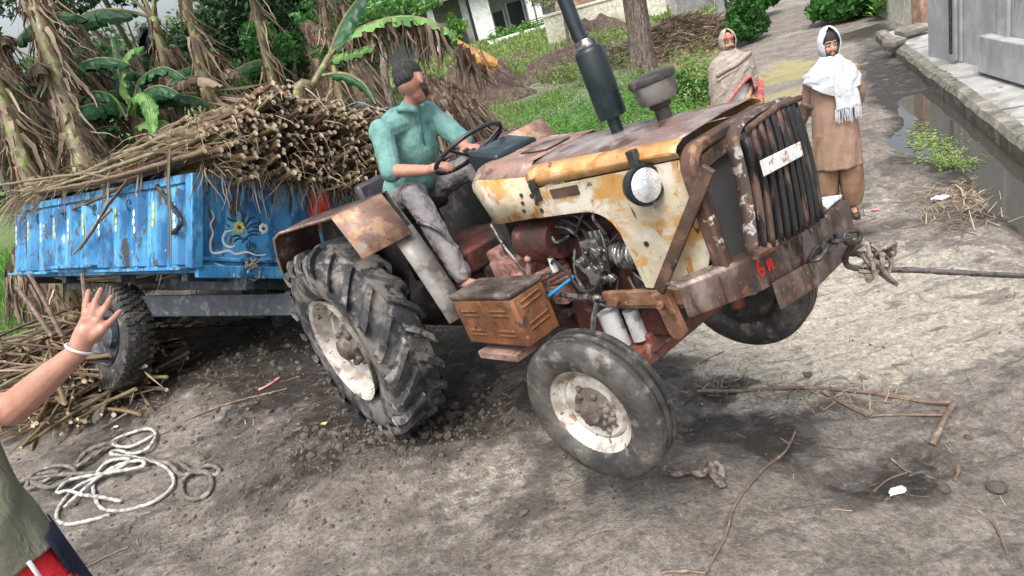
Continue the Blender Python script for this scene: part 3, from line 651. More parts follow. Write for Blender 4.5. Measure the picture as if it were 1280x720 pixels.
# the root stands at the base of the rear axle
BASE = Vector((0, 0, -.70))
tr = empty('tractor', label='old rusted cream and orange tractor with its front wheels off the ground', cat='tractor', mat=TM @ Matrix.Translation(BASE))
def TB(mb, name, mat, parent=None, loc=True, **k):
    """build a part given in axle coordinates"""
    if parent is None or parent is tr:
        for i in range(len(mb.v)): mb.v[i] = (mb.v[i][0], mb.v[i][1], mb.v[i][2] + .70)
        return mb.build(name, mat, tr, **k)
    for i in range(len(mb.v)): mb.v[i] = (mb.v[i][0], mb.v[i][1], mb.v[i][2] + .70)
    return mb.build(name, mat, parent, **k)

def tyre_prof(R, w, rr):
    h = w / 2
    return [(rr, -h * .62), (rr + .02, -h * .80), (rr + (R - rr) * .30, -h * .97), (rr + (R - rr) * .58, -h * 1.0), (rr + (R - rr) * .84, -h * .93), (R - .015, -h * .78), (R, -h * .45), (R + .004, 0),
            (R, h * .45), (R - .015, h * .78), (rr + (R - rr) * .84, h * .93), (rr + (R - rr) * .58, h), (rr + (R - rr) * .30, h * .97), (rr + .02, h * .80), (rr, h * .62)]
def rear_wheel(side):
    """side -1: near (outer face towards -y)"""
    cy = side * .737; R, w_, rr = .672, .37, .365
    t = MB(); t.lathe(tyre_prof(R, w_, rr), 72, 1, (0, cy, 0), close=True)
    n = 21                                       # chevron lugs
    for k in range(n):
        for hand in (-1, 1):
            a0 = 2 * PI * (k + (.5 if hand > 0 else 0)) / n; rows = []
            for j in range(7):
                f = j / 6; yy = hand * (.012 + f * (w_ / 2 + .004)); aa = a0 + .30 * f ** 1.15 * (-1)
                base = R - (.0 if f < .75 else .022 * ((f - .75) / .25) ** 1.5); drop = 0.0 if f < .9 else .03
                lh = .034 * (1 - .15 * f); hw = .033 / R * (1 - .1 * f)
                row = []
                for (da, dr) in ((-hw * 1.35, -.02 - drop), (-hw * .8, lh - drop * .4), (hw * .8, lh - drop * .4), (hw * 1.35, -.02 - drop)):
                    r_ = base + dr; row.append((r_ * math.cos(aa + da), cy + yy, r_ * math.sin(aa + da)))
                rows.append(row)
            # wrap on the shoulder
            row = []
            for (da, dr) in ((-.045, -.09), (-.03, -.075), (.03, -.075), (.045, -.09)):
                r_ = R + dr; aa = a0 - .31; row.append((r_ * math.cos(aa + da), cy + hand * (w_ / 2 + .002), r_ * math.sin(aa + da)))
            rows.append(row)
            s0 = len(t.v); t.grid(rows)
            for e in (0, len(rows) - 1):
                i0 = s0 + e * 4; t.f.append((i0, i0 + 1, i0 + 2, i0 + 3)); t.mi.append(0)
    wheel = TB(MB().lathe([(.36, -side * 0 + .17), (.385, .185), (.372, .165), (.35, .13), (.335, .05), (.335, -.05), (.35, -.13), (.372, -.165), (.385, -.185), (.36, -.17), (.325, -.06), (.32, 0), (.325, .06)], 56, 1, (0, cy, 0), close=True), 'wheel', M['rim'], smooth=True)
    TB(t, 'tyre', M['tyre'], wheel, auto=35)
    o_ = side * .07                               # dish
    d = MB(); prof = [(.333, o_ * .2), (.31, o_ * .3), (.29, o_ * .9), (.265, o_ * 1.25), (.235, o_ * 1.25), (.215, o_ * .8), (.19, o_ * .75), (.12, o_ * .8), (.0, o_ * .8)]
    if side < 0: pass
    d.lathe(prof, 48, 1, (0, cy, 0)); d.lathe([(p, h - side * .012) for p, h in prof], 48, 1, (0, cy, 0)); TB(d, 'rim_disc', M['rim'], wheel)
    for k in range(4):                            # rim clamps
        a = PI / 2 * k + .4; c_, s_ = math.cos(a), math.sin(a)
        b_ = MB(); b_.beam((.25 * c_, cy + o_ * 1.35, .25 * s_), (.335 * c_, cy + o_ * .9, .335 * s_), .07, .035, (0, 1, 0)); TB(b_, 'rim_clamp', M['rim'], wheel, bevel=.006)
    h = MB(); h.lathe([(.15, cy + o_ * .8), (.155, cy + o_ * 1.1), (.13, cy + o_ * 1.5), (.085, cy + o_ * 1.9), (.07, cy + o_ * 2.5), (.045, cy + o_ * 2.7), (.0, cy + o_ * 2.7)], 28, 1)
    for k in range(8):
        a = 2 * PI * k / 8; h.ell((.12 * math.cos(a), cy + o_ * 1.65, .12 * math.sin(a)), (.027, .03, .027), nu=8, nv=6)
    for k in range(26):
        a = rng.uniform(0, 2 * PI); r_ = rng.uniform(.03, .15); h.ell((r_ * math.cos(a), cy + o_ * (2.0 - r_ * 5), r_ * math.sin(a)), (rng.uniform(.012, .03),) * 3, nu=7, nv=5)
    TB(h, 'hub', M['hub'], wheel)
    return wheel
rear_wheel(-1); rear_wheel(1)

def front_wheel(side, steer=rad(9)):
    c = Vector((2.10, side * .6156, -.325)); R, w_, rr = .365, .19, .205
    rot = Matrix.Rotation(steer, 4, 'Z'); MX = Matrix.Translation(c) @ rot
    prof = [(rr, -.055), (rr + .015, -.075), (rr + .05, -.092), (rr + .10, -.095), (rr + .135, -.085), (R - .008, -.068), (R - .002, -.058)]
    # three ribs
    for a, b_ in ((-.060, -.033), (-.014, .014), (.033, .060)):
        prof += [(R, a), (R + .002, (a + b_) / 2), (R, b_), (R - .024, b_ + .003), (R - .024, b_ + .014)]
    prof = prof[:-2] + [(R - .008, .068), (rr + .135, .085), (rr + .10, .095), (rr + .05, .092), (rr + .015, .075), (rr, .055)]
    rim = MB().lathe([(.205, .06), (.222, .075), (.226, .068), (.205, .045), (.185, .03), (.182, -.03), (.205, -.045), (.226, -.068), (.222, -.075), (.205, -.06), (.17, -.02), (.17, .02)], 48, 1, close=True).xf(MX)
    wheel = TB(rim, 'wheel', M['rim'] if side < 0 else M['darkmetal'])
    TB(MB().lathe(prof, 72, 1, close=True).xf(MX), 'tyre', M['tyref'], wheel, auto=30)
    o_ = side * .03
    d = MB(); prof = [(.19, -o_ * .8), (.178, -o_ * .5), (.165, o_ * .7), (.15, o_ * 1.0), (.11, o_ * .75), (.0, o_ * .7)]
    d.lathe(prof, 40, 1); d.lathe([(p, h - side * .01) for p, h in prof], 40, 1); TB(d.xf(MX), 'rim_disc', M['rim'] if side < 0 else M['darkmetal'], wheel)
    h = MB(); h.lathe([(.105, o_ * .7), (.10, o_ * 1.3), (.06, o_ * 1.6), (.055, o_ * 2.6), (.035, o_ * 2.9), (0, o_ * 2.9)], 24, 1)
    for k in range(6):
        a = 2 * PI * k / 6; h.ell((.082 * math.cos(a), o_ * 1.5, .082 * math.sin(a)), (.017, .018, .017), nu=8, nv=6)
    for k in range(22):
        a = rng.uniform(0, 2 * PI); r_ = rng.uniform(.03, .115); h.ell((r_ * math.cos(a), o_ * 1.2, r_ * math.sin(a)), (rng.uniform(.010, .024),) * 3, nu=7, nv=5)
    TB(h.xf(MX), 'hub', M['hub'], wheel)
front_wheel(-1); front_wheel(1)

# front axle, pivot, steering links
mb = MB(); mb.beam((2.1, -.52, -.275), (2.1, .52, -.275), .10, .10); mb.beam((2.1, -.24, -.225), (2.1, .24, -.225), .13, .10)
for s in (-1, 1): mb.tube([(2.1, s * .50, -.42), (2.1, s * .50, -.17)], .04, 12); mb.tube([(2.1, s * .50, -.335), (2.1, s * .60, -.325)], .03, 10)
TB(mb, 'front_axle', M['axle'], bevel=.012)
mb = MB(); mb.tube([(1.93, -.50, -.24), (1.93, .50, -.24)], .016, 8); mb.beam((1.93, -.50, -.24), (2.1, -.50, -.24), .05, .025); mb.beam((1.93, .50, -.24), (2.1, .50, -.24), .05, .025); TB(mb, 'tie_rod', M['rustdark'])
# front chassis bracket
mb = MB(); mb.prism([(2.03, .01), (2.03, .085), (2.60, .095), (2.60, .02)], 1, -.30, -.27); mb.prism([(2.03, .01), (2.03, .085), (2.60, .095), (2.60, .02)], 1, .27, .30)
mb.box((2.32, 0, .01), (.5, .56, .04)); TB(mb, 'chassis_rail', M['railrust'], bevel=.006)
mb = MB(); mb.prism([(2.38, .085), (2.47, .085), (2.49, -.10), (2.46, -.13), (2.42, -.13), (2.40, -.10)], 1, -.335, -.303); mb.lathe([(.0, -.36), (.022, -.36), (.022, -.33)], 10, 1, (2.425, 0, .045)); lb = TB(mb, 'link_bracket', M['railrust'], bevel=.004)
mb = MB(); mb.lathe([(.0, -.325), (.02, -.325), (.02, -.29)], 10, 1, (2.12, 0, .045)); TB(mb, 'rail_bolt', M['railrust'], lb)
mb = MB(); mb.box((2.30, 0, -.05), (.34, .22, .12)); mb.box((2.12, 0, -.14), (.12, .14, .10)); TB(mb, 'front_support', M['darkmetal'], bevel=.02)
mb = MB(); mb.tube([(1.55, -.34, .13), (1.9, -.335, .085), (2.06, -.33, .07)], .014, 8); mb.ell((2.03, -.335, .075), (.03, .02, .02)); mb.tube([(2.03, -.34, .06), (1.98, -.36, -.02), (1.93, -.42, -.2)], .013, 8); TB(mb, 'drag_link', M['metal'])

# engine and gearbox
mb = MB(); mb.box((1.92, .0, .08), (.78, .34, .50)); mb.box((1.92, 0, .35), (.72, .26, .12)); mb.box((1.95, -.16, -.10), (.66, .10, .22)); TB(mb, 'engine_block', M['redeng'], bevel=.03)
mb = MB(); mb.box((1.80, 0, -.22), (.5, .24, .12)); TB(mb, 'oil_sump', M['darkmetal'], bevel=.03)
for c_, s_ in (((1.86, -.185, .02), (.16, .05, .12)), ((2.22, -.18, .05), (.10, .06, .16)), ((1.83, -.185, .40), (.14, .04, .08))): mb = MB(); mb.box(c_, s_); TB(mb, 'engine_cover', M['darkmetal'], bevel=.012)
mb = MB(); mb.box((1.15, 0, .0), (.82, .32, .42)); mb.lathe([(.22, 1.42), (.27, 1.46), (.27, 1.56), (.24, 1.6)], 24, 0, (0, 0, .02)); mb.box((.45, 0, .0), (.8, .42, .40)); mb.box((.55, .0, .28), (.7, .60, .16)); TB(mb, 'gearbox', M['redeng'], bevel=.03)
mb = MB(); mb.lathe([(.17, -.62), (.15, -.5), (.14, -.3), (.2, -.2), (.2, .2), (.14, .3), (.15, .5), (.17, .62)], 24, 1); TB(mb, 'rear_axle', M['darkmetal'])
mb = MB(); mb.ell((1.63, -.20, .34), (.13, .10, .12)); mb.tube([(1.50, -.20, .37), (1.78, -.2, .35)], .105, 18); TB(mb, 'starter_motor', M['redeng'])
mb = MB(); mb.box((1.30, -.20, .22), (.26, .18, .14)); mb.box((1.42, -.22, .17), (.10, .2, .1)); mb.box((1.18, -.17, .26), (.12, .16, .16)); TB(mb, 'hydraulic_valve', M['pinkeng'], bevel=.02)
mb = MB()
for k in range(4): mb.tube([(1.32 + .03 * k, -.21 - .022 * k, .11 + .015 * k), (1.45, -.24 - .015 * k, .10 + .02 * k), (1.62, -.23 - .01 * k, .12 + .025 * k), (1.74, -.2, .14 + .03 * k)], .017, 8)
mb.box((1.5, -.2, .05), (.36, .1, .1)); TB(mb, 'pipe_bundle', M['pinkeng'])
mb = MB(); mb.tube([(1.49, -.31, .02), (1.50, -.31, .12), (1.55, -.285, .27)], [.02, .017, .014], 8); mb.ell((1.555, -.283, .285), (.022, .022, .022)); TB(mb, 'gear_lever', M['pinkeng'])
mb = MB(); mb.tube([(1.70, -.38, .10), (1.86, -.28, .17)], .009, 6); TB(mb, 'blue_rod', surf('bright_blue_rod', (.02, .22, .5), [], .4))
mb = MB(); mb.tube([(1.68, -.36, .10), (1.73, -.30, .22)], .006, 6); TB(mb, 'chrome_rod', M['metal'])
mb = MB(); mb.tube([(1.72, -.27, .20), (1.725, -.27, .275)], [.02, .016], 8); TB(mb, 'white_knob', M['plastic'])
# injection pump and filters
mb = MB(); mb.box((2.03, -.22, .26), (.12, .09, .16)); mb.box((2.0, -.24, .16), (.09, .08, .09)); mb.tube([(2.09, -.22, .25), (2.17, -.22, .25)], .05, 14)
for k in range(4): mb.tube([(1.99 + .035 * k, -.22, .34), (1.99 + .035 * k, -.22, .375)], .013, 8); mb.ell((1.98 + .03 * k, -.27, .20 + .02 * (k % 2)), (.014, .012, .014), nu=8, nv=6)
for k in range(14): mb.box((rng.uniform(1.93, 2.12), -.255 - rng.uniform(0, .03), rng.uniform(.12, .34)), (.03, .025, .03), Matrix.Rotation(rng.uniform(0, 1), 3, 'Y'))
TB(mb, 'injection_pump', M['metal'], bevel=.005)
mb = MB(); mb.lathe([(.0, 2.16), (.055, 2.16), (.062, 2.18), (.062, 2.26), (.055, 2.30), (.0, 2.30)], 20, 0, (0, -.21, .23)); 
for k in range(5): mb.lathe([(.064, 2.17 + .025 * k), (.068, 2.176 + .025 * k), (.064, 2.182 + .025 * k)], 20, 0, (0, -.21, .23))
TB(mb, 'alternator', M['metal'])
mb = MB(); mb.tube([(1.99, -.27, -.22), (1.99, -.27, -.03)], .055, 18); mb.tube([(2.10, -.23, -.2), (2.10, -.23, -.04)], .04, 14); TB(mb, 'oil_filter', M['whitecan'])
mb = MB(); mb.lathe([(.0, 2.46), (.10, 2.46), (.21, 2.47), (.21, 2.485), (.1, 2.5), (.0, 2.5)], 24, 0, (0, 0, .28)); TB(mb, 'cooling_fan', M['darkmetal'])
mb = MB(); mb.tube(spline([(2.44, -.14, .45), (2.38, -.20, .32), (2.40, -.22, .15), (2.44, -.18, .05)], 6), .03, 10); TB(mb, 'radiator_hose', M['whitecan'])
HO = [[(1.73, -.28, .25), (1.80, -.31, .27), (1.86, -.31, .2), (1.93, -.32, .11), (2.02, -.30, .12), (2.08, -.27, .22)],
      [(1.86, -.22, .45), (1.95, -.25, .44), (2.0, -.23, .38), (2.02, -.22, .34)], [(1.84, -.2, .48), (1.98, -.24, .47), (2.05, -.23, .40), (2.06, -.22, .34)], [(1.8, -.22, .42), (1.93, -.26, .41), (1.96, -.24, .33), (1.93, -.24, .2)],
      [(2.12, -.24, .36), (2.14, -.27, .28), (2.11, -.27, .18), (2.07, -.26, .1)], [(1.45, -.2, .42), (1.58, -.28, .37), (1.70, -.27, .36), (1.76, -.24, .40)], [(1.32, -.26, .50), (1.40, -.29, .38), (1.47, -.30, .28), (1.50, -.28, .15)],
      [(1.9, -.24, .3), (1.88, -.28, .18), (1.95, -.3, .05), (2.05, -.28, .0)]]
for k in range(12):
    a_ = np.array([rng.uniform(1.75, 2.2), -.20 - rng.uniform(0, .05), rng.uniform(.05, .42)]); b_ = a_ + rng.normal(0, 1, 3) * (.12, .02, .12); HO.append([tuple(a_), tuple((a_ + b_) / 2 + np.array([0, -.03, rng.normal(0, .03)])), (b_[0], -.2, b_[2])])
for hp_ in HO:
    mb = MB(); mb.tube(spline(hp_, 7), .008, 6); TB(mb, 'hose', M['blackrub'] if random.random() < .45 else M['metal'])

# bonnet: side strips, crowned cover
def bonnet_rows():
    rows = []
    for k in range(21):
        f = k / 20; x_ = 1.845 + .90 * f; zt = .765 - .065 * f + .008 * math.sin(PI * f); zs = .740 - .055 * f; zb = .655 - .022 * f
        row = []
        for s, lst in ((-1, ((.300, zb), (.314, zb + .030), (.314, zs - .030), (.296, zs - .008), (.25, zs + .008), (.15, zt - .004), (0, zt))),):
            for yy, zz in lst: row.append((x_, -yy, zz))
            for yy, zz in lst[::-1][1:]: row.append((x_, yy * .9, zz))
        rows.append(row)
    return rows
rw = bonnet_rows()
mb = MB(); mb.grid([[r[i] for i in range(4, 9)] for r in rw]); bt = TB(mb, 'bonnet', M['hood'], solid=.004, auto=60)
for sl in (range(0, 5), range(8, 13)):
    mb = MB(); mb.grid([[r[i] for i in sl] for r in rw]); TB(mb, 'bonnet_side_strip', M['orange'], bt, solid=.005, auto=60)
# side panels with the arched cut-out
def rounded(poly, k=3, r=.25):
    return poly
PAN = [(1.79, .645), (1.79, .50), (2.10, .492), (2.16, .487), (2.21, .472), (2.25, .45), (2.28, .415), (2.30, .37), (2.315, .24), (2.33, .105), (2.56, .085), (2.66, .12), (2.735, .25), (2.735, .625), (2.3, .634)]
for s in (-1, 1):
    mb = MB(); mb.prism(PAN, 1, s * .292, s * .300)
    pn = TB(mb, 'side_panel', M['cream'], smooth=False, bevel=.002)
    if s < 0:
        mb = MB(); mb.box((1.865, -.305, .63), (.05, .02, .09)); mb.box((1.885, -.318, .67), (.03, .02, .05)); TB(mb, 'bonnet_clip', M['darkmetal'], pn, bevel=.004)
        mb = MB(); mb.box((2.545, -.318, .655), (.045, .03, .11)); TB(mb, 'bonnet_clip', M['darkmetal'], pn, bevel=.004)
        mb = MB(); mb.box((2.06, -.3025, .600), (.19, .004, .045), Matrix.Rotation(.02, 3, 'Y')); TB(mb, 'badge', M['rustdark'], pn)
        for q in ((1.82, .615), (1.835, .575), (1.85, .535), (2.50, .17), (2.43, .31)): mb = MB(); mb.lathe([(.0, -.306), (.012, -.306), (.012, -.300)], 10, 1, (q[0], 0, q[1])); TB(mb, 'panel_bolt', M['darkmetal'], pn)
# scuttle / dash cowl behind the bonnet
CW = [(-.300, .505), (-.300, .735), (-.225, .79), (.205, .79), (.280, .735), (.280, .505)]
rows = []
for x_, fx, dz, zl in ((1.840, 1, -.025, .0), (1.60, 1, -.0, .0), (1.44, 1., .025, .0), (1.36, .97, .01, .0), (1.32, .92, -.03, .05)):
    rows.append([(x_ - (.0 if z > .6 else (.0 if x_ > 1.5 else -.06)), y_ * fx, (z + dz if z > .6 else z + zl)) for y_, z in CW])
mb = MB(); mb.grid([[r[0], r[1]] for r in rows]); mb.grid([[r[4], r[5]] for r in rows]); cw = TB(mb, 'cowl', M['cream'], solid=.006)
mb = MB(); mb.grid([[r[1], r[2], r[3], r[4]] for r in rows]); TB(mb, 'cowl_top', M['pink'], cw, solid=.006, auto=20)
mb = MB(); mb.add([rows[-1][i] for i in range(6)], [tuple(range(6))]); TB(mb, 'cowl_rear_panel', M['darkmetal'], cw, solid=.004)
for q in ((1.72, .55), (1.735, .59), (1.75, .63)): mb = MB(); mb.lathe([(.0, -.31), (.011, -.31), (.011, -.302)], 10, 1, (q[0], 0, q[1])); TB(mb, 'panel_bolt', M['darkmetal'], cw)
mb = MB(); mb.add([(1.60, -.10, .797), (1.80, -.10, .782), (1.80, .08, .782), (1.60, .08, .797)], [(0, 1, 2, 3)]); TB(mb, 'hatch', M['hood'], cw, solid=.008)
mb = MB(); mb.prism([(1.26, .66), (1.22, .86), (1.25, .90), (1.49, .835), (1.44, .70)], 1, -.17, .135); ds = TB(mb, 'dashboard', M['black'], bevel=.02)
for yy in (-.09, .0, .09):
    mb = MB(); c0 = Vector((1.205, yy, .83)); mb.lathe([(.0, -.012), (.032, -.012), (.036, 0.), (.0, .01)], 16, 0, tuple(c0)); TB(mb, 'gauge', M['metal'], ds)
# steering
mb = MB(); SCN = Vector((1.02, .0, .905)); ax = Vector((-.38, 0, .92)).normalized(); u_ = Vector((0, 1, 0)); v_ = ax.cross(u_)
ring = [SCN + .232 * (math.cos(a) * u_ + math.sin(a) * v_) for a in np.linspace(0, 2 * PI, 48, endpoint=False)]
mb.tube(ring, .0135, 10, closed=True); sw = TB(mb, 'steering_wheel', M['blackrub'])
mb = MB()
for a in (PI / 2, PI / 2 + 2.09, PI / 2 - 2.09): mb.tube([SCN - ax * .05, SCN - ax * .03 + .12 * (math.cos(a) * u_ + math.sin(a) * v_), SCN + .225 * (math.cos(a) * u_ + math.sin(a) * v_)], .009, 8)
mb.tube([SCN - ax * .07, SCN - ax * .02], .035, 14); TB(mb, 'spoke', M['blackrub'], sw)
mb = MB(); mb.tube([SCN - ax * .05, (1.32, 0, .40)], .024, 12); TB(mb, 'steering_column', M['darkmetal'])
mb = MB(); mb.box((1.0, .12, .10), (1.0, .46, .05)); mb.box((1.05, .20, .30), (.55, .20, .40)); mb.box((1.30, .0, .36), (.12, .42, .30)); TB(mb, 'footwell_dark_fill', M['darkmetal'], bevel=.02)  # platform, with dark boxes added to blacken the gap behind the driver's legs
# silencer and stack
mb = MB(); X0, Y0 = 2.20, .0
mb.tube([(X0, Y0, .735), (X0 + .003, Y0, 1.14), (X0 - .02, Y0, 1.20), (X0 - .03, Y0, 1.62)], [.028, .036, .032, .032], 16); ex = TB(mb, 'exhaust_pipe', M['black'])
mb = MB(); mb.lathe([(.02, .815), (.062, .818), (.066, .83), (.066, 1.115), (.060, 1.13), (.036, 1.145), (.036, 1.16)], 28, 2, (X0 + .005, Y0, 0)); TB(mb, 'silencer', M['black'], ex)
mb = MB(); mb.lathe([(.036, 1.128), (.048, 1.14), (.044, 1.165), (.036, 1.175)], 20, 2, (X0, Y0, 0)); TB(mb, 'clamp', M['metal'], ex)
# air cleaner bowl
mb = MB(); PX_, PY_ = 2.395, .10
mb.lathe([(.0, .66), (.034, .66), (.034, .78), (.048, .785), (.048, .80), (.05, .805)], 20, 2, (PX_, PY_, 0)); ac = TB(mb, 'air_intake', M['darkmetal'])
mb = MB(); mb.lathe([(.03, .80), (.075, .808), (.086, .825), (.094, .88), (.096, .895)], 28, 2, (PX_, PY_, 0)); TB(mb, 'cleaner_bowl', M['greypanel'], ac)
mb = MB(); mb.lathe([(.096, .893), (.103, .897), (.105, .912), (.100, .925), (.085, .932), (.03, .936), (0, .936)], 28, 2, (PX_, PY_, 0)); TB(mb, 'cleaner_lid', M['darkmetal'], ac)
# headlights
for s in (-1, 1):
    c_ = Vector((2.575, s * .355, .573)); d = Vector((1, s * .28, .0)).normalized(); q = d.to_track_quat('Z', 'Y').to_matrix().to_4x4()
    MX = Matrix.Translation(c_) @ q
    mb = MB(); mb.lathe([(.02, -.075), (.05, -.065), (.072, -.03), (.080, .0), (.083, .022), (.079, .03), (.072, .03)], 28, 2).xf(MX); hl = TB(mb, 'headlight', M['black'])
    mb = MB(); mb.lathe([(.074, .026), (.06, .034), (.03, .040), (.0, .041)], 28, 2).xf(MX); TB(mb, 'lens', M['lens'], hl)
    mb = MB(); mb.beam((2.57, s * .305, .56), (2.59, s * .345, .57), .03, .03); mb.tube([(2.61, s * .36, .50), (2.61, s * .36, .475)], .008, 8); TB(mb, 'lamp_bracket', M['darkmetal'], hl)
# radiator surround and core
mb = MB()
def frame_ring(x0, x1, y0, y1, z0, z1, t_, rc):
    def outl(e):
        pts = []
        for (cx, cy, a0) in ((y1 - rc, z1 - rc, 0), (y0 + rc, z1 - rc, 90)):
            for k in range(7):
                a = rad(a0 + 15 * k); r_ = rc - e; pts.append((cx + r_ * math.cos(a), cy + r_ * math.sin(a)))
        return [(y1 - e, z0)] + pts + [(y0 + e, z0)]
    o_, i_ = outl(0), outl(t_)
    rows = []
    for (pts, xx) in ((i_, x0), (o_, x0), (o_, x1), (i_, x1), (i_, x0)): rows.append([(xx, a, b_) for a, b_ in pts])
    return rows
mb.grid(frame_ring(2.745, 2.810, -.330, .270, .19, .670, .048, .10)); TB(mb, 'radiator_surround', M['rustframe'], bevel=.012)
mcore, t, b, out = nt('radiator_core'); tc = t.nodes.new('ShaderNodeTexCoord').outputs['Object']
wv = t.nodes.new('ShaderNodeTexWave'); wv.inputs['Scale'].default_value = 55; wv.bands_direction = 'DIAGONAL'; t.links.new(tc, wv.inputs[0])
t.links.new(mixc(t, wv.outputs[1], (.035, .036, .036), (.15, .15, .145)), b.inputs['Base Color']); b.inputs['Roughness'].default_value = .6; b.inputs['Metallic'].default_value = .3; bumpn(t, b, wv.outputs[1], .6, .004)
mb = MB(); mb.box((2.755, 0, .35), (.05, .53, .56)); mb.box((2.79, 0, .585), (.03, .53, .03)); TB(mb, 'radiator', mcore)
mb = MB(); mb.box((2.80, -.13, .60), (.012, .26, .05), Matrix.Rotation(.1, 3, 'X')); TB(mb, 'radiator_shroud', M['rustdark'])
# pushed-out grille: outline measured in its own plane (y,z)
GX = 2.93
GO = [(-.325, .235), (-.27, .40), (-.245, .53), (-.235, .63), (-.20, .668), (-.14, .685), (-.02, .687), (.10, .680), (.18, .668), (.225, .63), (.235, .55), (.215, .42), (.185, .30), (.150, .205)]
def gbulge(y_, z): return GX + .05 * max(0, 1 - ((y_ + .04) / .28) ** 2) - .02 * (z - .45)
def thick_poly(mb, pts, r, **k): mb.tube([(gbulge(a, b_), a, b_) for a, b_ in pts], r, 8, **k)
gs = spline([Vector((a, b_, 0)) for a, b_ in GO], 4); gs = [(p.x, p.y) for p in gs]
cen = Vector((-.04, .45))
rows = []
for (sc, dx) in ((1.0, -.025), (1.01, .0), (1.0, .016), (.955, .022), (.93, .012), (.925, -.015)):
    rows.append([(gbulge(a, b_) * .0 + GX + dx, cen.x + (a - cen.x) * sc * (.86 if a > cen.x else 1.0), cen.y + (b_ - cen.y) * sc) for a, b_ in gs])
mb = MB(); mb.grid(rows); gr = TB(mb, 'grille', M['grillep'], solid=.004)
mb = MB(); mb.tube([(GX + .012, -.325, .235), (GX + .03, -.10, .215), (GX + .012, .15, .20)], .02, 8)
TB(mb, 'lower_rail', M['rustframe'], gr)
nb = 10
for k in range(nb):
    f = (k + .7) / (nb + .4)
    yt = -.225 + .41 * f; yb = -.305 + .40 * f; zt = .668 - .03 * abs(f - .5) - (.03 if k in (0, nb - 1) else 0); zb = .232 - .035 * f
    pts = []
    for j in range(11):
        g_ = j / 10; z = zt + (zb - zt) * g_; y_ = yt + (yb - yt) * (g_ ** 1.3) - .008 * math.sin(PI * g_)
        pts.append((gbulge(y_, z) + .010 * math.sin(PI * g_), y_, z))
    rows = []
    for p in pts: rows.append([(p[0] - .018, p[1] - .010, p[2]), (p[0] + .008, p[1] - .012, p[2]), (p[0] + .012, p[1], p[2]), (p[0] + .008, p[1] + .012, p[2]), (p[0] - .018, p[1] + .010, p[2])])
    mb = MB(); mb.grid(rows); TB(mb, 'grille_bar', M['bar'], gr, solid=.002)
mb = MB(); mb.tube([(GX + .045, -.19, .655), (GX + .055, 0., .672), (GX + .03, .19, .645)], .012, 8); TB(mb, 'upper_rail', M['rustframe'], gr)
# number plate across the grille, slanting like the photo's
PL = [(-.236, .488), (.02, .468), (.03, .520), (-.232, .545)]
mb = MB(); mb.add([(GX + .078, a, b_) for a, b_ in PL] + [(GX + .083, a, b_) for a, b_ in PL], [(0, 1, 2, 3), (7, 6, 5, 4), (0, 4, 5, 1), (1, 5, 6, 2), (2, 6, 7, 3), (3, 7, 4, 0)]); TB(mb, 'number_plate', M['plate'], gr, smooth=False, bevel=.003)
# bumper: bent plate with a folded top and a thicker lower plate on the far two thirds
def bump_strip(P_, zt, zb, th): pass
BP = [(2.70, -.50), (2.85, -.24), (2.90, .0), (2.895, .25), (2.89, .41)]
ZT = [.205, .190, .175, .155, .140]; ZB = [.070, .05, .03, .010, -.03]
rows = [[], [], [], []]
for (x_, y_), zt, zb in zip(BP, ZT, ZB):
    rows[0].append((x_ - .065, y_ + .01, zt + .004)); rows[1].append((x_ - .004, y_, zt)); rows[2].append((x_ + .008, y_, zt - .012)); rows[3].append((x_ + .004, y_, zb))
mb = MB(); mb.grid(rows); bp = TB(mb, 'bumper', M['bumper'], solid=.010, bevel=.003, auto=20)
mb = MB(); lo = [(2.872, -.20), (2.915, .0), (2.912, .25), (2.905, .40)]
rows = [[(x_ + .006, y_, z_) for (x_, y_), z_ in zip(lo, (.06, .05, .03, .02))], [(x_ + .006, y_, z_) for (x_, y_), z_ in zip(lo, (-.055, -.06, -.055, -.02))]]
mb.grid(rows); TB(mb, 'lower_plate', M['bumper'], bp, solid=.010, bevel=.003)
mb = MB(); mb.prism([(2.79, .24), (2.89, .24), (2.885, .41), (2.80, .41)], 2, .160, .168); TB(mb, 'bumper_tab', M['plate'], bp, smooth=False)
for yy in (-.27, .27): mb = MB(); mb.beam((2.60, yy, .06), (2.86, yy, .09), .05, .06); TB(mb, 'bumper_bracket', M['rustdark'], bp)
# red brush marks on the bumper
def bpt(y_, z):   # point on the front face
    for i in range(len(BP) - 1):
        if BP[i][1] <= y_ <= BP[i + 1][1]:
            f = (y_ - BP[i][1]) / (BP[i + 1][1] - BP[i][1]); return Vector((BP[i][0] + f * (BP[i + 1][0] - BP[i][0]) + .0155, y_, z))
    return Vector((2.9, y_, z))
mb = MB(); S = []
S.append([(-.222 + .014 * math.cos(a) * .9, .135 + .030 * math.sin(a)) for a in np.linspace(1.0, 5.0, 10)]); S.append([(-.222 + .011 * math.cos(a), .120 + .013 * math.sin(a)) for a in np.linspace(0, 6.28, 10)])
S.append([(-.186, .150), (-.184, .106)]); S.append([(-.186, .108), (-.168, .150)]); S.append([(-.168, .150), (-.166, .104)])
for st in S:
    pts = [bpt(a, b_) for a, b_ in st]; mb.tube(pts, .006, 6)
for i in range(len(mb.v)):
    v = mb.v[i]; q = bpt(v[1], v[2]); mb.v[i] = (q.x - .001 + .15 * (v[0] - q.x), v[1], v[2])
TB(mb, 'red_paint_mark', M['redp'], bp)
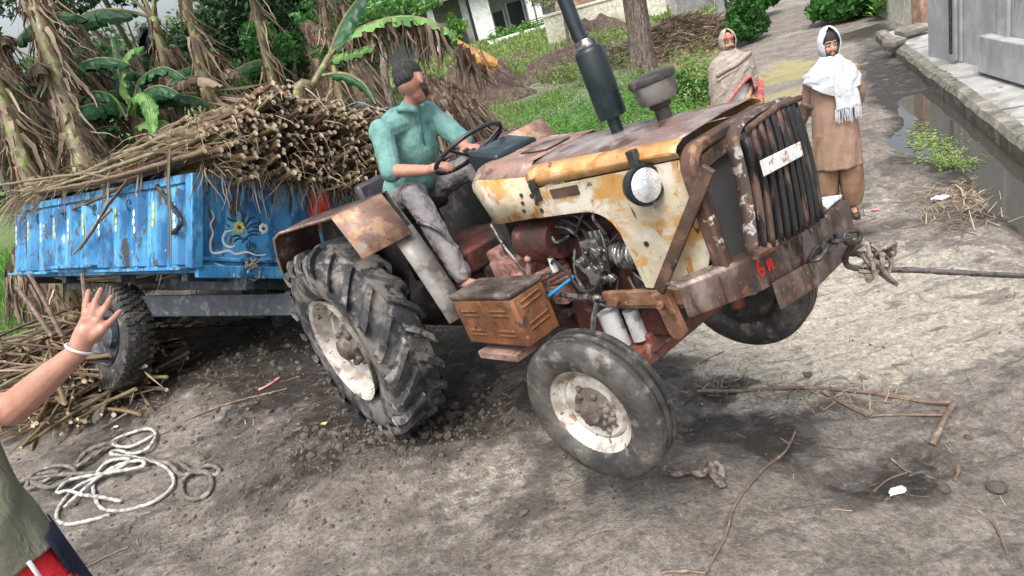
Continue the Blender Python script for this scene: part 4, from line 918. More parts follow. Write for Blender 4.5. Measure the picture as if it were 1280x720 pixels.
# tow chain shackled through the bumper
lk = [((2.955, .02, .075), (0, 1, .25), 0), ((2.97, .09, .085), (.1, 1, .15), 1), ((2.975, .155, .07), (.1, 1, -.25), 0), ((2.99, .215, .05), (.2, 1, -.35), 1)]
ch_ = None
for c_, d, fl in lk:
    c_ = Vector(c_); d = Vector(d).normalized(); n_ = Vector((1, 0, 0)) if fl else Vector((0, 0, 1)); sd_ = d.cross(n_).normalized(); pts = []
    for k in range(20):
        a = 2 * PI * k / 20; pts.append(c_ + d * (.024 * math.copysign(1, math.cos(a)) + .022 * math.cos(a)) + sd_ * .024 * math.sin(a))
    mb = MB(); mb.tube(pts, .0090, 8, closed=True); TB(mb, 'chain_link', M['darkmetal'], bp)
# diagonal rusty brace from surround to chassis
for s in (-1, 1):
    mb = MB(); mb.beam((2.89, s * .345, .585), (2.455, s * .352, .115), .052, .02, (0, 1, 0)); TB(mb, 'brace', M['rustdark'], bevel=.003)
# battery / tool box with louvres on the near side
x0, x1, y0, y1, z0, z1 = 1.17, 1.74, -.60, -.38, -.065, .235
mb = MB(); mb.box(((x0 + x1) / 2, (y0 + y1) / 2, (z0 + z1) / 2 - .01), (x1 - x0, y1 - y0, z1 - z0 - .03)); bx = TB(mb, 'tool_box', M['rustbox'], bevel=.014)
mb = MB(); mb.box(((x0 + x1) / 2, (y0 + y1) / 2, z1 - .012), (x1 - x0 + .012, y1 - y0 + .012, .035)); TB(mb, 'lid', M['boxlid'], bx, bevel=.014)
for cx in (x0 + .15, x0 + .42):
    mb = MB()
    for dz in (.06, .035, -.055, -.08): mb.tube([(cx - .075, y0 - .002, .085 + dz), (cx + .075, y0 - .002, .085 + dz)], .007, 6)
    mb.beam((cx, y0 - .001, .10), (cx, y0 - .001, .055), .012, .012); TB(mb, 'louvre', M['rustbox'], bx)
mb = MB(); mb.tube([((x0 + x1) / 2, y0, -.04), ((x0 + x1) / 2, y0, .2)], .006, 6); TB(mb, 'seam', M['rustbox'], bx); mb = MB()
for dz in (.055, -.065):
    mb = MB(); mb.tube([(x1 + .001, y0 + .045, .115 + dz), (x1 + .001, y1 - .045, .125 + dz)], .007, 6); mb.tube([(x1 + .001, y0 + .045, .085 + dz), (x1 + .001, y1 - .045, .095 + dz)], .007, 6); TB(mb, 'louvre', M['rustbox'], bx)
mb = MB(); mb.box((1.42, -.49, -.12), (.36, .26, .045)); TB(mb, 'step', M['pink'], bevel=.006)
mb = MB(); mb.beam((1.2, -.36, -.05), (1.2, -.1, -.05), .05, .03); mb.beam((1.65, -.36, -.05), (1.65, -.1, -.05), .05, .03); TB(mb, 'box_bracket', M['darkmetal'])
# mudguards
for s in (-1, 1):
    yo, yi = s * .80, s * .44
    top = [(-.80, .56), (-.70, .72), (-.58, .835), (-.40, .865), (.30, .865), (.70, .865)]
    mb = MB(); mb.grid([[(x_, yo, z_), (x_, (yo + yi) / 2, z_ + .006), (x_, yi, z_)] for x_, z_ in top]); fe = TB(mb, 'mudguard', M['fendertop'], solid=.008)
    mb = MB(); mb.tube([(x_, yo, z_ - .004) for x_, z_ in top], .011, 6); TB(mb, 'edge_bead', M['pink'], fe)
    mb = MB(); fl = [(.70, .868), (.74, .862), (.89, .60)]
    mb.grid([[(x_, s * .845 if i else s * .83, z_), (x_, s * .50, z_ + (.0))] for i, (x_, z_) in enumerate(fl)]); TB(mb, 'front_flap', M['fenderflap'], fe, solid=.007, auto=20)
    mb = MB(); P_ = [(-.75, .55), (-.5, .83), (.70, .86), (.82, .62), (.93, .35), (1.03, .06), (.94, .02), (.80, .28), (.6, .45), (.45, .3), (.3, .1), (-.35, .1), (-.6, .45)]
    mb.prism(P_, 1, s * .44, s * .448); TB(mb, 'inner_panel', M['darkpanel'], fe, smooth=False)
    rows = []
    for (x_, z_) in ((.82, .64), (.90, .45), (.98, .22), (1.03, .06)): rows.append([(x_, s * .60, z_), (x_ + .015, s * .52, z_), (x_, s * .445, z_)])
    mb = MB(); mb.grid(rows); TB(mb, 'front_skirt', M['greypanel'], fe, solid=.006)
# footboards, pedals, seat
for s in (-1, 1):
    mb = MB(); mb.box((1.10, s * .33, .03), (.42, .24, .02)); TB(mb, 'footplate', M['rustdark'], bevel=.004)
mb = MB(); mb.beam((1.22, -.30, .10), (1.28, -.20, .24), .03, .02); mb.box((1.20, -.32, .10), (.10, .08, .02), Matrix.Rotation(.4, 3, 'Y')); TB(mb, 'pedal', M['axle'], bevel=.003)
mb = MB(); mb.box((.02, 0, .62), (.40, .44, .09)); se = TB(mb, 'seat', M['seat'], bevel=.035)
mb = MB(); mb.box((-.20, 0, .80), (.08, .46, .30), Matrix.Rotation(-.15, 3, 'Y')); TB(mb, 'backrest', M['seat'], se, bevel=.035)
mb = MB(); mb.box((.0, 0, .42), (.3, .3, .32)); TB(mb, 'seat_base', M['darkmetal'], bevel=.02)
mb = MB(); mb.tube(spline([(.62, -.30, .60), (.75, -.36, .62), (.88, -.34, .55), (.92, -.28, .40)], 6), .011, 8); TB(mb, 'grab_rail', M['metal'])
mb = MB(); mb.beam((-.3, 0, -.16), (-.72, 0, -.2), .10, .06); mb.box((-.72, 0, -.19), (.12, .12, .10)); TB(mb, 'drawbar', M['rustdark'], bevel=.01)
mb = MB()
for s in (-1, 1): mb.beam((-.1, s * .16, .1), (-.75, s * .28, -.12), .03, .05); mb.beam((.0, s * .16, .3), (-.55, s * .24, .34), .03, .04)
TB(mb, 'lift_arm', M['rustdark'], bevel=.005)
# ------------------------------------------------------------------ trailer (tipped away from the camera)
TX = .805 * C_R - .593 * C_F; TY = .593 * C_R + .805 * C_F; TZ = -C_D
LR = Matrix((TX, TY, TZ)).transposed(); LO = pd(243, 336, 5.3); LM = Matrix.Translation(LO) @ LR.to_4x4(); LI = LM.inverted()
tl = empty('farm_trailer', label='blue steel farm trailer loaded with sugarcane and tipped over away from the tractor', cat='trailer', mat=LM)
def tloc(px, py, yv):
    o = LI @ C_O; d = LR.transposed() @ ((px - 640) / FPX * C_R + (py - 360) / FPX * C_D + C_F); k = (yv - o.y) / d.y; return o + d * k
LEN, WID, HT = 3.62, 1.9, .74
def side(yv, sgn):
    mb = MB(); mb.box((-LEN / 2, yv, HT / 2), (LEN, .02, HT)); mb.box((-LEN / 2, yv, HT - .03), (LEN, .07, .07)); sd_ = mb.build('side_board', M['blue'], tl, bevel=.006)
    n = 11
    for k in range(n):
        x_ = -.16 - (LEN - .3) * k / (n - 1); mb = MB()
        y2 = yv + sgn * .075
        mb.add([(x_ - .085, yv + sgn * .011, .03), (x_ - .045, y2, .03), (x_ + .045, y2, .03), (x_ + .085, yv + sgn * .011, .03), (x_ - .085, yv + sgn * .011, HT - .14), (x_ - .045, y2, HT - .10), (x_ + .045, y2, HT - .10), (x_ + .085, yv + sgn * .011, HT - .14)],
               [(0, 1, 5, 4), (1, 2, 6, 5), (2, 3, 7, 6), (4, 5, 6, 7), (0, 3, 2, 1)])
        rb = mb.build('rib', M['blue'], sd_, smooth=False, bevel=.006)
        if sgn < 0:
            mb = MB(); yy = y2 - .003; z0 = .34 + .03 * (k % 2)
            for q in range(3): mb.ell((x_ + rng.uniform(-.008, .008), yy, z0 + .07 * q), (.020, .003, .034), nu=8, nv=6)
            mb.build('paint_mark', M['yellow'] if k % 2 else M['white'], rb)
            if k in (1, 3, 5, 7, 9):
                mb = MB(); mb.tube([(x_ + .13 + .035 * math.cos(a), yv - .03, HT - .17 + .045 * math.sin(a)) for a in np.linspace(0, 5.2, 12)], .006, 6); mb.build('tie_hook', M['darkmetal'], sd_)
    # bottom flange: three stretches, the middle one cut up over the wheel
    mb = MB()
    for a, b_, z0 in ((0, -1.55, .0), (-1.58, -2.55, .05), (-2.58, -LEN, .0)): mb.box(((a + b_) / 2, yv + sgn * .05, z0), (abs(a - b_), .12, .025))
    mb.build('bottom_flange', M['blue'], sd_, bevel=.004)
side(0, -1); side(WID, 1)
mb = MB(); mb.box((.0, WID / 2, HT / 2), (.03, WID, HT)); mb.box((.02, WID / 2, HT - .03), (.07, WID, .07)); mb.box((.02, WID / 2, .08), (.05, WID, .03)); mb.box((.025, WID / 2, -.02), (.05, WID, .10)); fb = mb.build('front_board', M['blue'], tl, bevel=.006)
for yy in (-.005, WID + .005): mb = MB(); mb.box((.01, yy, HT / 2), (.10, .10, HT)); mb.build('corner_post', M['blue'], fb, bevel=.012)
mb = MB(); mb.box((-LEN, WID / 2, HT / 2), (.03, WID, HT)); mb.build('tailboard', M['blue'], tl, bevel=.006)
mb = MB(); mb.box((-LEN / 2, WID / 2, -.015), (LEN, WID, .03)); mb.build('bed', M['dblue'], tl)
# brush-painted decoration on the front board
XF = .0175
def brush(name, strokes, mat, w=.007):
    mb = MB()
    for st in strokes:
        P_ = spline([Vector((XF, a, b_)) for a, b_ in st], 5); rows = []
        for i, p in enumerate(P_):
            d = (P_[min(i + 1, len(P_) - 1)] - P_[max(i - 1, 0)]).normalized(); n_ = Vector((0, -d.z, d.y)); ww = w * (.5 + .8 * math.sin(PI * (i + .5) / len(P_))); rows.append([p + n_ * ww, p - n_ * ww])
        mb.grid(rows)
    return mb.build(name, mat, fb, smooth=False, fixn=False)
fy = lambda px, py: (lambda q: (q[0], q[1]))(_front(px, py))
def _front(px, py):
    o = LI @ C_O; d = LR.transposed() @ ((px - 640) / FPX * C_R + (py - 360) / FPX * C_D + C_F); k = (XF - o.x) / d.x; q = o + d * k; return (q.y, q.z)
def zz(x_, y_): return _front(180 + x_ / 3.273, 180 + y_ / 3.273)
brush('painted_scroll', [[zz(*q) for q in ((372, 352), (335, 360), (322, 385), (330, 412), (355, 422), (372, 415))], [zz(*q) for q in ((275, 270), (285, 300), (272, 330), (282, 365), (272, 400), (275, 440), (300, 446), (345, 436), (375, 450), (420, 442), (460, 455), (500, 452))],
    [zz(*q) for q in ((290, 488), (320, 498), (350, 508), (385, 500))], [zz(*q) for q in ((205, 478), (300, 468), (420, 474), (520, 472))]], M['white'], .0075)
brush('painted_leaf', [[zz(*q) for q in s] for s in (((355, 385), (375, 375), (398, 378)), ((365, 400), (385, 388), (408, 386)), ((400, 405), (410, 392), (425, 388)), ((415, 385), (440, 370), (470, 372)), ((420, 350), (440, 330), (470, 322)), ((415, 335), (430, 310), (455, 298)),
    ((425, 365), (450, 355), (480, 360)), ((340, 300), (355, 312), (378, 315)), ((400, 320), (405, 300), (420, 285)), ((430, 395), (436, 410), (432, 425), (420, 420), (422, 405)), ((445, 405), (447, 425)), ((455, 408), (458, 424)), ((440, 340), (460, 340), (476, 348)))], M['inkp'], .0065)
for (a, b_), col, r_, nme in (((390, 342), 'yellow', .045, 'yellow painted flower'), ((489, 346), 'white', .04, 'white painted flower')):
    y_, z_ = zz(a, b_); mb = MB()
    for k in range(7):
        an = 2 * PI * k / 7; mb.ell((XF + .001, y_ + r_ * .75 * math.cos(an), z_ + r_ * .75 * math.sin(an)), (.002, r_ * .42, r_ * .42), nu=8, nv=6)
    f_ = mb.build('painted_flower', M[col], fb); f_['label'] = nme
    mb = MB(); mb.ell((XF + .003, y_, z_), (.002, r_ * .35, r_ * .35), nu=10, nv=6); mb.build('flower_centre', M['inkp'], f_)
# iron ring with rag below the front board
y_, z_ = _front(311, 338); mb = MB(); mb.tube([(.09, y_ + .055 * math.cos(a), z_ - .03 + .055 * math.sin(a)) for a in np.linspace(0, 2 * PI, 24, endpoint=False)], .008, 8, closed=True); rg = mb.build('iron_ring', M['metal'], fb)
mb = MB()
for k in range(16):
    p0 = Vector((.075 + rng.uniform(-.02, .02), y_ + rng.uniform(-.06, .05), z_ + .05 + rng.uniform(-.03, .04))); mb.tube([p0, p0 + Vector((rng.uniform(-.01, .03), rng.uniform(-.06, .06), rng.uniform(-.07, .05)))], .007, 5)
mb.build('knotted_cord', M['rag'], rg)
# chassis, drawbar, axle
mb = MB()
for yy in (.45, WID - .45): mb.box((-LEN / 2 + .1, yy, -.10), (LEN - .1, .09, .14))
for xx in (-.25, -1.4, -2.6, -3.4): mb.box((xx, WID / 2, -.06), (.09, WID - .1, .08))
mb.build('chassis_frame', M['chassis'], tl, bevel=.008)
HITCH = LI @ (TM @ Vector((-.74, 0, -.17)))
mb = MB(); pA = tloc(205, 384, .35); pB = HITCH
mb.beam(pA + (pA - pB) * .3, pB + Vector((0, 0, .05)), .09, .20); mb.beam((-.6, WID - .45, -.22), pB + Vector((0, .06, .05)), .08, .14); mb.build('drawbar_beam', M['chassis'], tl, bevel=.01)
WC = tloc(146, 420, .16)
mb = MB(); mb.beam((WC.x, .2, WC.z), (WC.x, WID - .2, WC.z), .10, .10); mb.box((WC.x, .45, WC.z + .15), (.9, .07, .05)); mb.box((WC.x, WID - .45, WC.z + .15), (.9, .07, .05)); mb.build('trailer_axle', M['darkmetal'], tl, bevel=.01)
for yy in (.16, WID - .16):
    c = (WC.x, yy, WC.z); R, rr, w_ = .49, .26, .24
    wh = MB().lathe([(.26, .09), (.28, .11), (.27, .07), (.24, .04), (.24, -.04), (.27, -.07), (.28, -.11), (.26, -.09), (.22, -.02), (.22, .02)], 40, 1, c, close=True).build('wheel', M['chassis'], tl)
    t_ = MB(); t_.lathe(tyre_prof(R, w_, rr), 64, 1, c, close=True)
    for k in range(44):
        a = 2 * PI * k / 44
        for (h0, h1, off) in ((-.118, -.055, 0), (-.045, -.004, .07), (.004, .045, .0), (.055, .118, .07)):
            rows = []
            for yq in (h0, h1):
                aa = a + off + .25 * (yq - h0); dr = -.012 if abs(yq) > .1 else .0
                rows.append([((R + e + dr) * math.cos(aa + d), c[1] + yq, (R + e + dr) * math.sin(aa + d)) for d, e in ((-.05, -.02), (-.045, .013), (.045, .013), (.05, -.02))])
            rows = [[(p[0] + c[0], p[1], p[2] + c[2]) for p in r] for r in rows]
            s0 = len(t_.v); t_.grid(rows); t_.f.append((s0, s0 + 1, s0 + 2, s0 + 3)); t_.f.append((s0 + 4, s0 + 5, s0 + 6, s0 + 7)); t_.mi += [0, 0]
    for k in range(36):
        a = 2 * PI * k / 36
        for s in (-1, 1): t_.box((c[0] + (R - .045) * math.cos(a), c[1] + s * .118, c[2] + (R - .045) * math.sin(a)), (.05, .008, .018), Matrix.Rotation(-a, 3, 'Y'))
    t_.build('tyre', surf('worn_trailer_tyre', (.032, .031, .03), [((.12, .105, .09), 5, .5, .66), ((.17, .15, .13), 14, .6, .7)], .6, 0, .3, 10, .4, 60), wh, auto=35)
    sg = -1 if yy < 1 else 1
    MB().lathe([(.24, sg * .03), (.2, sg * .06), (.12, sg * .02), (.11, sg * .09), (.06, sg * .12), (0, sg * .12)], 32, 1, c).build('hub', M['chassis'], wh)
# dark rope tied round the second rib and hanging down the corner
mb = MB(); P_ = spline([tloc(*q, -.10) for q in ((196, 232), (206, 245), (218, 262), (226, 275), (222, 286), (214, 292))], 7); mb.tube(P_, .018, 9, twist=(3, .18, 60))
o = mb.build('hanging_rope', M['blackrub']); o.matrix_world = LM; setp(o, 'thick black rope hanging from the cane load over the trailer corner', 'rope')
# red can glimpsed between trailer and mudguard
mb = MB(); mb.lathe([(.0, -.16), (.09, -.16), (.10, -.14), (.10, .12), (.07, .15), (.03, .16), (.03, .2), (0, .2)], 24, 2); o = mb.build('red_can', surf('red_plastic_can', (.32, .02, .02), [], .35)); q = tloc(384, 268, 1.05); o.matrix_world = Matrix.Translation(LM @ Vector((.08, 1.12, .56))) @ LR.to_4x4()
setp(o, 'small red can wedged between the trailer front and the mudguard', 'can')

# ------------------------------------------------------------------ sugarcane
def cane_mesh(L, r, bend, seed, front_cut=True):
    g_ = np.random.default_rng(seed); mb = MB(); pts = []; rs = []; nn = int(L / .13)
    for i in range(nn + 1):
        f = i / nn; x_ = -L * f
        for k, (dx, kk) in enumerate(((0, 1.0), (.012, 1.16), (.024, 1.0))):
            xx = x_ - dx
            pts.append(Vector((xx, bend[0] * math.sin(PI * f) + .0028 * math.sin(i * 1.7 + seed), bend[1] * math.sin(PI * f) + .0028 * math.cos(i * 2.3 + seed)))); rs.append(r * kk * (1 - .25 * f))
    mb.tube(pts, rs, 7, mi=0, capmi=1)
    # dry leaf shreds at some nodes
    for _ in range(int(g_.integers(1, 5))):
        f = g_.uniform(.0, .8); p = Vector((-L * f, bend[0] * math.sin(PI * f), bend[1] * math.sin(PI * f))); d = Vector(g_.normal(0, 1, 3)) * .06 + Vector((-.12, 0, -.02)); s_ = Vector((0, .008, 0))
        n0 = len(mb.v); mb.v += [tuple(p - s_), tuple(p + s_), tuple(p + d * 1.2 + s_ * .8 + Vector((0, 0, -.02))), tuple(p + d * 2.4)]; mb.f += [(n0, n0 + 1, n0 + 2, n0 + 3)]; mb.mi += [2]
    me = bpy.data.meshes.new('sugarcane_stalk'); me.from_pydata(mb.v, [], mb.f); me.materials.append(M['cane']); me.materials.append(M['canecut']); me.materials.append(M['straw']); me.polygons.foreach_set('material_index', mb.mi); me.polygons.foreach_set('use_smooth', [i == 0 for i in mb.mi]); return me
CM = {}
for L in (3.1, 2.4, 1.4, .8): CM[L] = [cane_mesh(L, r_, (rng.uniform(-.06, .06), rng.uniform(-.14, .03)) if L > 1 else (rng.uniform(-.04, .04), .02), int(L * 10) + s, True) for s, r_ in enumerate((.0165, .0195, .0215, .018))]
CM['f'] = [cane_mesh(3.2, r_, (.02 * (s - 1.5), -.02 - .01 * s), 90 + s) for s, r_ in enumerate((.0165, .0195, .0215, .018))]
CM['r'] = [cane_mesh(2.3, r_, (.03 * (s - 1.5), -.01 - .01 * s), 95 + s) for s, r_ in enumerate((.0165, .0195, .0215, .018))]
def cane_mats():
    c = M['cane'].node_tree
cane_count = 0
def cane_obj(me, mat, label, group):
    o = bpy.data.objects.new('sugarcane_stalk', me); COL.objects.link(o); o.matrix_world = mat; setp(o, label, 'sugarcane', group); return o
def dirmat(p, d, roll=0):
    d = Vector(d).normalized(); u = Vector((0, 0, 1)); y_ = u.cross(d).normalized(); z_ = d.cross(y_); R_ = Matrix((d, y_, z_)).transposed().to_4x4(); return Matrix.Translation(p) @ R_ @ Matrix.Rotation(roll, 4, 'X')
def top_z(y_):      # top of the load in trailer coordinates at the front
    return np.interp(y_, [-.25, .05, .35, .6, .9, 1.3, 2.0], [.84, 1.12, 1.42, 1.60, 1.56, 1.50, 1.62])
stuffm = MB()
def bake(mb, me, mat):
    n0 = len(mb.v); mb.v.extend([tuple(mat @ v.co) for v in me.vertices]); mb.f.extend([tuple(i + n0 for i in p.vertices) for p in me.polygons]); mb.mi.extend([p.material_index for p in me.polygons])
lab_front = 'cut sugarcane stalk in the load with its pale sawn end towards the tractor'
# individuals: the outer shell of the load facing the camera
k = 0
for i in range(205):
    y_ = -.12 + 2.0 * rng.random(); zt = float(top_z(y_)); z_ = .70 + (zt - .70) * rng.random() ** .8
    x_ = .06 + .30 * rng.random() + .12 * (1 - (z_ - .7) / 1.0)
    if y_ < .1 and z_ < .75: z_ = .80
    dy = min(max(rng.normal(0, .10) - .03, (y_ - 1.75) / 3), max((y_ - .24) / 3, -.01)); dz = .13 + .16 * (z_ - .72) + rng.normal(0, .05)
    if y_ < .26: z_ = max(z_, .86); dz = (z_ - .82) / 3.6; dy = 0
    mt = LM @ dirmat(Vector((x_, y_, z_)), (1, dy, dz), rng.uniform(-.4, .4)); me_ = CM[3.1 if rng.random() < .5 else 2.4][rng.integers(0, 4)]
    cane_obj(me_, mt, lab_front, 'sugarcane stalks ending at the front of the load'); k += 1
# stalks on the near top flank, drooping to the rear over the side board
for i in range(48):
    f = rng.random(); x_ = .05 - 1.0 * rng.random(); z_ = 1.06 + .38 * f; y_ = .02 + .45 * f + rng.normal(0, .03)
    mt = LM @ dirmat(Vector((x_, y_, z_)), (1, -.01 + .05 * rng.random(), (z_ - (.80 + .16 * f)) / (3.6 + x_) + rng.normal(0, .008)), rng.uniform(-.2, .2))
    cane_obj(CM['f'][rng.integers(0, 4)], mt, 'long sugarcane stalk drooping along the near flank of the load towards the tailboard', 'sugarcane stalks on the near flank')
# rear bunch hanging over the tail
for i in range(14):
    z_ = .84 + .12 * rng.random(); y_ = .02 + .3 * rng.random(); x_ = -1.0 - .6 * rng.random()
    mt = LM @ dirmat(Vector((x_, y_, z_)), (1, rng.normal(0.0, .05), .0 + rng.normal(0, .012)), rng.uniform(-.3, .3))
    cane_obj(CM['r'][rng.integers(0, 4)], mt, 'loose sugarcane stalk lying at the rear end of the trailer load', 'loose stalks at the rear of the load')
# mass of the load behind that shell
def bulk(n, f):
    mb = MB()
    for i in range(n): f(mb)
    return mb
def f1(mb):
    y_ = -.05 + 1.9 * rng.random(); zt = float(top_z(y_)) - .02; z_ = .12 + (zt - .12) * rng.random() ** .75
    if z_ < .95: y_ = min(max(y_, .24), 1.7)
    x_ = .0 + (.30 if z_ > .76 else -.05) * rng.random(); dz = .05 + .17 * max(z_ - .7, 0) + rng.normal(0, .02)
    bake(mb, CM[3.1][rng.integers(0, 4)], dirmat(Vector((x_, y_, z_)), (1, rng.normal(0, .02), dz)))
mb = bulk(760, f1)
o = mb.build('sugarcane_load', [M['cane'], M['canecut'], M['straw']], fixn=False); o.matrix_world = LM; setp(o, 'heaped bulk of the sugarcane load behind the front stalks', 'sugarcane', None, 'stuff')
# dry leaves hanging out of the load
def ribbon(mb, p, d, L, w_, droop=.6, seg=5, curl=.2):
    p = Vector(p); d = Vector(d).normalized(); s_ = d.cross(Vector((rng.normal(), rng.normal(), rng.normal()))).normalized(); rows = []
    for i in range(seg + 1):
        f = i / seg; rows.append([p - s_ * w_ * (1 - f * .85), p + s_ * w_ * (1 - f * .85)]); d = (d + Vector((rng.normal(0, curl), rng.normal(0, curl), -droop / seg + rng.normal(0, curl * .5)))).normalized(); p = p + d * L / seg
    mb.grid(rows); return mb
mb = MB()
for i in range(480):
    y_ = -.12 + 2.0 * rng.random(); z_ = .72 + (float(top_z(y_)) - .68) * rng.random(); ribbon(mb, (.02 + .40 * rng.random(), y_, z_), (.7 + rng.normal(0, .3), rng.normal(0, .6), rng.normal(-.1, .5)), rng.uniform(.1, .34), rng.uniform(.003, .008), 1.0)
for i in range(210):
    y_ = -.05 + 1.9 * rng.random(); ribbon(mb, (.10 + .1 * rng.random(), y_, .74 + .1 * rng.random()), (.3, rng.normal(0, .3), -.8), rng.uniform(.12, .42), rng.uniform(.003, .008), 1.0)
for i in range(220):
    x_ = -3.7 * rng.random(); z_ = .84 + .45 * rng.random() * (1 + x_ / 4); ribbon(mb, (x_, -.02 + .3 * (z_ - .8) , z_ + .02), (rng.normal(0, .7), -.6, rng.normal(0, .4)), rng.uniform(.12, .45), rng.uniform(.004, .009), 1.1)
for i in range(160):
    ribbon(mb, (-3.4 + .3 * rng.normal(), -.05 + .2 * rng.random(), .8 + .1 * rng.random()), (-.5, -.4, -.3), rng.uniform(.2, .5), rng.uniform(.005, .012), 1.3)
o = mb.build('cane_trash', M['straw'], smooth=False, fixn=False); o.matrix_world = LM; setp(o, 'dry leaf shreds tangled in the sugarcane load', 'straw', None, 'stuff')
# three stalks dangling down the side
for q, lab in ((((100, 232), (150, 340)), 0), ):
    pass
for (a, b_, yv), lab in zip(((((212, 180), (213, 328), -.16)), (((139, 262), (92, 318), -.14)), (((160, 225), (100, 312), -.15))), ('pale stalk hanging straight down the trailer corner post', 'broken cane stalk hanging down the ribbed side, lower of two', 'broken cane stalk hanging down the ribbed side, longer of two')):
    p0 = tloc(*a, yv); p1 = tloc(*b_, yv); mb = MB(); mb.tube([p0, p0.lerp(p1, .35) + Vector((0, -.015, .01)), p0.lerp(p1, .7), p1], [.012, .013, .011, .008], 7); o = mb.build('cane_stalk', M['straw'] if 'pale' in lab else M['cane']); o.matrix_world = LM; setp(o, lab, 'sugarcane')
# spilled heap on the ground in front of the trailer wheel
hc = gp(72, 476, .05)
lab_heap = 'broken sugarcane stalk in the spilled heap on the ground by the trailer wheel'
hc2 = gp(116, 500, .05)
def lobe():
    a = rng.uniform(0, 2 * PI); r_ = rng.random() ** .5; return hc2.x + .45 * r_ * math.cos(a), hc2.y + .32 * r_ * math.sin(a), (1 - r_ ** 2) * .85
def heapmat(s=1.0):
    a = rng.uniform(0, 2 * PI); r_ = rng.random() ** .5; x_ = hc.x + .02 + 1.15 * r_ * math.cos(a) * s; y_ = hc.y + .02 + .85 * r_ * math.sin(a) * s
    return x_, y_, (1 - r_ ** 2)
for i in range(45):
    x_, y_, k_ = heapmat() if i % 3 else lobe(); an = rng.normal(.2, .9); L = (1.4, .8)[rng.integers(0, 2)]; zz_ = gh(x_, y_) + .06 + .62 * k_
    c_ = Vector((x_, y_, zz_)); d = Vector((math.cos(an), math.sin(an), rng.normal(0, .10))).normalized(); cane_obj(CM[L][rng.integers(0, 4)], dirmat(c_ + d * L / 2, d, rng.uniform(0, 6)), lab_heap, 'spilled sugarcane stalks')
mb = MB()
for i in range(330):
    x_, y_, k_ = heapmat() if i % 3 else lobe(); an = rng.normal(.2, 1.0); L = (1.4, .8)[rng.integers(0, 2)]; zz_ = gh(x_, y_) + .02 + .60 * k_ * rng.random() ** .5; d = Vector((math.cos(an), math.sin(an), rng.normal(0, .12))).normalized()
    bake(mb, CM[L][rng.integers(0, 4)], dirmat(Vector((x_, y_, zz_)) + d * L / 2, d, rng.uniform(0, 6)))
setp(mb.build('sugarcane_heap', [M['cane'], M['canecut'], M['straw']], fixn=False), 'underlying tangle of the spilled sugarcane heap', 'sugarcane', None, 'stuff')
# thin stakes poking up beside the trailer tail
for (a, b_, d0), lab in zip(((((36, 342), (66, 398), 6.3)), (((20, 358), (52, 402), 6.0)), (((103, 342), (106, 395), 5.7))), ('dark stalk with a white cut top leaning beside the trailer tail', 'short brown stalk leaning at the left edge of the heap', 'upright dark stalk in front of the trailer flange')):
    mb = MB(); p0 = pd(*a, d0); p1 = pd(*b_, d0); mb.tube([p1 + (p1 - p0) * .4, p0.lerp(p1, .5) + Vector((.01, 0, 0)), p0], [.022, .02, .017], 8, mi=0, capmi=1); setp(mb.build('cane_stalk', [M['stick'], M['canecut']]), lab, 'sugarcane')
# ------------------------------------------------------------------ people
def loft(rings, n=40, fold=.0, fk=9, seed=0, ph=0.0):
    """rings: (cx, cy, z, rx, ry[, foldscale]) -> rows of points"""
    rows = []
    for i, r_ in enumerate(rings):
        cx, cy, z, rx, ry = r_[:5]; fs_ = r_[5] if len(r_) > 5 else 1; row = []
        for k in range(n):
            a = 2 * PI * k / n; w_ = 1 + fold * fs_ * (math.sin(fk * a + ph + .6 * i) + .6 * math.sin((fk * 1.7 // 1) * a + 1.3 + ph)); row.append(Vector((cx + rx * w_ * math.cos(a), cy + ry * w_ * math.sin(a), z)))
        rows.append(row)
    return rows
def lrings(keys, m=5):
    out = []
    for i in range(len(keys) - 1):
        for k in range(m):
            f = k / m; f2 = f * f * (3 - 2 * f); out.append(tuple(a + (b_ - a) * f2 for a, b_ in zip(keys[i], keys[i + 1])))
    out.append(keys[-1]); return out
def head(mb, c, R_, s=1.0, nose=True):
    """c: centre of the skull, R_: rotation (face looks along local -y)"""
    def P(x_, y_, z_): return Vector(c) + R_ @ (Vector((x_, y_, z_)) * s)
    mb.ell(P(0, .01, .02), (.074 * s, .093 * s, .098 * s), R_, 20, 14); mb.ell(P(0, -.022, -.045), (.058 * s, .066 * s, .075 * s), R_, 18, 12)
    mb.ell(P(0, -.068, -.092), (.028 * s, .022 * s, .022 * s), R_); mb.capsule(P(0, -.082, .012), .009 * s, P(0, -.104, -.028), .0135 * s, 10)
    for q in (-1, 1):
        mb.ell(P(q * .012, -.098, -.033), (.009 * s,) * 3, R_, 8, 6); mb.ell(P(q * .076, .012, -.012), (.010 * s, .02 * s, .032 * s), R_, 10, 8); mb.ell(P(q * .036, -.066, -.028), (.024 * s, .018 * s, .02 * s), R_, 10, 8)
        mb.capsule(P(q * .012, -.083, .032), .010 * s, P(q * .05, -.070, .030), .009 * s, 8)
    mb.ell(P(0, -.090, -.060), (.024 * s, .011 * s, .006 * s), R_, 12, 8); mb.ell(P(0, -.088, -.070), (.020 * s, .011 * s, .006 * s), R_, 12, 8)
    return P
def face_bits(P, R_, s, par, beard=None, hairm='hair', brows=True):
    for q in (-1, 1):
        mb = MB(); mb.ell(P(q * .031, -.080, .010), (.014 * s, .008 * s, .0065 * s), R_, 10, 8); e = mb.build('eye', M['eyew'], par)
        mb = MB(); mb.ell(P(q * .031, -.0875, .010), (.006 * s, .003 * s, .006 * s), R_, 8, 6); mb.build('iris', M['hair'], e)
        mb = MB(); mb.capsule(P(q * .014, -.093, .033), .0045 * s, P(q * .050, -.080, .034), .004 * s, 8); mb.build('eyebrow', M['hair'], par)
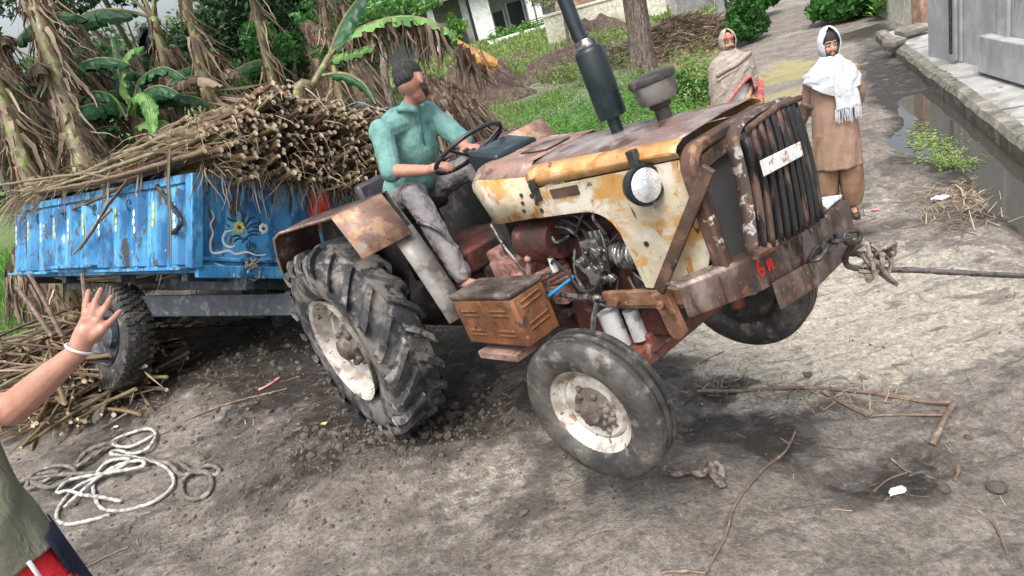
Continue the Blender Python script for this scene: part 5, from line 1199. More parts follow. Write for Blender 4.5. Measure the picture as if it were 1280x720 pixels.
def hand(mb, wrist, d, n_, s=1.0, curl=.6, thumb=1):
    """d: along the fingers, n_: palm normal (palm side), thumb side = d x n_ * thumb"""
    d = Vector(d).normalized(); n_ = Vector(n_); n_ = (n_ - d * n_.dot(d)).normalized(); t = d.cross(n_) * thumb; W = Vector(wrist)
    mb.capsule(W, .026 * s, W + d * .045 * s, .028 * s); 
    for q in (-1, 0, 1): mb.capsule(W + d * .03 * s + t * q * .018 * s, .017 * s, W + d * .085 * s + t * q * .024 * s, .0125 * s, 8)
    L = (.068, .078, .073, .056)
    for i in range(4):
        b0 = W + d * .086 * s + t * (.030 - .020 * i) * s; dd = d.copy(); p = b0; r_ = .0092 * s
        for j, fr in enumerate((.45, .32, .23)):
            a = curl * (.5 + j * .5); dd = (dd * math.cos(a * .6) + n_ * math.sin(a * .6)).normalized(); q_ = p + dd * L[i] * fr * s; mb.capsule(p, r_, q_, r_ * .92, 8); p = q_; r_ *= .93
    p = W + d * .025 * s + t * .025 * s; dd = (d * .6 + t * .75 + n_ * .25).normalized(); q_ = p + dd * .045 * s; mb.capsule(p, .014 * s, q_, .0115 * s, 8); dd = (d * .85 + t * .2 + n_ * .45).normalized(); mb.capsule(q_, .0112 * s, q_ + dd * .032 * s, .0095 * s, 8)
I3 = Matrix.Identity(3)

# --- man in brown with the white scarf (faces -y in his own space)
g1 = gp(1052, 268, -.2); g1.z = gh(g1.x, g1.y)
yaw = math.atan2(-(C_O.x - g1.x), (C_O.y - g1.y)) + PI       # body towards the camera
m1 = empty('person', label='man in a brown kurta and fringed white scarf with hands behind his back', cat='person', mat=Matrix.Translation(g1) @ Matrix.Rotation(yaw, 4, 'Z'))
hR = Matrix.Rotation(rad(20), 3, 'Z')
mb = MB(); P1 = head(mb, (0, -.015, 1.615), hR); mb.capsule((0, .01, 1.42), .06, (0, .0, 1.54), .053)
mb.ell((0, .01, 1.28), (.165, .10, .22)); mb.ell((0, .01, 1.0), (.15, .11, .18)); mb.capsule((-.16, .01, 1.39), .06, (.16, .01, 1.39), .06)
for q in (-1, 1):
    mb.capsule((q * .185, .02, 1.37), .052, (q * .225, .10, 1.12), .043); mb.capsule((q * .225, .10, 1.12), .04, (q * .10, .185, .93), .028)
    hand(mb, (q * .09, .19, .925), (-q * .8, .1, -.25), (0, -1, 0), 1.0, .6, q)
    mb.capsule((q * .085, .0, .92), .085, (q * .105, -.01, .50), .056); mb.capsule((q * .105, -.01, .50), .052, (q * .115, .02, .09), .036)
    mb.capsule((q * .115, .04, .05), .036, (q * .135, -.13, .03), .03)
o = mb.build('body', M['skind'], m1); remesh(o, .010, 3); face_bits(P1, hR, 1, m1)
mb = MB(); mb.ell(P1(0, -.040, -.072), (.056, .052, .048), hR, 18, 12); mb.ell(P1(0, -.062, -.10), (.034, .032, .032), hR); mb.ell(P1(-.058, -.01, -.05), (.014, .03, .045), hR); mb.ell(P1(.058, -.01, -.05), (.014, .03, .045), hR); mb.capsule(P1(-.026, -.092, -.048), .007, P1(.026, -.092, -.048), .007); remesh(mb.build('beard', M['beard'], m1), .006, 2)
mb = MB(); mb.ell(P1(0, .008, .045), (.078, .094, .08), hR, 18, 12); remesh(mb.build('hair', M['hair'], m1), .008, 2)
K = lrings([(0, .01, 1.45, .085, .075, .2), (0, .01, 1.41, .19, .105, .3), (0, .01, 1.25, .20, .135, .5), (0, .0, 1.0, .205, .145, .6), (0, .0, .75, .220, .165, 1), (0, .0, .50, .232, .18, 1.3)], 6)
mb = MB(); mb.grid(loft(K, 72, .030, 9), closed=True); mb.build('kurta', M['kameez'], m1, solid=.006, auto=180)
mb = MB()
for q in (-1, 1): mb.tube(spline([(q * .17, .02, 1.39), (q * .205, .05, 1.25), (q * .235, .10, 1.11), (q * .185, .15, 1.02), (q * .13, .185, .955)], 6), [.075] * 6 + [.07] * 6 + [.065] * 6 + [.058] * 7, 16)
mb.build('sleeve', M['kameez'], m1, auto=180)
mb = MB()
for q in (-1, 1): mb.grid(loft(lrings([(q * .09, 0, .85, .12, .13, .5), (q * .11, .0, .5, .125, .125, 1), (q * .12, .01, .25, .112, .115, 1.6), (q * .12, .02, .10, .085, .085, 1.2)], 6), 32, .03, 5, ph=q), closed=True)
mb.build('trousers', M['shalwar'], m1, solid=.005, auto=180)
mb = MB()
for q in (-1, 1): mb.capsule((q * .115, .05, .03), .045, (q * .14, -.145, .02), .042, 12)
for i in range(len(mb.v)): mb.v[i] = (mb.v[i][0], mb.v[i][1], max(mb.v[i][2] * .9, .0))
mb.build('sandal', M['shoe'], m1)
# scarf: hood with face opening, cape over shoulders, front end with fringe
def hood(mb, P, R_, c, r3, open_w=.62, lo_z=-1.0, nu=44, nv=26, shift=(0, 0, 0)):
    rows = []; keep = []
    for j in range(nv + 1):
        th = PI * .82 * j / nv; row = []
        for i in range(nu + 1):
            # start at the face opening edge and go round the back
            w_ = open_w * (1 - .75 * max(0, math.cos(th)) ** 2) if th < PI * .5 else open_w * (1 - .25 * (th / (PI * .82)))
            if th < rad(42): w_ = open_w * (th / rad(42)) ** 1.2 * .75
            a = -PI / 2 + w_ + (2 * PI - 2 * w_) * i / nu
            wr = 1 + .03 * math.sin(5 * a + 3 * th) + .02 * math.sin(9 * th + a)
            row.append(Vector(c) + R_ @ Vector((r3[0] * wr * math.sin(th) * math.cos(a), r3[1] * wr * math.sin(th) * math.sin(a), r3[2] * math.cos(th))))
        rows.append(row)
    mb.grid(rows)
mb = MB(); hood(mb, P1, hR, (0, .012, 1.625), (.104, .126, .150), .95)
sc1 = mb.build('scarf', M['scarf'], m1, solid=.008, auto=180)
mb = MB(); K = lrings([(0, -.0, 1.53, .085, .10, .6), (0, -.005, 1.475, .125, .125, .8), (0, .0, 1.425, .190, .15, 1), (0, .0, 1.36, .235, .168, 1), (.0, .0, 1.27, .255, .18, 1.2), (.0, .0, 1.18, .262, .182, 1.5)], 6)
rows = loft(K, 64, .025, 8)
for i, r_ in enumerate(rows):
    f = i / (len(rows) - 1)
    for v in r_:      # hem rises on his right side
        if f > .45: v.z += (f - .45) * .16 * max(0, -v.x / .28 + .2) + (f - .45) * .10 * (.5 - .5 * math.cos(v.x * 11))
mb.grid(rows, closed=True); mb.build('scarf_cape', M['scarf'], sc1, solid=.008, auto=180)
mb = MB(); rows = []
for j in range(19):
    f = j / 18; z_ = 1.46 - .40 * f; rows.append([(.02 + .235 * (i / 14) * (.65 + .35 * f) + .005 * math.sin(9 * f + i), -.150 - .035 * math.sin(PI * min(f * 1.6, 1) * .5) - .010 * math.sin(i * 1.35 + 2 * f) + .10 * (i / 14) ** 3, z_ - .01 * math.sin(i)) for i in range(15)])
mb.grid(rows); mb.build('scarf_end', M['scarf'], sc1, solid=.008, auto=180)
mb = MB()
for i in range(26):
    q = rows[-1][min(i * 14 // 25, 14)]; q2 = Vector(q) + Vector((rng.uniform(-.006, .006), 0, 0)); mb.tube([q2 + Vector((0, 0, .01)), q2 + Vector((rng.uniform(-.006, .006), -.004, -.045)), q2 + Vector((rng.uniform(-.012, .012), -.002, -.095 - .02 * rng.random()))], [.0045, .004, .003], 5)
mb.build('fringe', M['scarf'], sc1)

m1.scale = (.90, .92, 1)
# --- man wrapped in a beige shawl
p2 = Vector((3.22, 8.15, 0)); p2.z = gh(p2.x, p2.y)
q = proj_h = None
yaw = math.atan2(-(C_O.x - p2.x), (C_O.y - p2.y)) + PI + rad(6)
m2 = empty('person', label='man wrapped from head to thigh in a beige shawl with a red border', cat='person', mat=Matrix.Translation(p2) @ Matrix.Rotation(yaw, 4, 'Z'))
hR = Matrix.Rotation(rad(10), 3, 'Z')
mb = MB(); P2 = head(mb, (0, -.015, 1.60), hR); mb.capsule((0, .01, 1.40), .06, (0, .0, 1.52), .053); mb.ell((0, .01, 1.27), (.165, .10, .22)); mb.ell((0, .01, 1.0), (.15, .11, .18)); mb.capsule((-.16, .01, 1.38), .06, (.16, .01, 1.38), .06)
for q in (-1, 1):
    mb.capsule((q * .185, .02, 1.36), .052, (q * .23, -.0, 1.10), .043); mb.capsule((q * .23, -.0, 1.10), .04, (q * .16, -.16, .98), .028); hand(mb, (q * .155, -.165, .975), (-q * .5, -.4, -.35), (0, .5, -.8), 1.0, .6, q)
    mb.capsule((q * .085, .0, .92), .085, (q * .105, -.01, .50), .056); mb.capsule((q * .105, -.01, .50), .052, (q * .115, .02, .09), .036); mb.capsule((q * .115, .04, .05), .036, (q * .135, -.13, .03), .03)
o = mb.build('body', M['skind'], m2); remesh(o, .010, 3); face_bits(P2, hR, 1, m2)
mb = MB(); mb.capsule(P2(-.03, -.096, -.048), .008, P2(0, -.104, -.044), .010); mb.capsule(P2(.03, -.096, -.048), .008, P2(0, -.104, -.044), .010); mb.build('moustache', M['hair'], m2)
mb = MB(); mb.ell(P2(0, -.034, -.078), (.058, .056, .044), hR, 16, 10); remesh(mb.build('stubble', M['beard'], m2), .007, 2)
mb = MB(); rows = []
for j in range(4):
    z_ = .048 + .014 * j; rows.append([P2((.079 - .002 * j) * math.cos(a), .008 + (.099 - .004 * j) * math.sin(a), z_) for a in np.linspace(PI * 1.05, PI * 1.95, 20)])
mb.grid(rows); mb.build('red_headcloth', M['shawlred'], m2, solid=.006, auto=180)
mb = MB(); hood(mb, P2, hR, (0, .012, 1.61), (.104, .124, .142), .85); sh = mb.build('shawl_hood', M['shawl'], m2, solid=.01, auto=180)
mb = MB(); K = lrings([(0, -.0, 1.52, .085, .10, .8), (0, -.005, 1.46, .13, .13, 1), (0, .0, 1.41, .215, .155, 1), (0, .0, 1.33, .268, .18, 1), (.0, -.01, 1.15, .292, .205, 1), (.0, -.01, .98, .30, .215, 1.2), (.0, -.01, .84, .305, .22, 1.3)], 7)
rows = loft(K, 72, .020, 6, ph=.7)
for i, r_ in enumerate(rows):
    f = i / (len(rows) - 1)
    for v in r_: v.z += .06 * f + (sst(.3, 1, f)) * (.30 * float(sst(-.25, .22, v.x)) * (1 if v.y < .05 else .2)) * (.98 if v.x < .22 else .5)
mb.grid(rows, closed=True); mb.build('shawl', M['shawl'], m2, solid=.01, auto=180)
mb = MB(); rim_ = rows[-1]; rim2 = rows[-2]
mb.grid([[v + Vector((v.x, v.y, 0)).normalized() * .008 + Vector((0, 0, .022)) for v in rim_], [v + Vector((v.x, v.y, 0)).normalized() * .010 - Vector((0, 0, .022)) for v in rim_]], closed=True); mb.build('shawl_border', M['shawlred'], m2, solid=.006, auto=180)
mb = MB()   # diagonal fold thrown across the chest and hanging red-edged end on his left
P_ = [(-.20, -.16, 1.28), (-.08, -.20, 1.33), (.06, -.205, 1.37), (.18, -.14, 1.42), (.24, -.02, 1.42)]
mb.tube(spline(P_, 6), .030, 10); mb.tube(spline([(a, b_ + .004, c - .06) for a, b_, c in P_], 6), .022, 10)
mb.build('shawl_fold', M['shawl'], sh, auto=180)
mb = MB(); mb.grid([[(.235 + .055 * i + .01 * math.sin(j), -.10 + .02 * math.sin(i * 2 + j * .5), 1.12 - .05 * j) for i in range(3)] for j in range(8)]); mb.build('shawl_end', M['shawlred'], sh, solid=.008, auto=180)
mb = MB(); mb.grid(loft(lrings([(0, 0, 1.1, .2, .14, .4), (0, 0, .85, .215, .15, .8), (0, 0, .6, .24, .17, 1), (0, 0, .45, .25, .18, 1.3)], 6), 48, .025, 6), closed=True); mb.build('kurta', M['whitecloth'], m2, solid=.006, auto=180)
mb = MB()
for q in (-1, 1): mb.grid(loft(lrings([(q * .09, 0, .6, .12, .12, 1), (q * .12, .01, .12, .09, .09, 1.2)], 6), 28, .03, 5), closed=True)
mb.build('trousers', M['whitecloth'], m2, solid=.005, auto=180)
mb = MB()
for q in (-1, 1): mb.capsule((q * .115, .05, .03), .045, (q * .14, -.145, .02), .042, 12)
mb.build('sandal', M['shoe'], m2)

m2.scale = (.93, .95, 1)
# --- driver, in tractor axle coordinates
dr = empty('person', label='tractor driver in a pale teal shirt seated at the wheel and looking away', cat='person', mat=TM)
S_ = 1.08
hip = Vector((.16, 0, .76)); ch_ = Vector((.41, .0, 1.10)); nk = Vector((.545, .025, 1.28)); hd = Vector((.625, .065, 1.405))
FACE = Vector((-.42, .90, -.16)).normalized()
yx = -FACE; xx_ = yx.cross(Vector((0, 0, 1))).normalized(); zx = xx_.cross(yx); hR = Matrix((xx_, yx, zx)).transposed()
SHR, SHL = Vector((.50, -.205, 1.20)), Vector((.48, .17, 1.20)); ELR, ELL = Vector((.60, -.31, .96)), Vector((.63, .24, .95)); WRR, WRL = Vector((.88, -.225, .885)), Vector((.84, .10, .90))
KNR, KNL = Vector((.66, -.26, .77)), Vector((.66, .22, .78)); ANR, ANL = Vector((.93, -.34, .235)), Vector((.95, .26, .22))
mb = MB(); PD_ = head(mb, hd, hR, 1.13); mb.capsule(nk - Vector((.03, 0, .06)), .058, hd - Vector((.015, .005, .06)), .052)
mb.ell(ch_, (.12, .16, .16)); mb.ell(hip, (.13, .17, .15)); mb.capsule(hip, .12, ch_, .12); mb.capsule(SHR, .058, SHL, .058)
for sh_, el, wr, kn, an, q in ((SHR, ELR, WRR, KNR, ANR, -1), (SHL, ELL, WRL, KNL, ANL, 1)):
    mb.capsule(sh_, .056, el, .045); mb.capsule(el, .046, wr, .030)
    mb.capsule(hip + Vector((.05, q * .1, -.02)), .09, kn, .062); mb.capsule(kn, .060, an, .040); mb.capsule(an + Vector((-.02, 0, -.04)), .04, an + Vector((.16, -.0, -.07)), .032)
hand(mb, WRR, (.85, .38, -.05), (.15, .35, -.9), 1.08, .95, 1); hand(mb, WRL, (.8, -.1, .05), (0, -.2, -.95), 1.08, .9, -1)
o = mb.build('body', M['skin'], dr); remesh(o, .0075, 3); face_bits(PD_, hR, 1.13, dr)
mb = MB(); mb.ell(PD_(0, .012, .050), (.087, .107, .084), hR, 20, 14); mb.ell(PD_(0, .052, .022), (.076, .066, .066), hR, 16, 12)
o = remesh(mb.build('hair', M['hair'], dr), .006, 3)
mb = MB(); mb.ell(PD_(0, -.034, -.066), (.067, .061, .050), hR, 18, 12)
for q in (-1, 1): mb.ell(PD_(q * .066, -.012, -.040), (.016, .030, .045), hR)
remesh(mb.build('beard', M['beard'], dr), .006, 2)
mb = MB(); mb.ell(ch_ + Vector((.0, 0, -.02)), (.155, .20, .24), nu=24, nv=16); mb.ell(hip + Vector((.0, 0, .03)), (.175, .205, .17), nu=24, nv=14); mb.capsule(hip + Vector((-.01, 0, .05)), .165, ch_, .165); mb.ell(hip.lerp(ch_, .4) + Vector((.05, 0, 0)), (.15, .18, .18)); mb.capsule(SHR + Vector((0, .0, -.01)), .084, SHL + Vector((0, 0, -.01)), .084)
mb.capsule(nk - Vector((.03, 0, .05)), .088, nk + Vector((-.005, 0, -.025)), .072)
for sh_, el in ((SHR, ELR), (SHL, ELL)): mb.capsule(sh_, .078, el.lerp(sh_, .02), .064); 
mb.ell(hip + Vector((.10, -.10, -.02)), (.14, .12, .10))
o = remesh(mb.build('shirt', M['shirt'], dr), .0085, 3, .022, .17)
for el, sh_ in ((ELR, SHR), (ELL, SHL)):
    d = (el - sh_).normalized(); mb = MB(); mb.capsule(el - d * .04, .070, el + d * .004, .069); remesh(mb.build('sleeve_cuff', M['shirt'], o), .008, 2)
mb = MB(); cR = nk + Vector((.0, 0, -.01))
mb.tube([cR + Vector((.075 * math.cos(a) + .0 + .02, .082 * math.sin(a), .01 - .045 * max(0, math.cos(a)) ** 2)) for a in np.linspace(.35, 2 * PI - .35, 26)], .016, 8); mb.build('collar', M['shirt'], o)
mb = MB(); P_ = []
for f in np.linspace(0, 1, 9): c = (nk + Vector((.085, -.004, -.05))).lerp(hip + Vector((.21, -.01, .06)), f); P_.append(c + Vector((.045 * math.sin(PI * f) + .012, 0, 0)))
mb.tube(P_, .006, 6); mb.build('placket', M['collar'], o)
mb = MB()
for kn, an, q in ((KNR, ANR, -1), (KNL, ANL, 1)):
    mb.capsule(hip + Vector((.02, q * .09, -.03)), .115, kn, .082); mb.capsule(kn, .080, kn.lerp(an, .55), .070); mb.capsule(kn.lerp(an, .5), .070, an + Vector((0, 0, .015)), .062)
mb.ell(hip + Vector((0, 0, -.03)), (.15, .19, .11)); remesh(mb.build('trousers', M['trouser'], dr), .0085, 3, .035, .09)
mb = MB()
for an in (ANR, ANL): mb.capsule(an + Vector((-.04, 0, -.065)), .042, an + Vector((.18, 0, -.085)), .036)
mb.build('shoe', M['shoe'], dr)

# --- onlooker at the lower left raising his right hand
DP = 1.85
fp = empty('person', label='bystander at the left edge raising a bare arm with a white wrist band', cat='person')
Wr, Kn = pd(97, 440, DP), None
base = pd(-95, 660, 1.95); base.z = gh(base.x, base.y); fp.location = base
def L_(v): return v - base
mb = MB()
sh_ = L_(pd(-105, 500, 1.80)); el = L_(pd(14, 512, 1.90)); wr = L_(Wr)
mb.capsule(sh_, .055, el, .044); mb.capsule(el, .047, el.lerp(wr, .45), .041); mb.capsule(el.lerp(wr, .45), .041, wr, .027)
for (b_, m_2, t_, r_) in (((106, 400), (107, 382), (111, 364), .0105), ((114, 397), (119, 379), (126, 362), .0105), ((122, 401), (131, 386), (139, 371), .0102), ((129, 411), (140, 400), (150, 389), .0098)):
    a, b2, c = L_(pd(*b_, DP - .01)), L_(pd(*m_2, DP + .005)), L_(pd(*t_, DP + .035)); mb.capsule(a, r_, b2, r_ * .95, 10); mb.capsule(b2, r_ * .97, c, r_ * .82, 10)
    mb.capsule(L_(pd(99, 432, DP)), .017, a, .0135, 10)
mb.capsule(wr, .028, L_(pd(108, 415, DP)), .030); mb.ell(L_(pd(115, 415, DP + .004)), (.030, .022, .034))
mb.capsule(L_(pd(101, 428, DP + .01)), .015, L_(pd(103, 405, DP + .035)), .0125, 10); mb.capsule(L_(pd(103, 405, DP + .035)), .0125, L_(pd(108, 392, DP + .045)), .0105, 10)
# torso and legs
wst = L_(pd(-18, 690, 1.92)); chs = L_(pd(-95, 560, 1.90)); hp2 = wst + Vector((-.02, 0, -.14)); off = Vector((-.26, .10, 0))
mb.capsule(sh_, .06, sh_ + off * 1.1, .06); mb.ell(chs + Vector((-.02, .02, 0)), (.17, .12, .22)); mb.ell(wst + Vector((-.06, .03, .0)), (.15, .11, .14)); mb.capsule(chs, .12, wst + Vector((-.06, .03, 0)), .12)
nk2 = sh_ + off * .5 + Vector((0, 0, .06)); hR = Matrix.Rotation(rad(150), 3, 'Z'); P3 = head(mb, nk2 + Vector((.0, 0, .19)), hR); mb.capsule(nk2, .055, nk2 + Vector((0, 0, .12)), .05)
ls = sh_ + off; mb.capsule(ls, .055, ls + Vector((-.05, -.02, -.28)), .043); mb.capsule(ls + Vector((-.05, -.02, -.28)), .042, ls + Vector((-.03, .10, -.50)), .028); hand(mb, ls + Vector((-.03, .10, -.50)), (0, .2, -1), (1, 0, 0), 1, .4, 1)
for q in (-1, 1):
    h_ = hp2 + Vector((-.05 + q * .09, -q * .03, 0)); k_ = Vector((h_.x, h_.y, h_.z * .52)); a_ = Vector((h_.x, h_.y - .02, .08)); mb.capsule(h_, .085, k_, .055); mb.capsule(k_, .052, a_, .036); mb.capsule(a_ - Vector((0, 0, .035)), .036, a_ + Vector((.03, .15, -.045)), .03)
o = mb.build('body', M['skin'], fp); remesh(o, .0052, 4); face_bits(P3, hR, 1, fp)
mb = MB(); mb.ell(P3(0, .02, .04), (.08, .098, .085), hR, 18, 12); remesh(mb.build('hair', M['hair'], fp), .008, 2)
mb = MB(); c = L_(pd(99, 436, DP)); ax = (L_(pd(112, 405, DP)) - wr).normalized(); u_ = ax.cross(C_F).normalized(); v_ = ax.cross(u_); mb.tube([c + .031 * (math.cos(a) * u_ * 1.05 + math.sin(a) * v_ * 1.05) for a in np.linspace(0, 2 * PI, 28, endpoint=False)], .0042, 8, closed=True); mb.build('wrist_band', M['plastic'], fp)
# t-shirt: hem falls to the hip
hipc = L_(pd(-12, 690, 1.92))
mb = MB(); c0 = chs + Vector((-.05, .03, .1)); mb.grid(loft(lrings([(c0.x, c0.y, c0.z + .10, .17, .12, .3), (c0.x + .01, c0.y, c0.z - .08, .19, .14, .6), (hipc.x - .07, hipc.y + .03, hipc.z + .10, .185, .15, 1), (hipc.x - .06, hipc.y + .02, hipc.z - .045, .20, .16, 1.3)], 8), 48, .02, 5), closed=True)
ts = mb.build('t_shirt', M['olive'], fp, solid=.006, auto=180)
mb = MB(); mb.tube([sh_ + off * .9, sh_ + off * .2, sh_, sh_.lerp(el, .45)], [.09, .085, .080, .075], 16); mb.tube([ls, ls + Vector((-.03, -.01, -.18))], [.08, .07], 16); remesh(mb.build('sleeve', M['olive'], ts), .012, 3)
mb = MB(); z0 = hipc.z - .02; mb.grid(loft(lrings([(hipc.x - .06, hipc.y + .02, z0 + .02, .175, .145, .3), (hipc.x - .05, hipc.y + .01, z0 - .15, .195, .155, .8)], 5), 48, .02, 6), closed=True)
for q in (-1, 1): mb.grid(loft(lrings([(hipc.x - .05 + q * .09, hipc.y, z0 - .13, .11, .13, .6), (hipc.x - .05 + q * .095, hipc.y, z0 - .42, .12, .13, 1)], 5), 32, .025, 5), closed=True)
shs = mb.build('shorts', M['redsh'], fp, solid=.006, auto=180)
mb = MB()
for a0, a1, nm in ((.0, .8, 0),):
    for zz0, zz1 in ((z0 + .01, z0 - .40),): mb.grid([[Vector((hipc.x - .05 + (.198 + .012 * f) * math.cos(a), hipc.y + .01 + .172 * math.sin(a), zz0 + (zz1 - zz0) * f)) for a in np.linspace(a0, a1, 8)] for f in np.linspace(0, 1, 6)])
mb.build('navy_side_panel', M['navy'], shs, solid=.004, auto=180)
mb = MB(); mb.grid([[Vector((hipc.x - .05 + .212 * math.cos(a), hipc.y + .01 + .182 * math.sin(a), z0 - .40 * f)) for a in (-.48, -.42)] for f in np.linspace(0, 1, 6)]); mb.build('white_stripe', M['scarf'], shs, solid=.004, auto=180)
mb = MB()
for q in (-1, 1): h_ = hp2 + Vector((-.05 + q * .09, -q * .03, 0)); mb.capsule((h_.x, h_.y - .05, .025), .045, (h_.x + .03, h_.y + .15, .025), .042, 12)
mb.build('shoe', M['shoe'], fp)
# ------------------------------------------------------------------ ropes, cable, sticks, litter
def gline(pts, r, name, mat, lab, cat, up=None, n=12, twist=(3, .34, 75), sub=9, lift=None, rr=None, group=None):
    P_ = []
    for i, q in enumerate(pts):
        p = on_ground(q[0], q[1]); p.z += (r if up is None else up) + (q[2] if len(q) > 2 else 0); P_.append(p)
    b0 = P_[0].copy(); S_ = spline([p - b0 for p in P_], sub); mb = MB()
    R_ = r if rr is None else list(np.interp(np.linspace(0, 1, len(S_)), np.linspace(0, 1, len(rr)), rr))
    mb.tube(S_, R_, n, twist=twist); o = mb.build(name, mat, auto=180); o.location = b0; return setp(o, lab, cat, group)
def zr(x_, y_, l=0): return (x_ / 2.6667, 450 + y_ / 2.6667, l)
gline([zr(*q) for q in ((960, 98), (860, 122), (740, 155), (640, 195), (560, 240), (530, 255))], .008, 'brown_string', M['stick'], 'thin brown string running from the coil towards the rear wheel', 'string', n=6)
gline([zr(*q) for q in ((520, 262, .02), (440, 300, .02), (380, 292, .03), (420, 262, .02), (500, 240, .02), (525, 262, .02), (500, 310, .03), (450, 330, .04), (400, 315, .03), (380, 330, .04), (440, 340, .04), (520, 352, .03), (575, 385, .01), (580, 430, .01), (520, 480, .01), (420, 505), (345, 500), (318, 450, .01), (325, 400, .02), (370, 362, .05), (430, 350, .05), (440, 365, .05), (360, 395, .03), (270, 430, .02), (210, 480), (192, 530), (225, 552), (300, 540), (370, 520))], .013, 'rope', M['ropew'], 'pale twisted rope lying in loose loops on the mud', 'rope', sub=6)
gline([zr(*q) for q in ((410, 480, .01), (350, 470, .02), (280, 460, .02), (240, 450, .03), (200, 455, .03), (240, 420, .04), (330, 400, .04), (420, 390, .05), (490, 375, .05), (480, 360, .06), (400, 375, .05), (320, 420, .03), (220, 500, .01))], .013, 'rope', M['ropew'], 'second pale rope tangled across the middle of the coil', 'rope', sub=6)
gline([zr(*q) for q in ((60, 430), (110, 400, .02), (200, 385, .02), (160, 420, .03), (100, 440, .02), (130, 395, .05), (220, 370, .04), (260, 390, .03), (180, 440, .03), (120, 420, .05), (230, 400, .04), (330, 385, .02), (400, 340, .02), (500, 350, .03), (570, 360, .03), (620, 400, .03), (700, 365, .02), (735, 375, .01), (720, 390), (660, 380, .02), (615, 415, .01), (620, 460, 0), (670, 468, 0), (710, 430, 0), (700, 390, .02), (650, 385, .02), (600, 350, .02))], .016, 'rope', M['roped'], 'mud soaked dark rope tangled with the pale rope', 'rope', sub=6)
gline([zr(*q) for q in ((380, 292), (340, 320, .02), (300, 350, .03), (260, 370, .02), (300, 330, .05), (360, 300, .04), (400, 290, .02))], .018, 'rope', M['roped'], 'short dark rope knot at the top of the coil', 'rope')
# steel tow cable with the knotted rag
a = TM @ Vector((2.995, .225, .04)); P_ = [a, pd(1062, 333, 2.80), pd(1150, 338, 2.84), pd(1290, 345, 2.92), pd(1900, 372, 3.4)]
mb = MB(); mb.tube(spline([p - a for p in P_], 12), .0115, 9, twist=(3, .28, 60)); o = mb.build('tow_cable', M['cable'], auto=180); o.location = a; setp(o, 'taut twisted steel tow cable running out to the right', 'cable')
c = pd(1093, 322, 2.80); mb = MB()
for k in range(26): 
    p = Vector(rng.normal(0, 1, 3)) * .017 + C_R * rng.normal(0, .02); mb.tube(spline([p, p + Vector(rng.normal(0, .03, 3)), p + Vector(rng.normal(0, .035, 3)), p + Vector(rng.normal(0, .03, 3))], 4), .009, 6, twist=(3, .2, 60))
mb.tube(spline([Vector(), pd(1098, 312, 2.8) - c, pd(1094, 304, 2.8) - c, pd(1080, 301, 2.8) - c, pd(1064, 302, 2.8) - c], 5), .008, 6); mb.tube(spline([pd(1097, 312, 2.8) - c, pd(1112, 303, 2.8) - c, pd(1118, 308, 2.8) - c, pd(1108, 318, 2.8) - c], 5), .011, 6)
mb.tube(spline([Vector(), pd(1096, 338, 2.8) - c, pd(1094, 347, 2.8) - c], 5), .006, 6); mb.tube(spline([Vector(), pd(1076, 335, 2.8) - c], 5), .012, 6)
o = mb.build('knotted_rag', M['rag']); o.location = c; setp(o, 'ragged knot of cord tied round the tow cable', 'rag')
gline([(832, 592, .02), (845, 598, .02), (862, 596, .02), (880, 600, .03), (895, 590, .04), (903, 598, .03), (898, 608, .01), (888, 592, .05), (905, 612)], .016, 'frayed_cord', M['rag'], 'frayed cord scrap on the mud beside the front wheel', 'cord', twist=(3, .35, 50))
def zs(x_, y_, l=0): return (800 + x_ / 2.6667, 450 + y_ / 2.6667, l)
gline([zs(*q) for q in ((190, 108), (330, 108), (450, 100), (560, 98), (700, 108), (860, 125), (960, 145), (1045, 160, .02))], .012, 'sugarcane_stick', M['stick'], 'long brown stalk lying across the pale mud, bent at its right end', 'stick', n=7, twist=(2, .1, 20))
gline([zs(*q) for q in ((560, 92), (700, 104), (860, 130), (1040, 158))], .008, 'sugarcane_stick', M['stick'], 'thin stalk lying alongside the long bent one', 'stick', n=6, twist=(2, .1, 20))
gline([zs(*q) for q in ((1045, 162, .02), (1010, 220, .01), (975, 288))], .016, 'sugarcane_stick', M['stick'], 'short thick stalk at the right end of the long one', 'stick', n=8, twist=(2, .1, 20))
gline([zs(*q) for q in ((605, 108), (660, 140), (760, 192))], .010, 'sugarcane_stick', M['stick'], 'short stalk branching down from the long one', 'stick', n=6, twist=(2, .1, 20))
gline([zs(*q) for q in ((770, 190), (880, 186), (1040, 188))], .008, 'sugarcane_stick', M['stick'], 'straight stalk parallel below the long one', 'stick', n=6, twist=(2, .1, 20))
gline([zs(*q) for q in ((520, 250, .02), (485, 308), (410, 370), (350, 440), (312, 500), (285, 590), (222, 712))], .009, 'twig', M['stick'], 'long thin curved twig lying in the foreground mud', 'stick', n=6, twist=(2, .15, 25), rr=[.005, .008, .008, .008, .007, .006])
gline([zs(*q) for q in ((835, 330), (890, 372), (975, 395), (985, 405))], .005, 'twig', M['stick'], 'small bent twig above the white scrap', 'stick', n=5)
gline([zs(*q) for q in ((780, 440), (830, 400), (890, 378))], .005, 'twig', M['stick'], 'small twig left of the white scrap', 'stick', n=5)
gline([zs(*q) for q in ((1120, 500), (1180, 550), (1225, 650))], .006, 'twig', M['stick'], 'curved twig at the lower right corner', 'stick', n=5)
gline([zs(*q) for q in ((1050, 405), (1058, 385), (1062, 370, .03))], .010, 'wood_chip', M['stick'], 'dark pointed wood chip standing in the mud', 'stick', n=5)
gline([zs(*q) for q in ((70, 712), (150, 708), (220, 714))], .008, 'twig', M['stick'], 'twig at the bottom edge of the picture', 'stick', n=5)
gline([zr(*q) for q in ((275, 700), (350, 660), (430, 625))], .006, 'twig', M['stick'], 'thin twig on the mud near the bystander', 'stick', n=5)
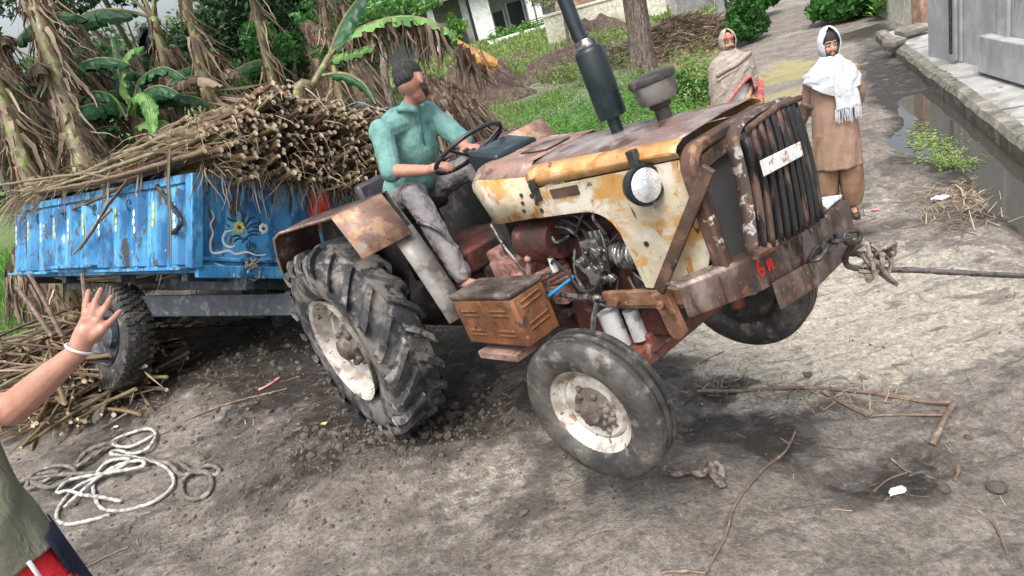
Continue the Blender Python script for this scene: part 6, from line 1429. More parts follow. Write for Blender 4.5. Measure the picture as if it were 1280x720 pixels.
gline([zr(*q) for q in ((120, 215), (220, 185), (325, 150))], .009, 'sugarcane_stick', M['straw'], 'pale straight stalk sticking out of the heap beside the grey stone', 'stick', n=6)
gline([(905, 440), (880, 452), (1150, 452) ][:2] + [(870, 458)], .006, 'twig', M['stick'], 'twig on the pale mud behind the front wheel', 'stick', n=5)
gline([(1115, 458), (1130, 455), (1140, 452)], .007, 'twig', M['stick'], 'short dark twig on the pale mud at the right', 'stick', n=5)
def blobrock(name, px, py, s, mat, lab, cat, seed, flat=.6):
    p = on_ground(px, py); bm = bmesh.new(); bmesh.ops.create_icosphere(bm, subdivisions=3, radius=1)
    for v in bm.verts:
        k = 1 + .7 * float(fbm(v.co.x * 1.1 + seed, v.co.y * 1.1 + v.co.z * 1.7, 1.0, 3, seed)); v.co *= k; v.co.x *= s[0]; v.co.y *= s[1]; v.co.z *= s[2]
    me = bpy.data.meshes.new(name); bm.to_mesh(me); bm.free(); me.materials.append(mat); me.polygons.foreach_set('use_smooth', [True] * len(me.polygons)); me.set_sharp_from_angle(angle=rad(28)); o = bpy.data.objects.new(name, me); COL.objects.link(o); o.location = p + Vector((0, 0, s[2] * .35)); o.rotation_euler[2] = seed; return setp(o, lab, cat)
blobrock('stone', 122, 521, (.17, .11, .075), M['stone'], 'flat grey stone beside the spilled cane heap', 'stone', 2)
for i, (x_, y_, s) in enumerate(((1245, 612, .05), (1180, 612, .03), (890, 608, .02), (205, 452, .05), (655, 642, .03), (1210, 548, .025), (930, 570, .02), (1010, 470, .03))):
    blobrock('clod', x_, y_, (s, s * .8, s * .6), M['clod'], ['largest mud clod near the right edge', 'mud clod left of the largest one by the right edge', 'mud clod beside the frayed cord', 'mud clod in the dark earth beside the trailer wheel', 'mud clod in front of the front wheel', 'mud clod below the short thick stalk', 'small mud clod beside the long twig', 'mud clod beside the bent stalk'][i], 'clod', i + 3)
def scrap(name, px, py, w_, h_, mat, lab, cat, seed=0):
    p = on_ground(px, py); g_ = np.random.default_rng(seed); mb = MB(); n = 7; rows = [[(w_ * (i / n - .5) * (1 - .3 * abs(j / n - .5)) + .1 * w_ * g_.normal(), h_ * (j / n - .5) + .1 * h_ * g_.normal(), .012 + abs(.25 * min(w_, h_) * g_.normal())) for i in range(n + 1)] for j in range(n + 1)]
    mb.grid(rows); o = mb.build(name, mat, solid=.001, sub=1, auto=180); o.location = p; return setp(o, lab, cat)
scrap('plastic_scrap', 1122, 617, .085, .04, M['plastic'], 'white torn scrap on the foreground mud', 'litter', 1)
scrap('plastic_scrap', 1177, 250, .16, .08, M['plastic'], 'crumpled white wrapper among the debris by the drain', 'litter', 2)
scrap('plastic_scrap', 1094, 264, .07, .05, M['pinkp'], 'small pink scrap beside the brown kurta man', 'litter', 3)
scrap('plastic_scrap', 145, 536, .06, .04, M['plastic'], 'small white scrap near the grey stone', 'litter', 4)
scrap('plastic_scrap', 1266, 256, .14, .07, M['bgreen'], 'pale green leaf scrap at the right edge', 'litter', 5)
scrap('plastic_scrap', 1240, 192, .14, .06, M['plastic'], 'white scrap floating in the drain', 'litter', 6)
scrap('yellow_leaf', 407, 531, .06, .035, M['yellow'], 'small yellow leaf on the mud before the rear wheel', 'leaf', 7)
scrap('orange_peel', 118, 512, .05, .05, M['pinkp'], 'pink scrap at the foot of the cane heap', 'litter', 8)
gline([(350, 473), (338, 482), (324, 489)], .010, 'string_end', M['pinkp'], 'short red string end near the rear wheel', 'string', n=6)
# small floating leaves and green scum at the drain, debris, straw bits, clods
def scatter(n, fn, build): 
    mb = MB()
    for i in range(n):
        q = fn()
        if q is None: continue
        build(mb, *q)
    return mb
def chip(mb, p, L, w_, an, tilt=.1):
    d = Vector((math.cos(an), math.sin(an), rng.normal(0, tilt))); s_ = Vector((-math.sin(an), math.cos(an), rng.normal(0, .2))) * w_; mb.add([p - s_, p + s_, p + d * L + s_ * .6, p + d * L - s_ * .6], [(0, 1, 2, 3)])
def gpt(px, py, sx, sy):
    x_, y_ = px + rng.normal(0, sx), py + rng.normal(0, sy)
    p = on_ground(x_, y_); return p
mb = MB()
for i in range(520): p = gpt(1200, 262, 38, 16); p.z += .012; chip(mb, p, rng.uniform(.03, .18), rng.uniform(.002, .006), rng.uniform(0, PI), .25)
for i in range(260): p = gpt(1235, 240, 24, 10); p.z += .012; chip(mb, p, rng.uniform(.03, .2), rng.uniform(.003, .008), rng.uniform(0, PI), .2)
for i in range(700):
    x_ = rng.uniform(-3.8, 4.0); y_ = rng.uniform(1.9, 7.5); p = Vector((x_, y_, gh(x_, y_) + .008)); chip(mb, p, rng.uniform(.015, .09), rng.uniform(.0012, .0035), rng.uniform(0, PI), .12)
for i in range(160): p = gpt(1040, 500, 60, 14); p.z += .008; chip(mb, p, rng.uniform(.02, .14), rng.uniform(.0015, .005), rng.uniform(0, PI), .15)
for i in range(120): p = gpt(900, 480, 35, 12); p.z += .008; chip(mb, p, rng.uniform(.02, .10), rng.uniform(.0015, .004), rng.uniform(0, PI), .15)
for i in range(260): p = gpt(200, 500, 70, 30); p.z += .008; chip(mb, p, rng.uniform(.02, .14), rng.uniform(.0015, .005), rng.uniform(0, PI), .15)
setp(mb.build('straw_litter', M['straw'], smooth=False, fixn=False), 'straw chips and dry leaf bits strewn on the mud', 'straw', None, 'stuff')
mb = MB()
for i in range(420):
    a, b_ = (gpt(1172, 192, 14, 9) if i < 200 else gpt(1150, 178, 9, 9)), 0; a.z = max(a.z, WATER_Z) + .006; chip(mb, a, rng.uniform(.02, .05), rng.uniform(.01, .02), rng.uniform(0, PI), .05)
setp(mb.build('floating_scum', M['grass'], smooth=False, fixn=False), 'yellow green scum and leaves at the edge of the drain water', 'scum', None, 'stuff')
bmc = bmesh.new(); bmesh.ops.create_icosphere(bmc, subdivisions=1, radius=1); IV = [v.co.copy() for v in bmc.verts]; IF = [tuple(v.index for v in f.verts) for f in bmc.faces]; bmc.free()
def clodm(mb, p, s):
    R_ = Matrix.Rotation(rng.uniform(0, 6), 3, Vector(rng.normal(0, 1, 3)).normalized()); mb.add([p + R_ @ Vector((v.x * s * rng.uniform(.6, 1.2), v.y * s * rng.uniform(.6, 1.2), v.z * s * rng.uniform(.5, .9))) for v in IV], IF)
mb = MB()
def cl(cx, cy, sx, sy, n, lo, hi):
    for i in range(n):
        x_, y_ = cx + rng.normal(0, sx), cy + rng.normal(0, sy)
        if y_ < 1.2: continue
        s = lo * (hi / lo) ** (rng.random() ** 2.5); clodm(mb, Vector((x_, y_, gh(x_, y_) + s * .15)), s)
cl(-1.75, 3.9, .75, .42, 1600, .004, .020); cl(-2.7, 5.6, 1.1, .7, 900, .006, .045); cl(-.2, 3.4, 1.0, .7, 500, .004, .02); cl(1.9, 4.2, 1.2, .4, 160, .003, .014); cl(1.3, 2.8, 1.5, .7, 140, .003, .010); cl(-2.2, 3.6, 1.2, .8, 260, .003, .012); cl(-.9, 6.2, .9, .6, 200, .01, .05); cl(-1.0, 4.1, .38, .22, 500, .008, .05)
setp(mb.build('mud_clods', M['clod'], smooth=False, fixn=False), 'loose crumbs and clods of mud scattered on the ground', 'clods', None, 'stuff')

# soil ridges and heaps
RP = []
def ridge(pts, r, lab, name='soil_ridge', mat=None, z=-.2, hsc=1.0):
    P_ = [gp(a, b_, z) for a, b_ in pts]
    for p in P_: p.z = gh(p.x, p.y)
    RP.extend([(p.x, p.y, r * 1.15) for p in spline(P_, 4)])
    b0 = P_[0].copy(); S_ = spline([p - b0 for p in P_], 14); rows = []
    for i, p in enumerate(S_):
        d = (S_[min(i + 1, len(S_) - 1)] - S_[max(i - 1, 0)]); d.z = 0; d.normalize(); n_ = Vector((-d.y, d.x, 0)); e = math.sin(PI * (i + .5) / len(S_)) ** .7; row = []
        for k in range(15):
            f = k / 14 * 2 - 1; q = p + n_ * f * r * 1.4 * e; zz_ = max(0, 1 - f * f) * r * hsc * e; zz_ *= 1 + .9 * float(fbm(q.x + b0.x, q.y + b0.y, 2.2, 4, 5)); zz_ += r * .35 * float(fbm(q.x + b0.x, q.y + b0.y, 6, 3, 8)) ; row.append((q.x, q.y, p.z + zz_ - .06))
        rows.append(row)
    mb = MB(); mb.grid(rows); o = mb.build(name, mat or M['soil'], auto=180); o.location = b0; return setp(o, lab, None, None, 'structure')
ridge([(560, 150), (600, 138), (640, 126), (672, 116)], .42, 'low ridge of turned brown soil in front of the dark heap')
ridge([(640, 110), (680, 98), (710, 88), (740, 72), (770, 60)], .95, 'rough ridge of turned brown soil across the field', hsc=.75)
ridge([(595, 92), (640, 80), (670, 68)], .7, 'brown weedy bank in front of the bungalow yard', hsc=.6)
ridge([(710, 52), (745, 44), (780, 40)], .9, 'dark heap of soil before the cream boundary wall', hsc=.9)
ridge([(562, 150), (590, 136), (618, 122), (640, 112)], 1.0, 'tall dark heap of soil and dung beside the thatch stack', name='soil_heap', hsc=1.35)
# ------------------------------------------------------------------ low vegetation
def blades(name, n, fn, hlo, hhi, wd, mat, lab, cat, kind='stuff', lean=.5):
    P_ = []; F_ = []; k = 0
    pts = fn(n); 
    for (x_, y_, z_) in pts:
        h = rng.uniform(hlo, hhi); a = rng.uniform(0, 2 * PI); l = rng.uniform(.1, lean) * h; dx, dy = math.cos(a), math.sin(a); sx, sy = -dy * wd, dx * wd
        P_ += [(x_ - sx, y_ - sy, z_ - .01), (x_ + sx, y_ + sy, z_ - .01), (x_ + dx * l * .4 + sx * .7, y_ + dy * l * .4 + sy * .7, z_ + h * .6), (x_ + dx * l * .4 - sx * .7, y_ + dy * l * .4 - sy * .7, z_ + h * .6), (x_ + dx * l, y_ + dy * l, z_ + h)]
        F_ += [(k, k + 1, k + 2, k + 3), (k + 3, k + 2, k + 4)]; k += 5
    me = bpy.data.meshes.new(name); me.from_pydata(P_, [], F_); me.materials.append(mat); o = bpy.data.objects.new(name, me); COL.objects.link(o); return setp(o, lab, cat, None, kind)
def infield(x0, x1, y0, y1, lo=.0, dens=None):
    def f(n):
        x_ = rng.uniform(x0, x1, n); y_ = rng.uniform(y0, y1, n); fd_ = field_d(x_, y_); ok = (fd_ + 1.4 * fbm(x_, y_, .8, 3, 3) > lo) & (fbm(x_, y_, .55, 4, 91) > -.06)
        if dens is not None: ok &= dens(x_, y_)
        for (a_, b_, r_) in RP: ok &= np.hypot(x_ - a_, y_ - b_) > r_
        x_ = x_[ok]; y_ = y_[ok]; z_ = hgt(x_, y_); return list(zip(x_, y_, z_))
    return f
notstraw = lambda x_, y_: (np.hypot((x_ - SB.x) / 2.6, (y_ - SB.y) / 1.8) > 1) & (np.hypot((x_ - SB2.x) / 4, (y_ - SB2.y) / 6) > 1)
SB = gp(600, 185, -.2); SB2 = gp(860, 55, -.2)
blades('field_grass', 60000, infield(-3, 7, 9, 26, .3, notstraw), .05, .18, .014, M['grass'], 'short patchy field grass left of the lane', 'grass')
blades('far_grass', 45000, infield(-12, 14, 24, 60, .3), .10, .30, .05, M['grass'], 'rough grass in front of the bungalow', 'grass')
def leftg(n):
    x_ = rng.uniform(-17, -5.9, n); y_ = rng.uniform(6.5, 18, n); return list(zip(x_, y_, hgt(x_, y_)))
blades('side_grass', 42000, leftg, .10, .34, .010, M['weed'], 'bright green grass at the left edge beyond the trailer', 'grass')
# leafy weeds: sprigs with many small leaves
def sprig(mb, x_, y_, z_, h, n=16, ls=.05):
    a0 = rng.uniform(0, 2 * PI); l = rng.uniform(0, .35) * h; tx, ty = math.cos(a0) * l, math.sin(a0) * l
    for i in range(n):
        f = .25 + .75 * i / n; a = rng.uniform(0, 2 * PI); L = ls * rng.uniform(.6, 1.3) * (1.15 - .5 * f); ux, uy = math.cos(a), math.sin(a); dz = rng.uniform(-.1, .7) * L
        p = (x_ + tx * f, y_ + ty * f, z_ + h * f); w_ = L * .20
        k = len(mb.v); mb.v += [p, (p[0] + ux * L * .5 - uy * w_, p[1] + uy * L * .5 + ux * w_, p[2] + dz * .6), (p[0] + ux * L, p[1] + uy * L, p[2] + dz), (p[0] + ux * L * .5 + uy * w_, p[1] + uy * L * .5 - ux * w_, p[2] + dz * .6)]; mb.f.append((k, k + 1, k + 2, k + 3)); mb.mi.append(0)
def weedpatch(name, polys, dens, hlo, hhi, mat, lab, ls=.05, z=-.15, n=16):
    mb = MB()
    for (cx, cy, sx, sy, cnt) in polys:
        for i in range(cnt):
            px, py = cx + rng.normal(0, sx), cy + rng.normal(0, sy)
            if cx < 900 and px > np.interp(py, [60, 110, 170, 215], [935, 915, 895, 850]): continue
            p = on_ground(px, py)
            if p.y > 40 or any(math.hypot(p.x - a_, p.y - b_) < r_ for a_, b_, r_ in RP): continue
            sprig(mb, p.x, p.y, p.z, rng.uniform(hlo, hhi), n, ls)
    return setp(mb.build(name, mat, smooth=False, fixn=False), lab, 'weeds', None, 'stuff')
weedpatch('weed_patch', [(700, 165, 42, 22, 800), (760, 150, 40, 25, 700), (690, 176, 22, 8, 200), (840, 160, 26, 20, 420), (800, 120, 40, 18, 260)], 1, .18, .48, M['weed'], 'lush leafy weeds growing behind the tractor', .075)
weedpatch('weed_patch', [(720, 75, 45, 14, 500), (690, 95, 30, 10, 260), (760, 50, 30, 10, 200), (870, 115, 18, 20, 260)], 1, .25, .7, M['grass'], 'taller thin grass tufts in the middle field', .14, n=12)
weedpatch('weed_patch', [(868, 180, 14, 18, 200)], 1, .2, .45, M['weed'], 'green weeds beside the lane next to the shawled man', .07)
weedpatch('weed_patch', [(1190, 205, 13, 7, 80), (1212, 212, 9, 5, 35), (1128, 58, 12, 6, 60)], 1, .05, .16, M['grass'], 'low green weeds at the drain edge', .05, n=10)
weedpatch('weed_patch', [(1095, 14, 14, 6, 260), (1085, 2, 12, 6, 200)], 1, .3, .9, M['weed'], 'green weeds on the far right verge of the lane', .20)
def bush(px, py, rx, rz, n, size, mat, lab, z=-.2, seed=0, name='bush', cat='bush'):
    p = gp(px, py, z); p.z = gh(p.x, p.y); r_ = empty(name, p, lab, cat); mb = MB(); leafcloud(mb, n, (0, 0, rz * .9), (rx, rx * .8, rz), size, seed); mb.build('foliage', mat, r_, smooth=False, fixn=False)
    mb = MB()
    for k in range(5): a = 2 * PI * k / 5; mb.tube([(0, 0, 0), (.3 * rx * math.cos(a), .3 * rx * math.sin(a), rz * .6), (.6 * rx * math.cos(a), .6 * rx * math.sin(a), rz * 1.2)], [.03, .02, .008], 5)
    mb.build('stem', M['bark'], r_); return r_
bush(938, 52, .75, .62, 4200, .07, M['bushl'], 'dense dark green bush beside the pole at the lane edge', seed=1)
bush(946, 24, .9, .7, 3000, .09, M['bushl'], 'green bush behind the pole further up the lane edge', seed=2)
bush(858, 138, .45, .32, 1800, .05, M['bushl'], 'small dark bush between tree trunk and shawled man', seed=3)
bush(1098, 16, 1.2, .5, 3000, .12, M['bushl'], 'broad green bush on the right verge far up the lane', seed=4)
bush(1130, -4, 1.5, .6, 3000, .14, M['bushl'], 'green bush at the top edge right of the lane', seed=5)
# straw heaps right of the trunk
def strawheap(px, py, rx, ry, h, n, lab, seed):
    p = gp(px, py, -.2); p.z = gh(p.x, p.y); r_ = empty('straw_heap', p, lab, 'straw heap'); rows = []
    for i in range(13):
        rr_ = i / 12; rows.append([(rx * rr_ * math.cos(a) * (1 + .15 * math.sin(3 * a + seed)), ry * rr_ * math.sin(a), h * (1 - rr_ ** 1.6) * (1 + .5 * float(fbm(a * 2, rr_ * 3, 1, 3, seed))) - .05) for a in np.linspace(0, 2 * PI, 40, endpoint=False)])
    mb = MB(); mb.grid(rows, closed=True); mb.build('heap_core', M['soilstraw'], r_, auto=180)
    mb = MB()
    for k in range(n):
        a = rng.uniform(0, 2 * PI); rr_ = rng.random() ** .6 * .98; z_ = h * (1 - rr_ ** 1.6) ; q = Vector((rx * rr_ * math.cos(a), ry * rr_ * math.sin(a), z_ + .03)); an = rng.uniform(0, 2 * PI); L = rng.uniform(.12, .5); d = Vector((math.cos(an), math.sin(an), rng.normal(-.05, .22))) * L; s_ = Vector((-math.sin(an), math.cos(an), rng.normal(0, .5))) * rng.uniform(.006, .014); mb.add([q - s_, q + s_, q + d + s_, q + d - s_], [(0, 1, 2, 3)])
    s = mb.build('straw', M['straw'], r_, smooth=False, fixn=False); s['kind'] = 'stuff'; return r_
M['soilstraw'] = surf('straw_heap_core', (.22, .15, .10), [((.36, .26, .17), 4, .5, .64)], .9, 0, .3, 3, 1, 14, .05)
strawheap(852, 62, 2.1, 2.0, .95, 5200, 'large heap of brown straw right of the tree trunk', 1)
strawheap(795, 72, 1.3, 1.1, .5, 1800, 'smaller reddish straw heap left of the tree trunk', 2)
mb = MB()
for i in range(6500):
    p = gp(rng.normal(600, 45), rng.normal(176, 16), -.2); p.z = gh(p.x, p.y) + .02
    if p.y > 30: continue
    chip(mb, p, rng.uniform(.1, .45), rng.uniform(.006, .012), rng.uniform(-.4, 1.2), .1)
setp(mb.build('cane_straw', M['straw'], smooth=False, fixn=False), 'bed of dry cane straw behind the driver', 'straw', None, 'stuff')
# bare trunk and pole
def trunk(p, top, r0, r1, name, lab, cat, mat, crown=None):
    r_ = empty(name, p, lab, cat); t_ = top - p; P_ = spline([Vector((0, 0, -.2)), t_ * .3 + Vector((.04, 0, 0)), t_ * .65 - Vector((.03, 0, 0)), t_], 8); n = len(P_); mb = MB()
    mb.tube(P_, [r0 * (1.0 + .35 * max(0, 1 - i / n * 6)) + (r1 - r0) * i / n for i in range(n)], 20, twist=(7, .06, .8)); mb.build('trunk', mat, r_, auto=180); return r_, P_
p = gp(806, 97, -.2); p.z = gh(p.x, p.y); r_, P_ = trunk(p, p + Vector((.15, 0, 6.5)), .30, .22, 'tree', 'tall tree with a dark furrowed bare trunk behind the air cleaner', 'tree', M['bark'])
mb = MB()
for k in range(7): a = k * .9; mb.tube([P_[-4 - k % 3], P_[-1] + Vector((1.2 * math.cos(a), 1.2 * math.sin(a), 1.0)), P_[-1] + Vector((2.2 * math.cos(a), 2.2 * math.sin(a), 1.8))], [.12, .07, .03], 8)
mb.build('limb', M['bark'], r_); mb = MB(); leafcloud(mb, 5000, (0.1, 0, 8.0), (3, 3, 1.4), .16, 5); mb.build('crown', M['bushl'], r_, smooth=False, fixn=False)
p = gp(905, 44, -.2); p.z = gh(p.x, p.y); r_ = empty('utility_pole', p, 'plain grey concrete pole beside the lane', 'pole'); mb = MB(); mb.tube([(0, 0, -.3), (0, 0, 7)], [.14, .09], 16); mb.build('pole', M['concrete'], r_)
mb = MB(); mb.box((0, 0, 6.7), (1.4, .08, .1)); mb.build('crossarm', M['concrete'], r_)
# slender saplings near the bungalow
for k, (px, py) in enumerate(((712, 60), (757, 30), (690, 40))):
    p = gp(px, py, -.3); p.z = gh(p.x, p.y); r_ = empty('sapling', p, ['thin pale sapling left of the exhaust stack', 'thin leafy sapling before the cream wall', 'dark twiggy sapling beside the porch end'][k], 'tree'); mb = MB(); mb.tube([(0, 0, -.1), (.1, 0, 1.8), (.0, 0, 4.5)], [.09, .07, .03], 7)
    for j in range(6): a = j * 1.3; mb.tube([(0.05, 0, 1.6 + .4 * j), (.9 * math.cos(a), .9 * math.sin(a), 2.4 + .45 * j)], [.035, .012], 5)
    mb.build('trunk', M['bark'], r_); mb = MB(); leafcloud(mb, 900, (0, 0, 3.6), (1.2, 1.2, 1.7), .12, 20 + k); mb.build('crown', M['grass'] if k != 2 else M['darktree'], r_, smooth=False, fixn=False)

# ------------------------------------------------------------------ banana plants
def blade_leaf(mb, spine, w_, torn=.5, fold=.5, hang=0.0, seed=0, taper=.85):
    """leaf blade either side of a spine, split into ribbons that droop"""
    g_ = np.random.default_rng(seed); n = len(spine)
    for side in (-1, 1):
        i = 0
        while i < n - 1:
            seg = int(g_.integers(1, 3)) if g_.random() < torn else int(g_.integers(3, 7)); j = min(i + seg, n - 1); rows = []
            dr = fold + hang * g_.uniform(.3, 1.0) + g_.normal(0, .12)
            for k in range(i, j + 1):
                f = k / (n - 1); ww = w_ * (math.sin(PI * min(f * .94 + .06, 1)) ** .5) * (1 - .15 * f); d = (spine[min(k + 1, n - 1)] - spine[max(k - 1, 0)]).normalized(); up = Vector((0, 0, 1)); s_ = d.cross(up)
                if s_.length < .1: s_ = Vector((1, 0, 0))
                s_.normalize(); nn_ = s_.cross(d).normalized(); row = []
                for q in range(5):
                    u = q / 4; a = dr * u * 1.15; row.append(spine[k] + (s_ * side * math.cos(a) * ww * u) - Vector((0, 0, 1)) * (math.sin(a) * ww * u) + nn_ * .02 * math.sin(k * 2.1 + u * 3) * u)
                rows.append(row)
            if j > i:
                if side > 0: mb.grid(rows)
                else: mb.grid([r[::-1] for r in rows])
            i = j
    return mb
def strips(mb, p, n, L, spread, w_=.03, out=.15):
    for k in range(n):
        a = rng.uniform(0, 2 * PI); q = Vector(p) + Vector((spread * math.cos(a), spread * math.sin(a), rng.uniform(-.1, .1))); ribbon(mb, q, (out * math.cos(a), out * math.sin(a), -.8), L * rng.uniform(.4, 1.1), w_ * rng.uniform(.15, .9), .5, 9, .22)
def banana(base, top, r, lab, leaves, dead, sheath_n=60, stem_mat=None, green_top=True):
    base = Vector(base); top = Vector(top); b0 = Vector((base.x, base.y, base.z)); rt = empty('banana_plant', b0, lab, 'banana plant'); t_ = top - base
    P_ = [Vector((0, 0, -.15)), t_ * .3, t_ * .65, t_]; S_ = spline(P_, 8); n = len(S_); mb = MB(); mb.tube(S_, [r * (1 - .45 * i / n) for i in range(n)], 14, twist=(5, .05, 1.5)); mb.build('stem', M['bstem'], rt, auto=180)
    if sheath_n:
        mb = MB()
        for k in range(sheath_n):
            f = rng.random() ** .8; p = S_[int(f * (n - 1))]; rr_ = r * (1 - .45 * f) * 1.05; a = rng.uniform(0, 2 * PI); ribbon(mb, p + Vector((rr_ * math.cos(a), rr_ * math.sin(a), .1)), (.22 * math.cos(a), .22 * math.sin(a), -1), rng.uniform(.25, .9), rng.uniform(.008, .04), .3, 8, .2)
        mb.build('dry_sheath', M['sheath'], rt, smooth=False, fixn=False)
    for li, (d, L, droop, w_, mt, hang) in enumerate(leaves):
        d = Vector(d).normalized(); p = t_.copy(); sp = [p.copy()]; m_n = 22
        for k in range(m_n): d = (d + Vector((0, 0, -droop / m_n * (k / m_n * 1.8)))).normalized(); p = p + d * L / m_n; sp.append(p.copy())
        mb = MB(); mb.tube(sp, [.035 * (1 - .85 * k / m_n) for k in range(m_n + 1)], 7); lf = mb.build('leaf_midrib', M['bstem'] if mt not in ('deadleaf',) else M['deadleaf'], rt)
        mb = MB(); blade_leaf(mb, sp[4:], w_, .6 if mt != 'deadleaf' else .95, .25 + (.3 if mt == 'bdark' else .1), hang, li + int(L * 100)); mb.build('leaf_blade', M[mt], lf, smooth=False, fixn=False)
    if dead:
        mb = MB()
        for (dz, nn, L, sp_) in dead: strips(mb, t_ + Vector((0, 0, dz)), nn, L, sp_, .045)
        mb.build('dead_leaves', M['deadleaf'], rt, smooth=False, fixn=False)
    return rt
def gb(px, py, d):
    """base under the pixel at the given depth, dropped to the ground"""
    p = pd(px, py, d); p.z = gh(p.x, p.y); return p
CR, CU = C_R, -C_D
# A: big leaning plant at the left
tA = pd(22, -70, 9.6); bA = pd(98, 236, 9.0); bA = bA + (bA - tA).normalized() * .9; bA.z = gh(bA.x, bA.y)
banana(bA, tA, .18, 'thick banana stem with shaggy brown sheaths, largest at the left', [((-.6, .3, .8), 1.8, 1.6, .30, 'bdark', .3), ((.8, .1, .62), 2.4, 2.0, .34, 'bdark', 1.1), ((.7, .2, .7), 2.0, 2.2, .30, 'deadleaf', 1.2), ((.9, -.3, .35), 2.3, 2.4, .28, 'deadleaf', 1.3)], [(-.2, 30, 1.3, .25), (-1.0, 70, 1.3, .25), (-1.9, 80, 1.3, .3), (-2.6, 60, 1.0, .35)], 460)
tA = pd(-30, 20, 8.8); bA = pd(28, 300, 8.4); bA.z = gh(bA.x, bA.y)
banana(bA, tA, .13, 'banana stem hung with dry brown leaves at the left edge', [((-.4, .5, .7), 1.8, 1.6, .28, 'bdark', .4), ((.6, .1, .5), 1.5, 2.0, .25, 'deadleaf', 1.2), ((.1, -.4, .6), 1.2, 2.6, .24, 'bgreen', .4)], [(-.3, 24, 1.0, .2), (-1.2, 50, 1.2, .25)], 260)
tB = pd(192, 22, 11.5); bB = pd(222, 220, 11.3); bB.z = gh(bB.x, bB.y)
banana(bB, tB, .12, 'banana plant with fanned green stalks and a dry skirt behind the load', [((-.55, .1, .9), 2.4, .7, .30, 'bgreen', .2), ((-.15, .2, 1), 2.4, .4, .3, 'bgreen', .2), ((.45, .1, .9), 2.6, .6, .3, 'bgreen', .2), ((-.9, .2, .5), 2.0, 1.8, .3, 'bdark', .5)], [(-.6, 60, 1.1, .14), (-1.2, 60, 1.1, .22)], 180)
tC = pd(228, -15, 10.8); bC = pd(254, 200, 10.4); bC.z = gh(bC.x, bC.y)
banana(bC, tC, .095, 'banana plant with a bright green stem right of the fanned one', [((.3, .1, 1), 2.2, .6, .3, 'bgreen', .2), ((.9, .3, .5), 2.4, 2.0, .3, 'bdark', .9), ((-.4, .1, .9), 2.0, .6, .28, 'bgreen', .2)], [(-1.1, 60, 1.0, .14), (-1.8, 40, .9, .2)], 140)
# D: leaning young plant with a long arching leaf over the driver
bD = pd(375, 140, 8.6); tD = pd(425, 45, 8.9); bD2 = bD - (tD - bD) * .6; bD2.z = gh(bD2.x, bD2.y)
rt = empty('banana_plant', bD2, 'leaning young banana plant with one long leaf arching behind the driver', 'banana plant')
def Ld(px, py, d): return pd(px, py, d) - bD2
mb = MB(); mb.tube(spline([Vector((0, 0, -.1)), Ld(375, 140, 8.6), Ld(392, 105, 8.65), Ld(412, 70, 8.75)], 6), [.085] * 6 + [.07] * 6 + [.045] * 7, 12); mb.build('stem', M['bstem'], rt)
def arch(pts, w_, mat, hang, nm, fold=.3, mr=.028, seed=3):
    sp = spline([Ld(*q) for q in pts], 6); mb = MB(); mb.tube(sp, [mr * (1 - .8 * i / len(sp)) for i in range(len(sp))], 7); l = mb.build('leaf_midrib', M['bstem'], rt); mb = MB(); blade_leaf(mb, sp[3:], w_, .5, fold, hang, seed); mb.build('leaf_blade', M[mat], l, smooth=False, fixn=False); return sp
sp = arch([(412, 70, 8.75), (432, 48, 8.8), (458, 32, 8.8), (490, 22, 8.8), (525, 22, 8.75), (555, 34, 8.7), (572, 50, 8.7)], .19, 'bgreen', .4, 'a', .2)
arch([(405, 85, 8.7), (425, 66, 8.8), (445, 62, 8.8), (470, 55, 8.8)], .15, 'bgreen', .5, 'b', .5)
arch([(410, 75, 8.75), (422, 40, 8.8), (440, 8, 8.9), (470, -25, 9.0)], .26, 'bdark', .5, 'c', .4)
arch([(400, 95, 8.7), (430, 92, 8.6), (455, 105, 8.5), (470, 130, 8.4)], .14, 'bdark', .9, 'd', .8)
sp2 = spline([Ld(*q) for q in ((572, 50, 8.7), (590, 60, 8.7), (606, 66, 8.7), (622, 76, 8.7))], 6); mb = MB(); mb.tube(sp2, .012, 6); l = mb.build('leaf_midrib', M['orangeleaf'], rt); mb = MB(); blade_leaf(mb, sp2, .26, .5, 1.2, .3, 8); mb.build('dead_leaf_tip', M['orangeleaf'], l, smooth=False, fixn=False)
mb = MB()
for i in range(330):
    f = rng.random(); q = sp[int(6 + f * (len(sp) - 8))] if f < .8 else sp2[int(rng.integers(0, 8))]; ribbon(mb, q + Vector((rng.normal(0, .05), rng.normal(0, .08), -.05)), (rng.normal(0, .15), rng.normal(0, .15), -1), rng.uniform(.15, .50) * (1 + .5 * (f > .55)), rng.uniform(.010, .04), .3, 7, .18)
mb.build('dead_leaves', M['deadleaf'], rt, smooth=False, fixn=False)
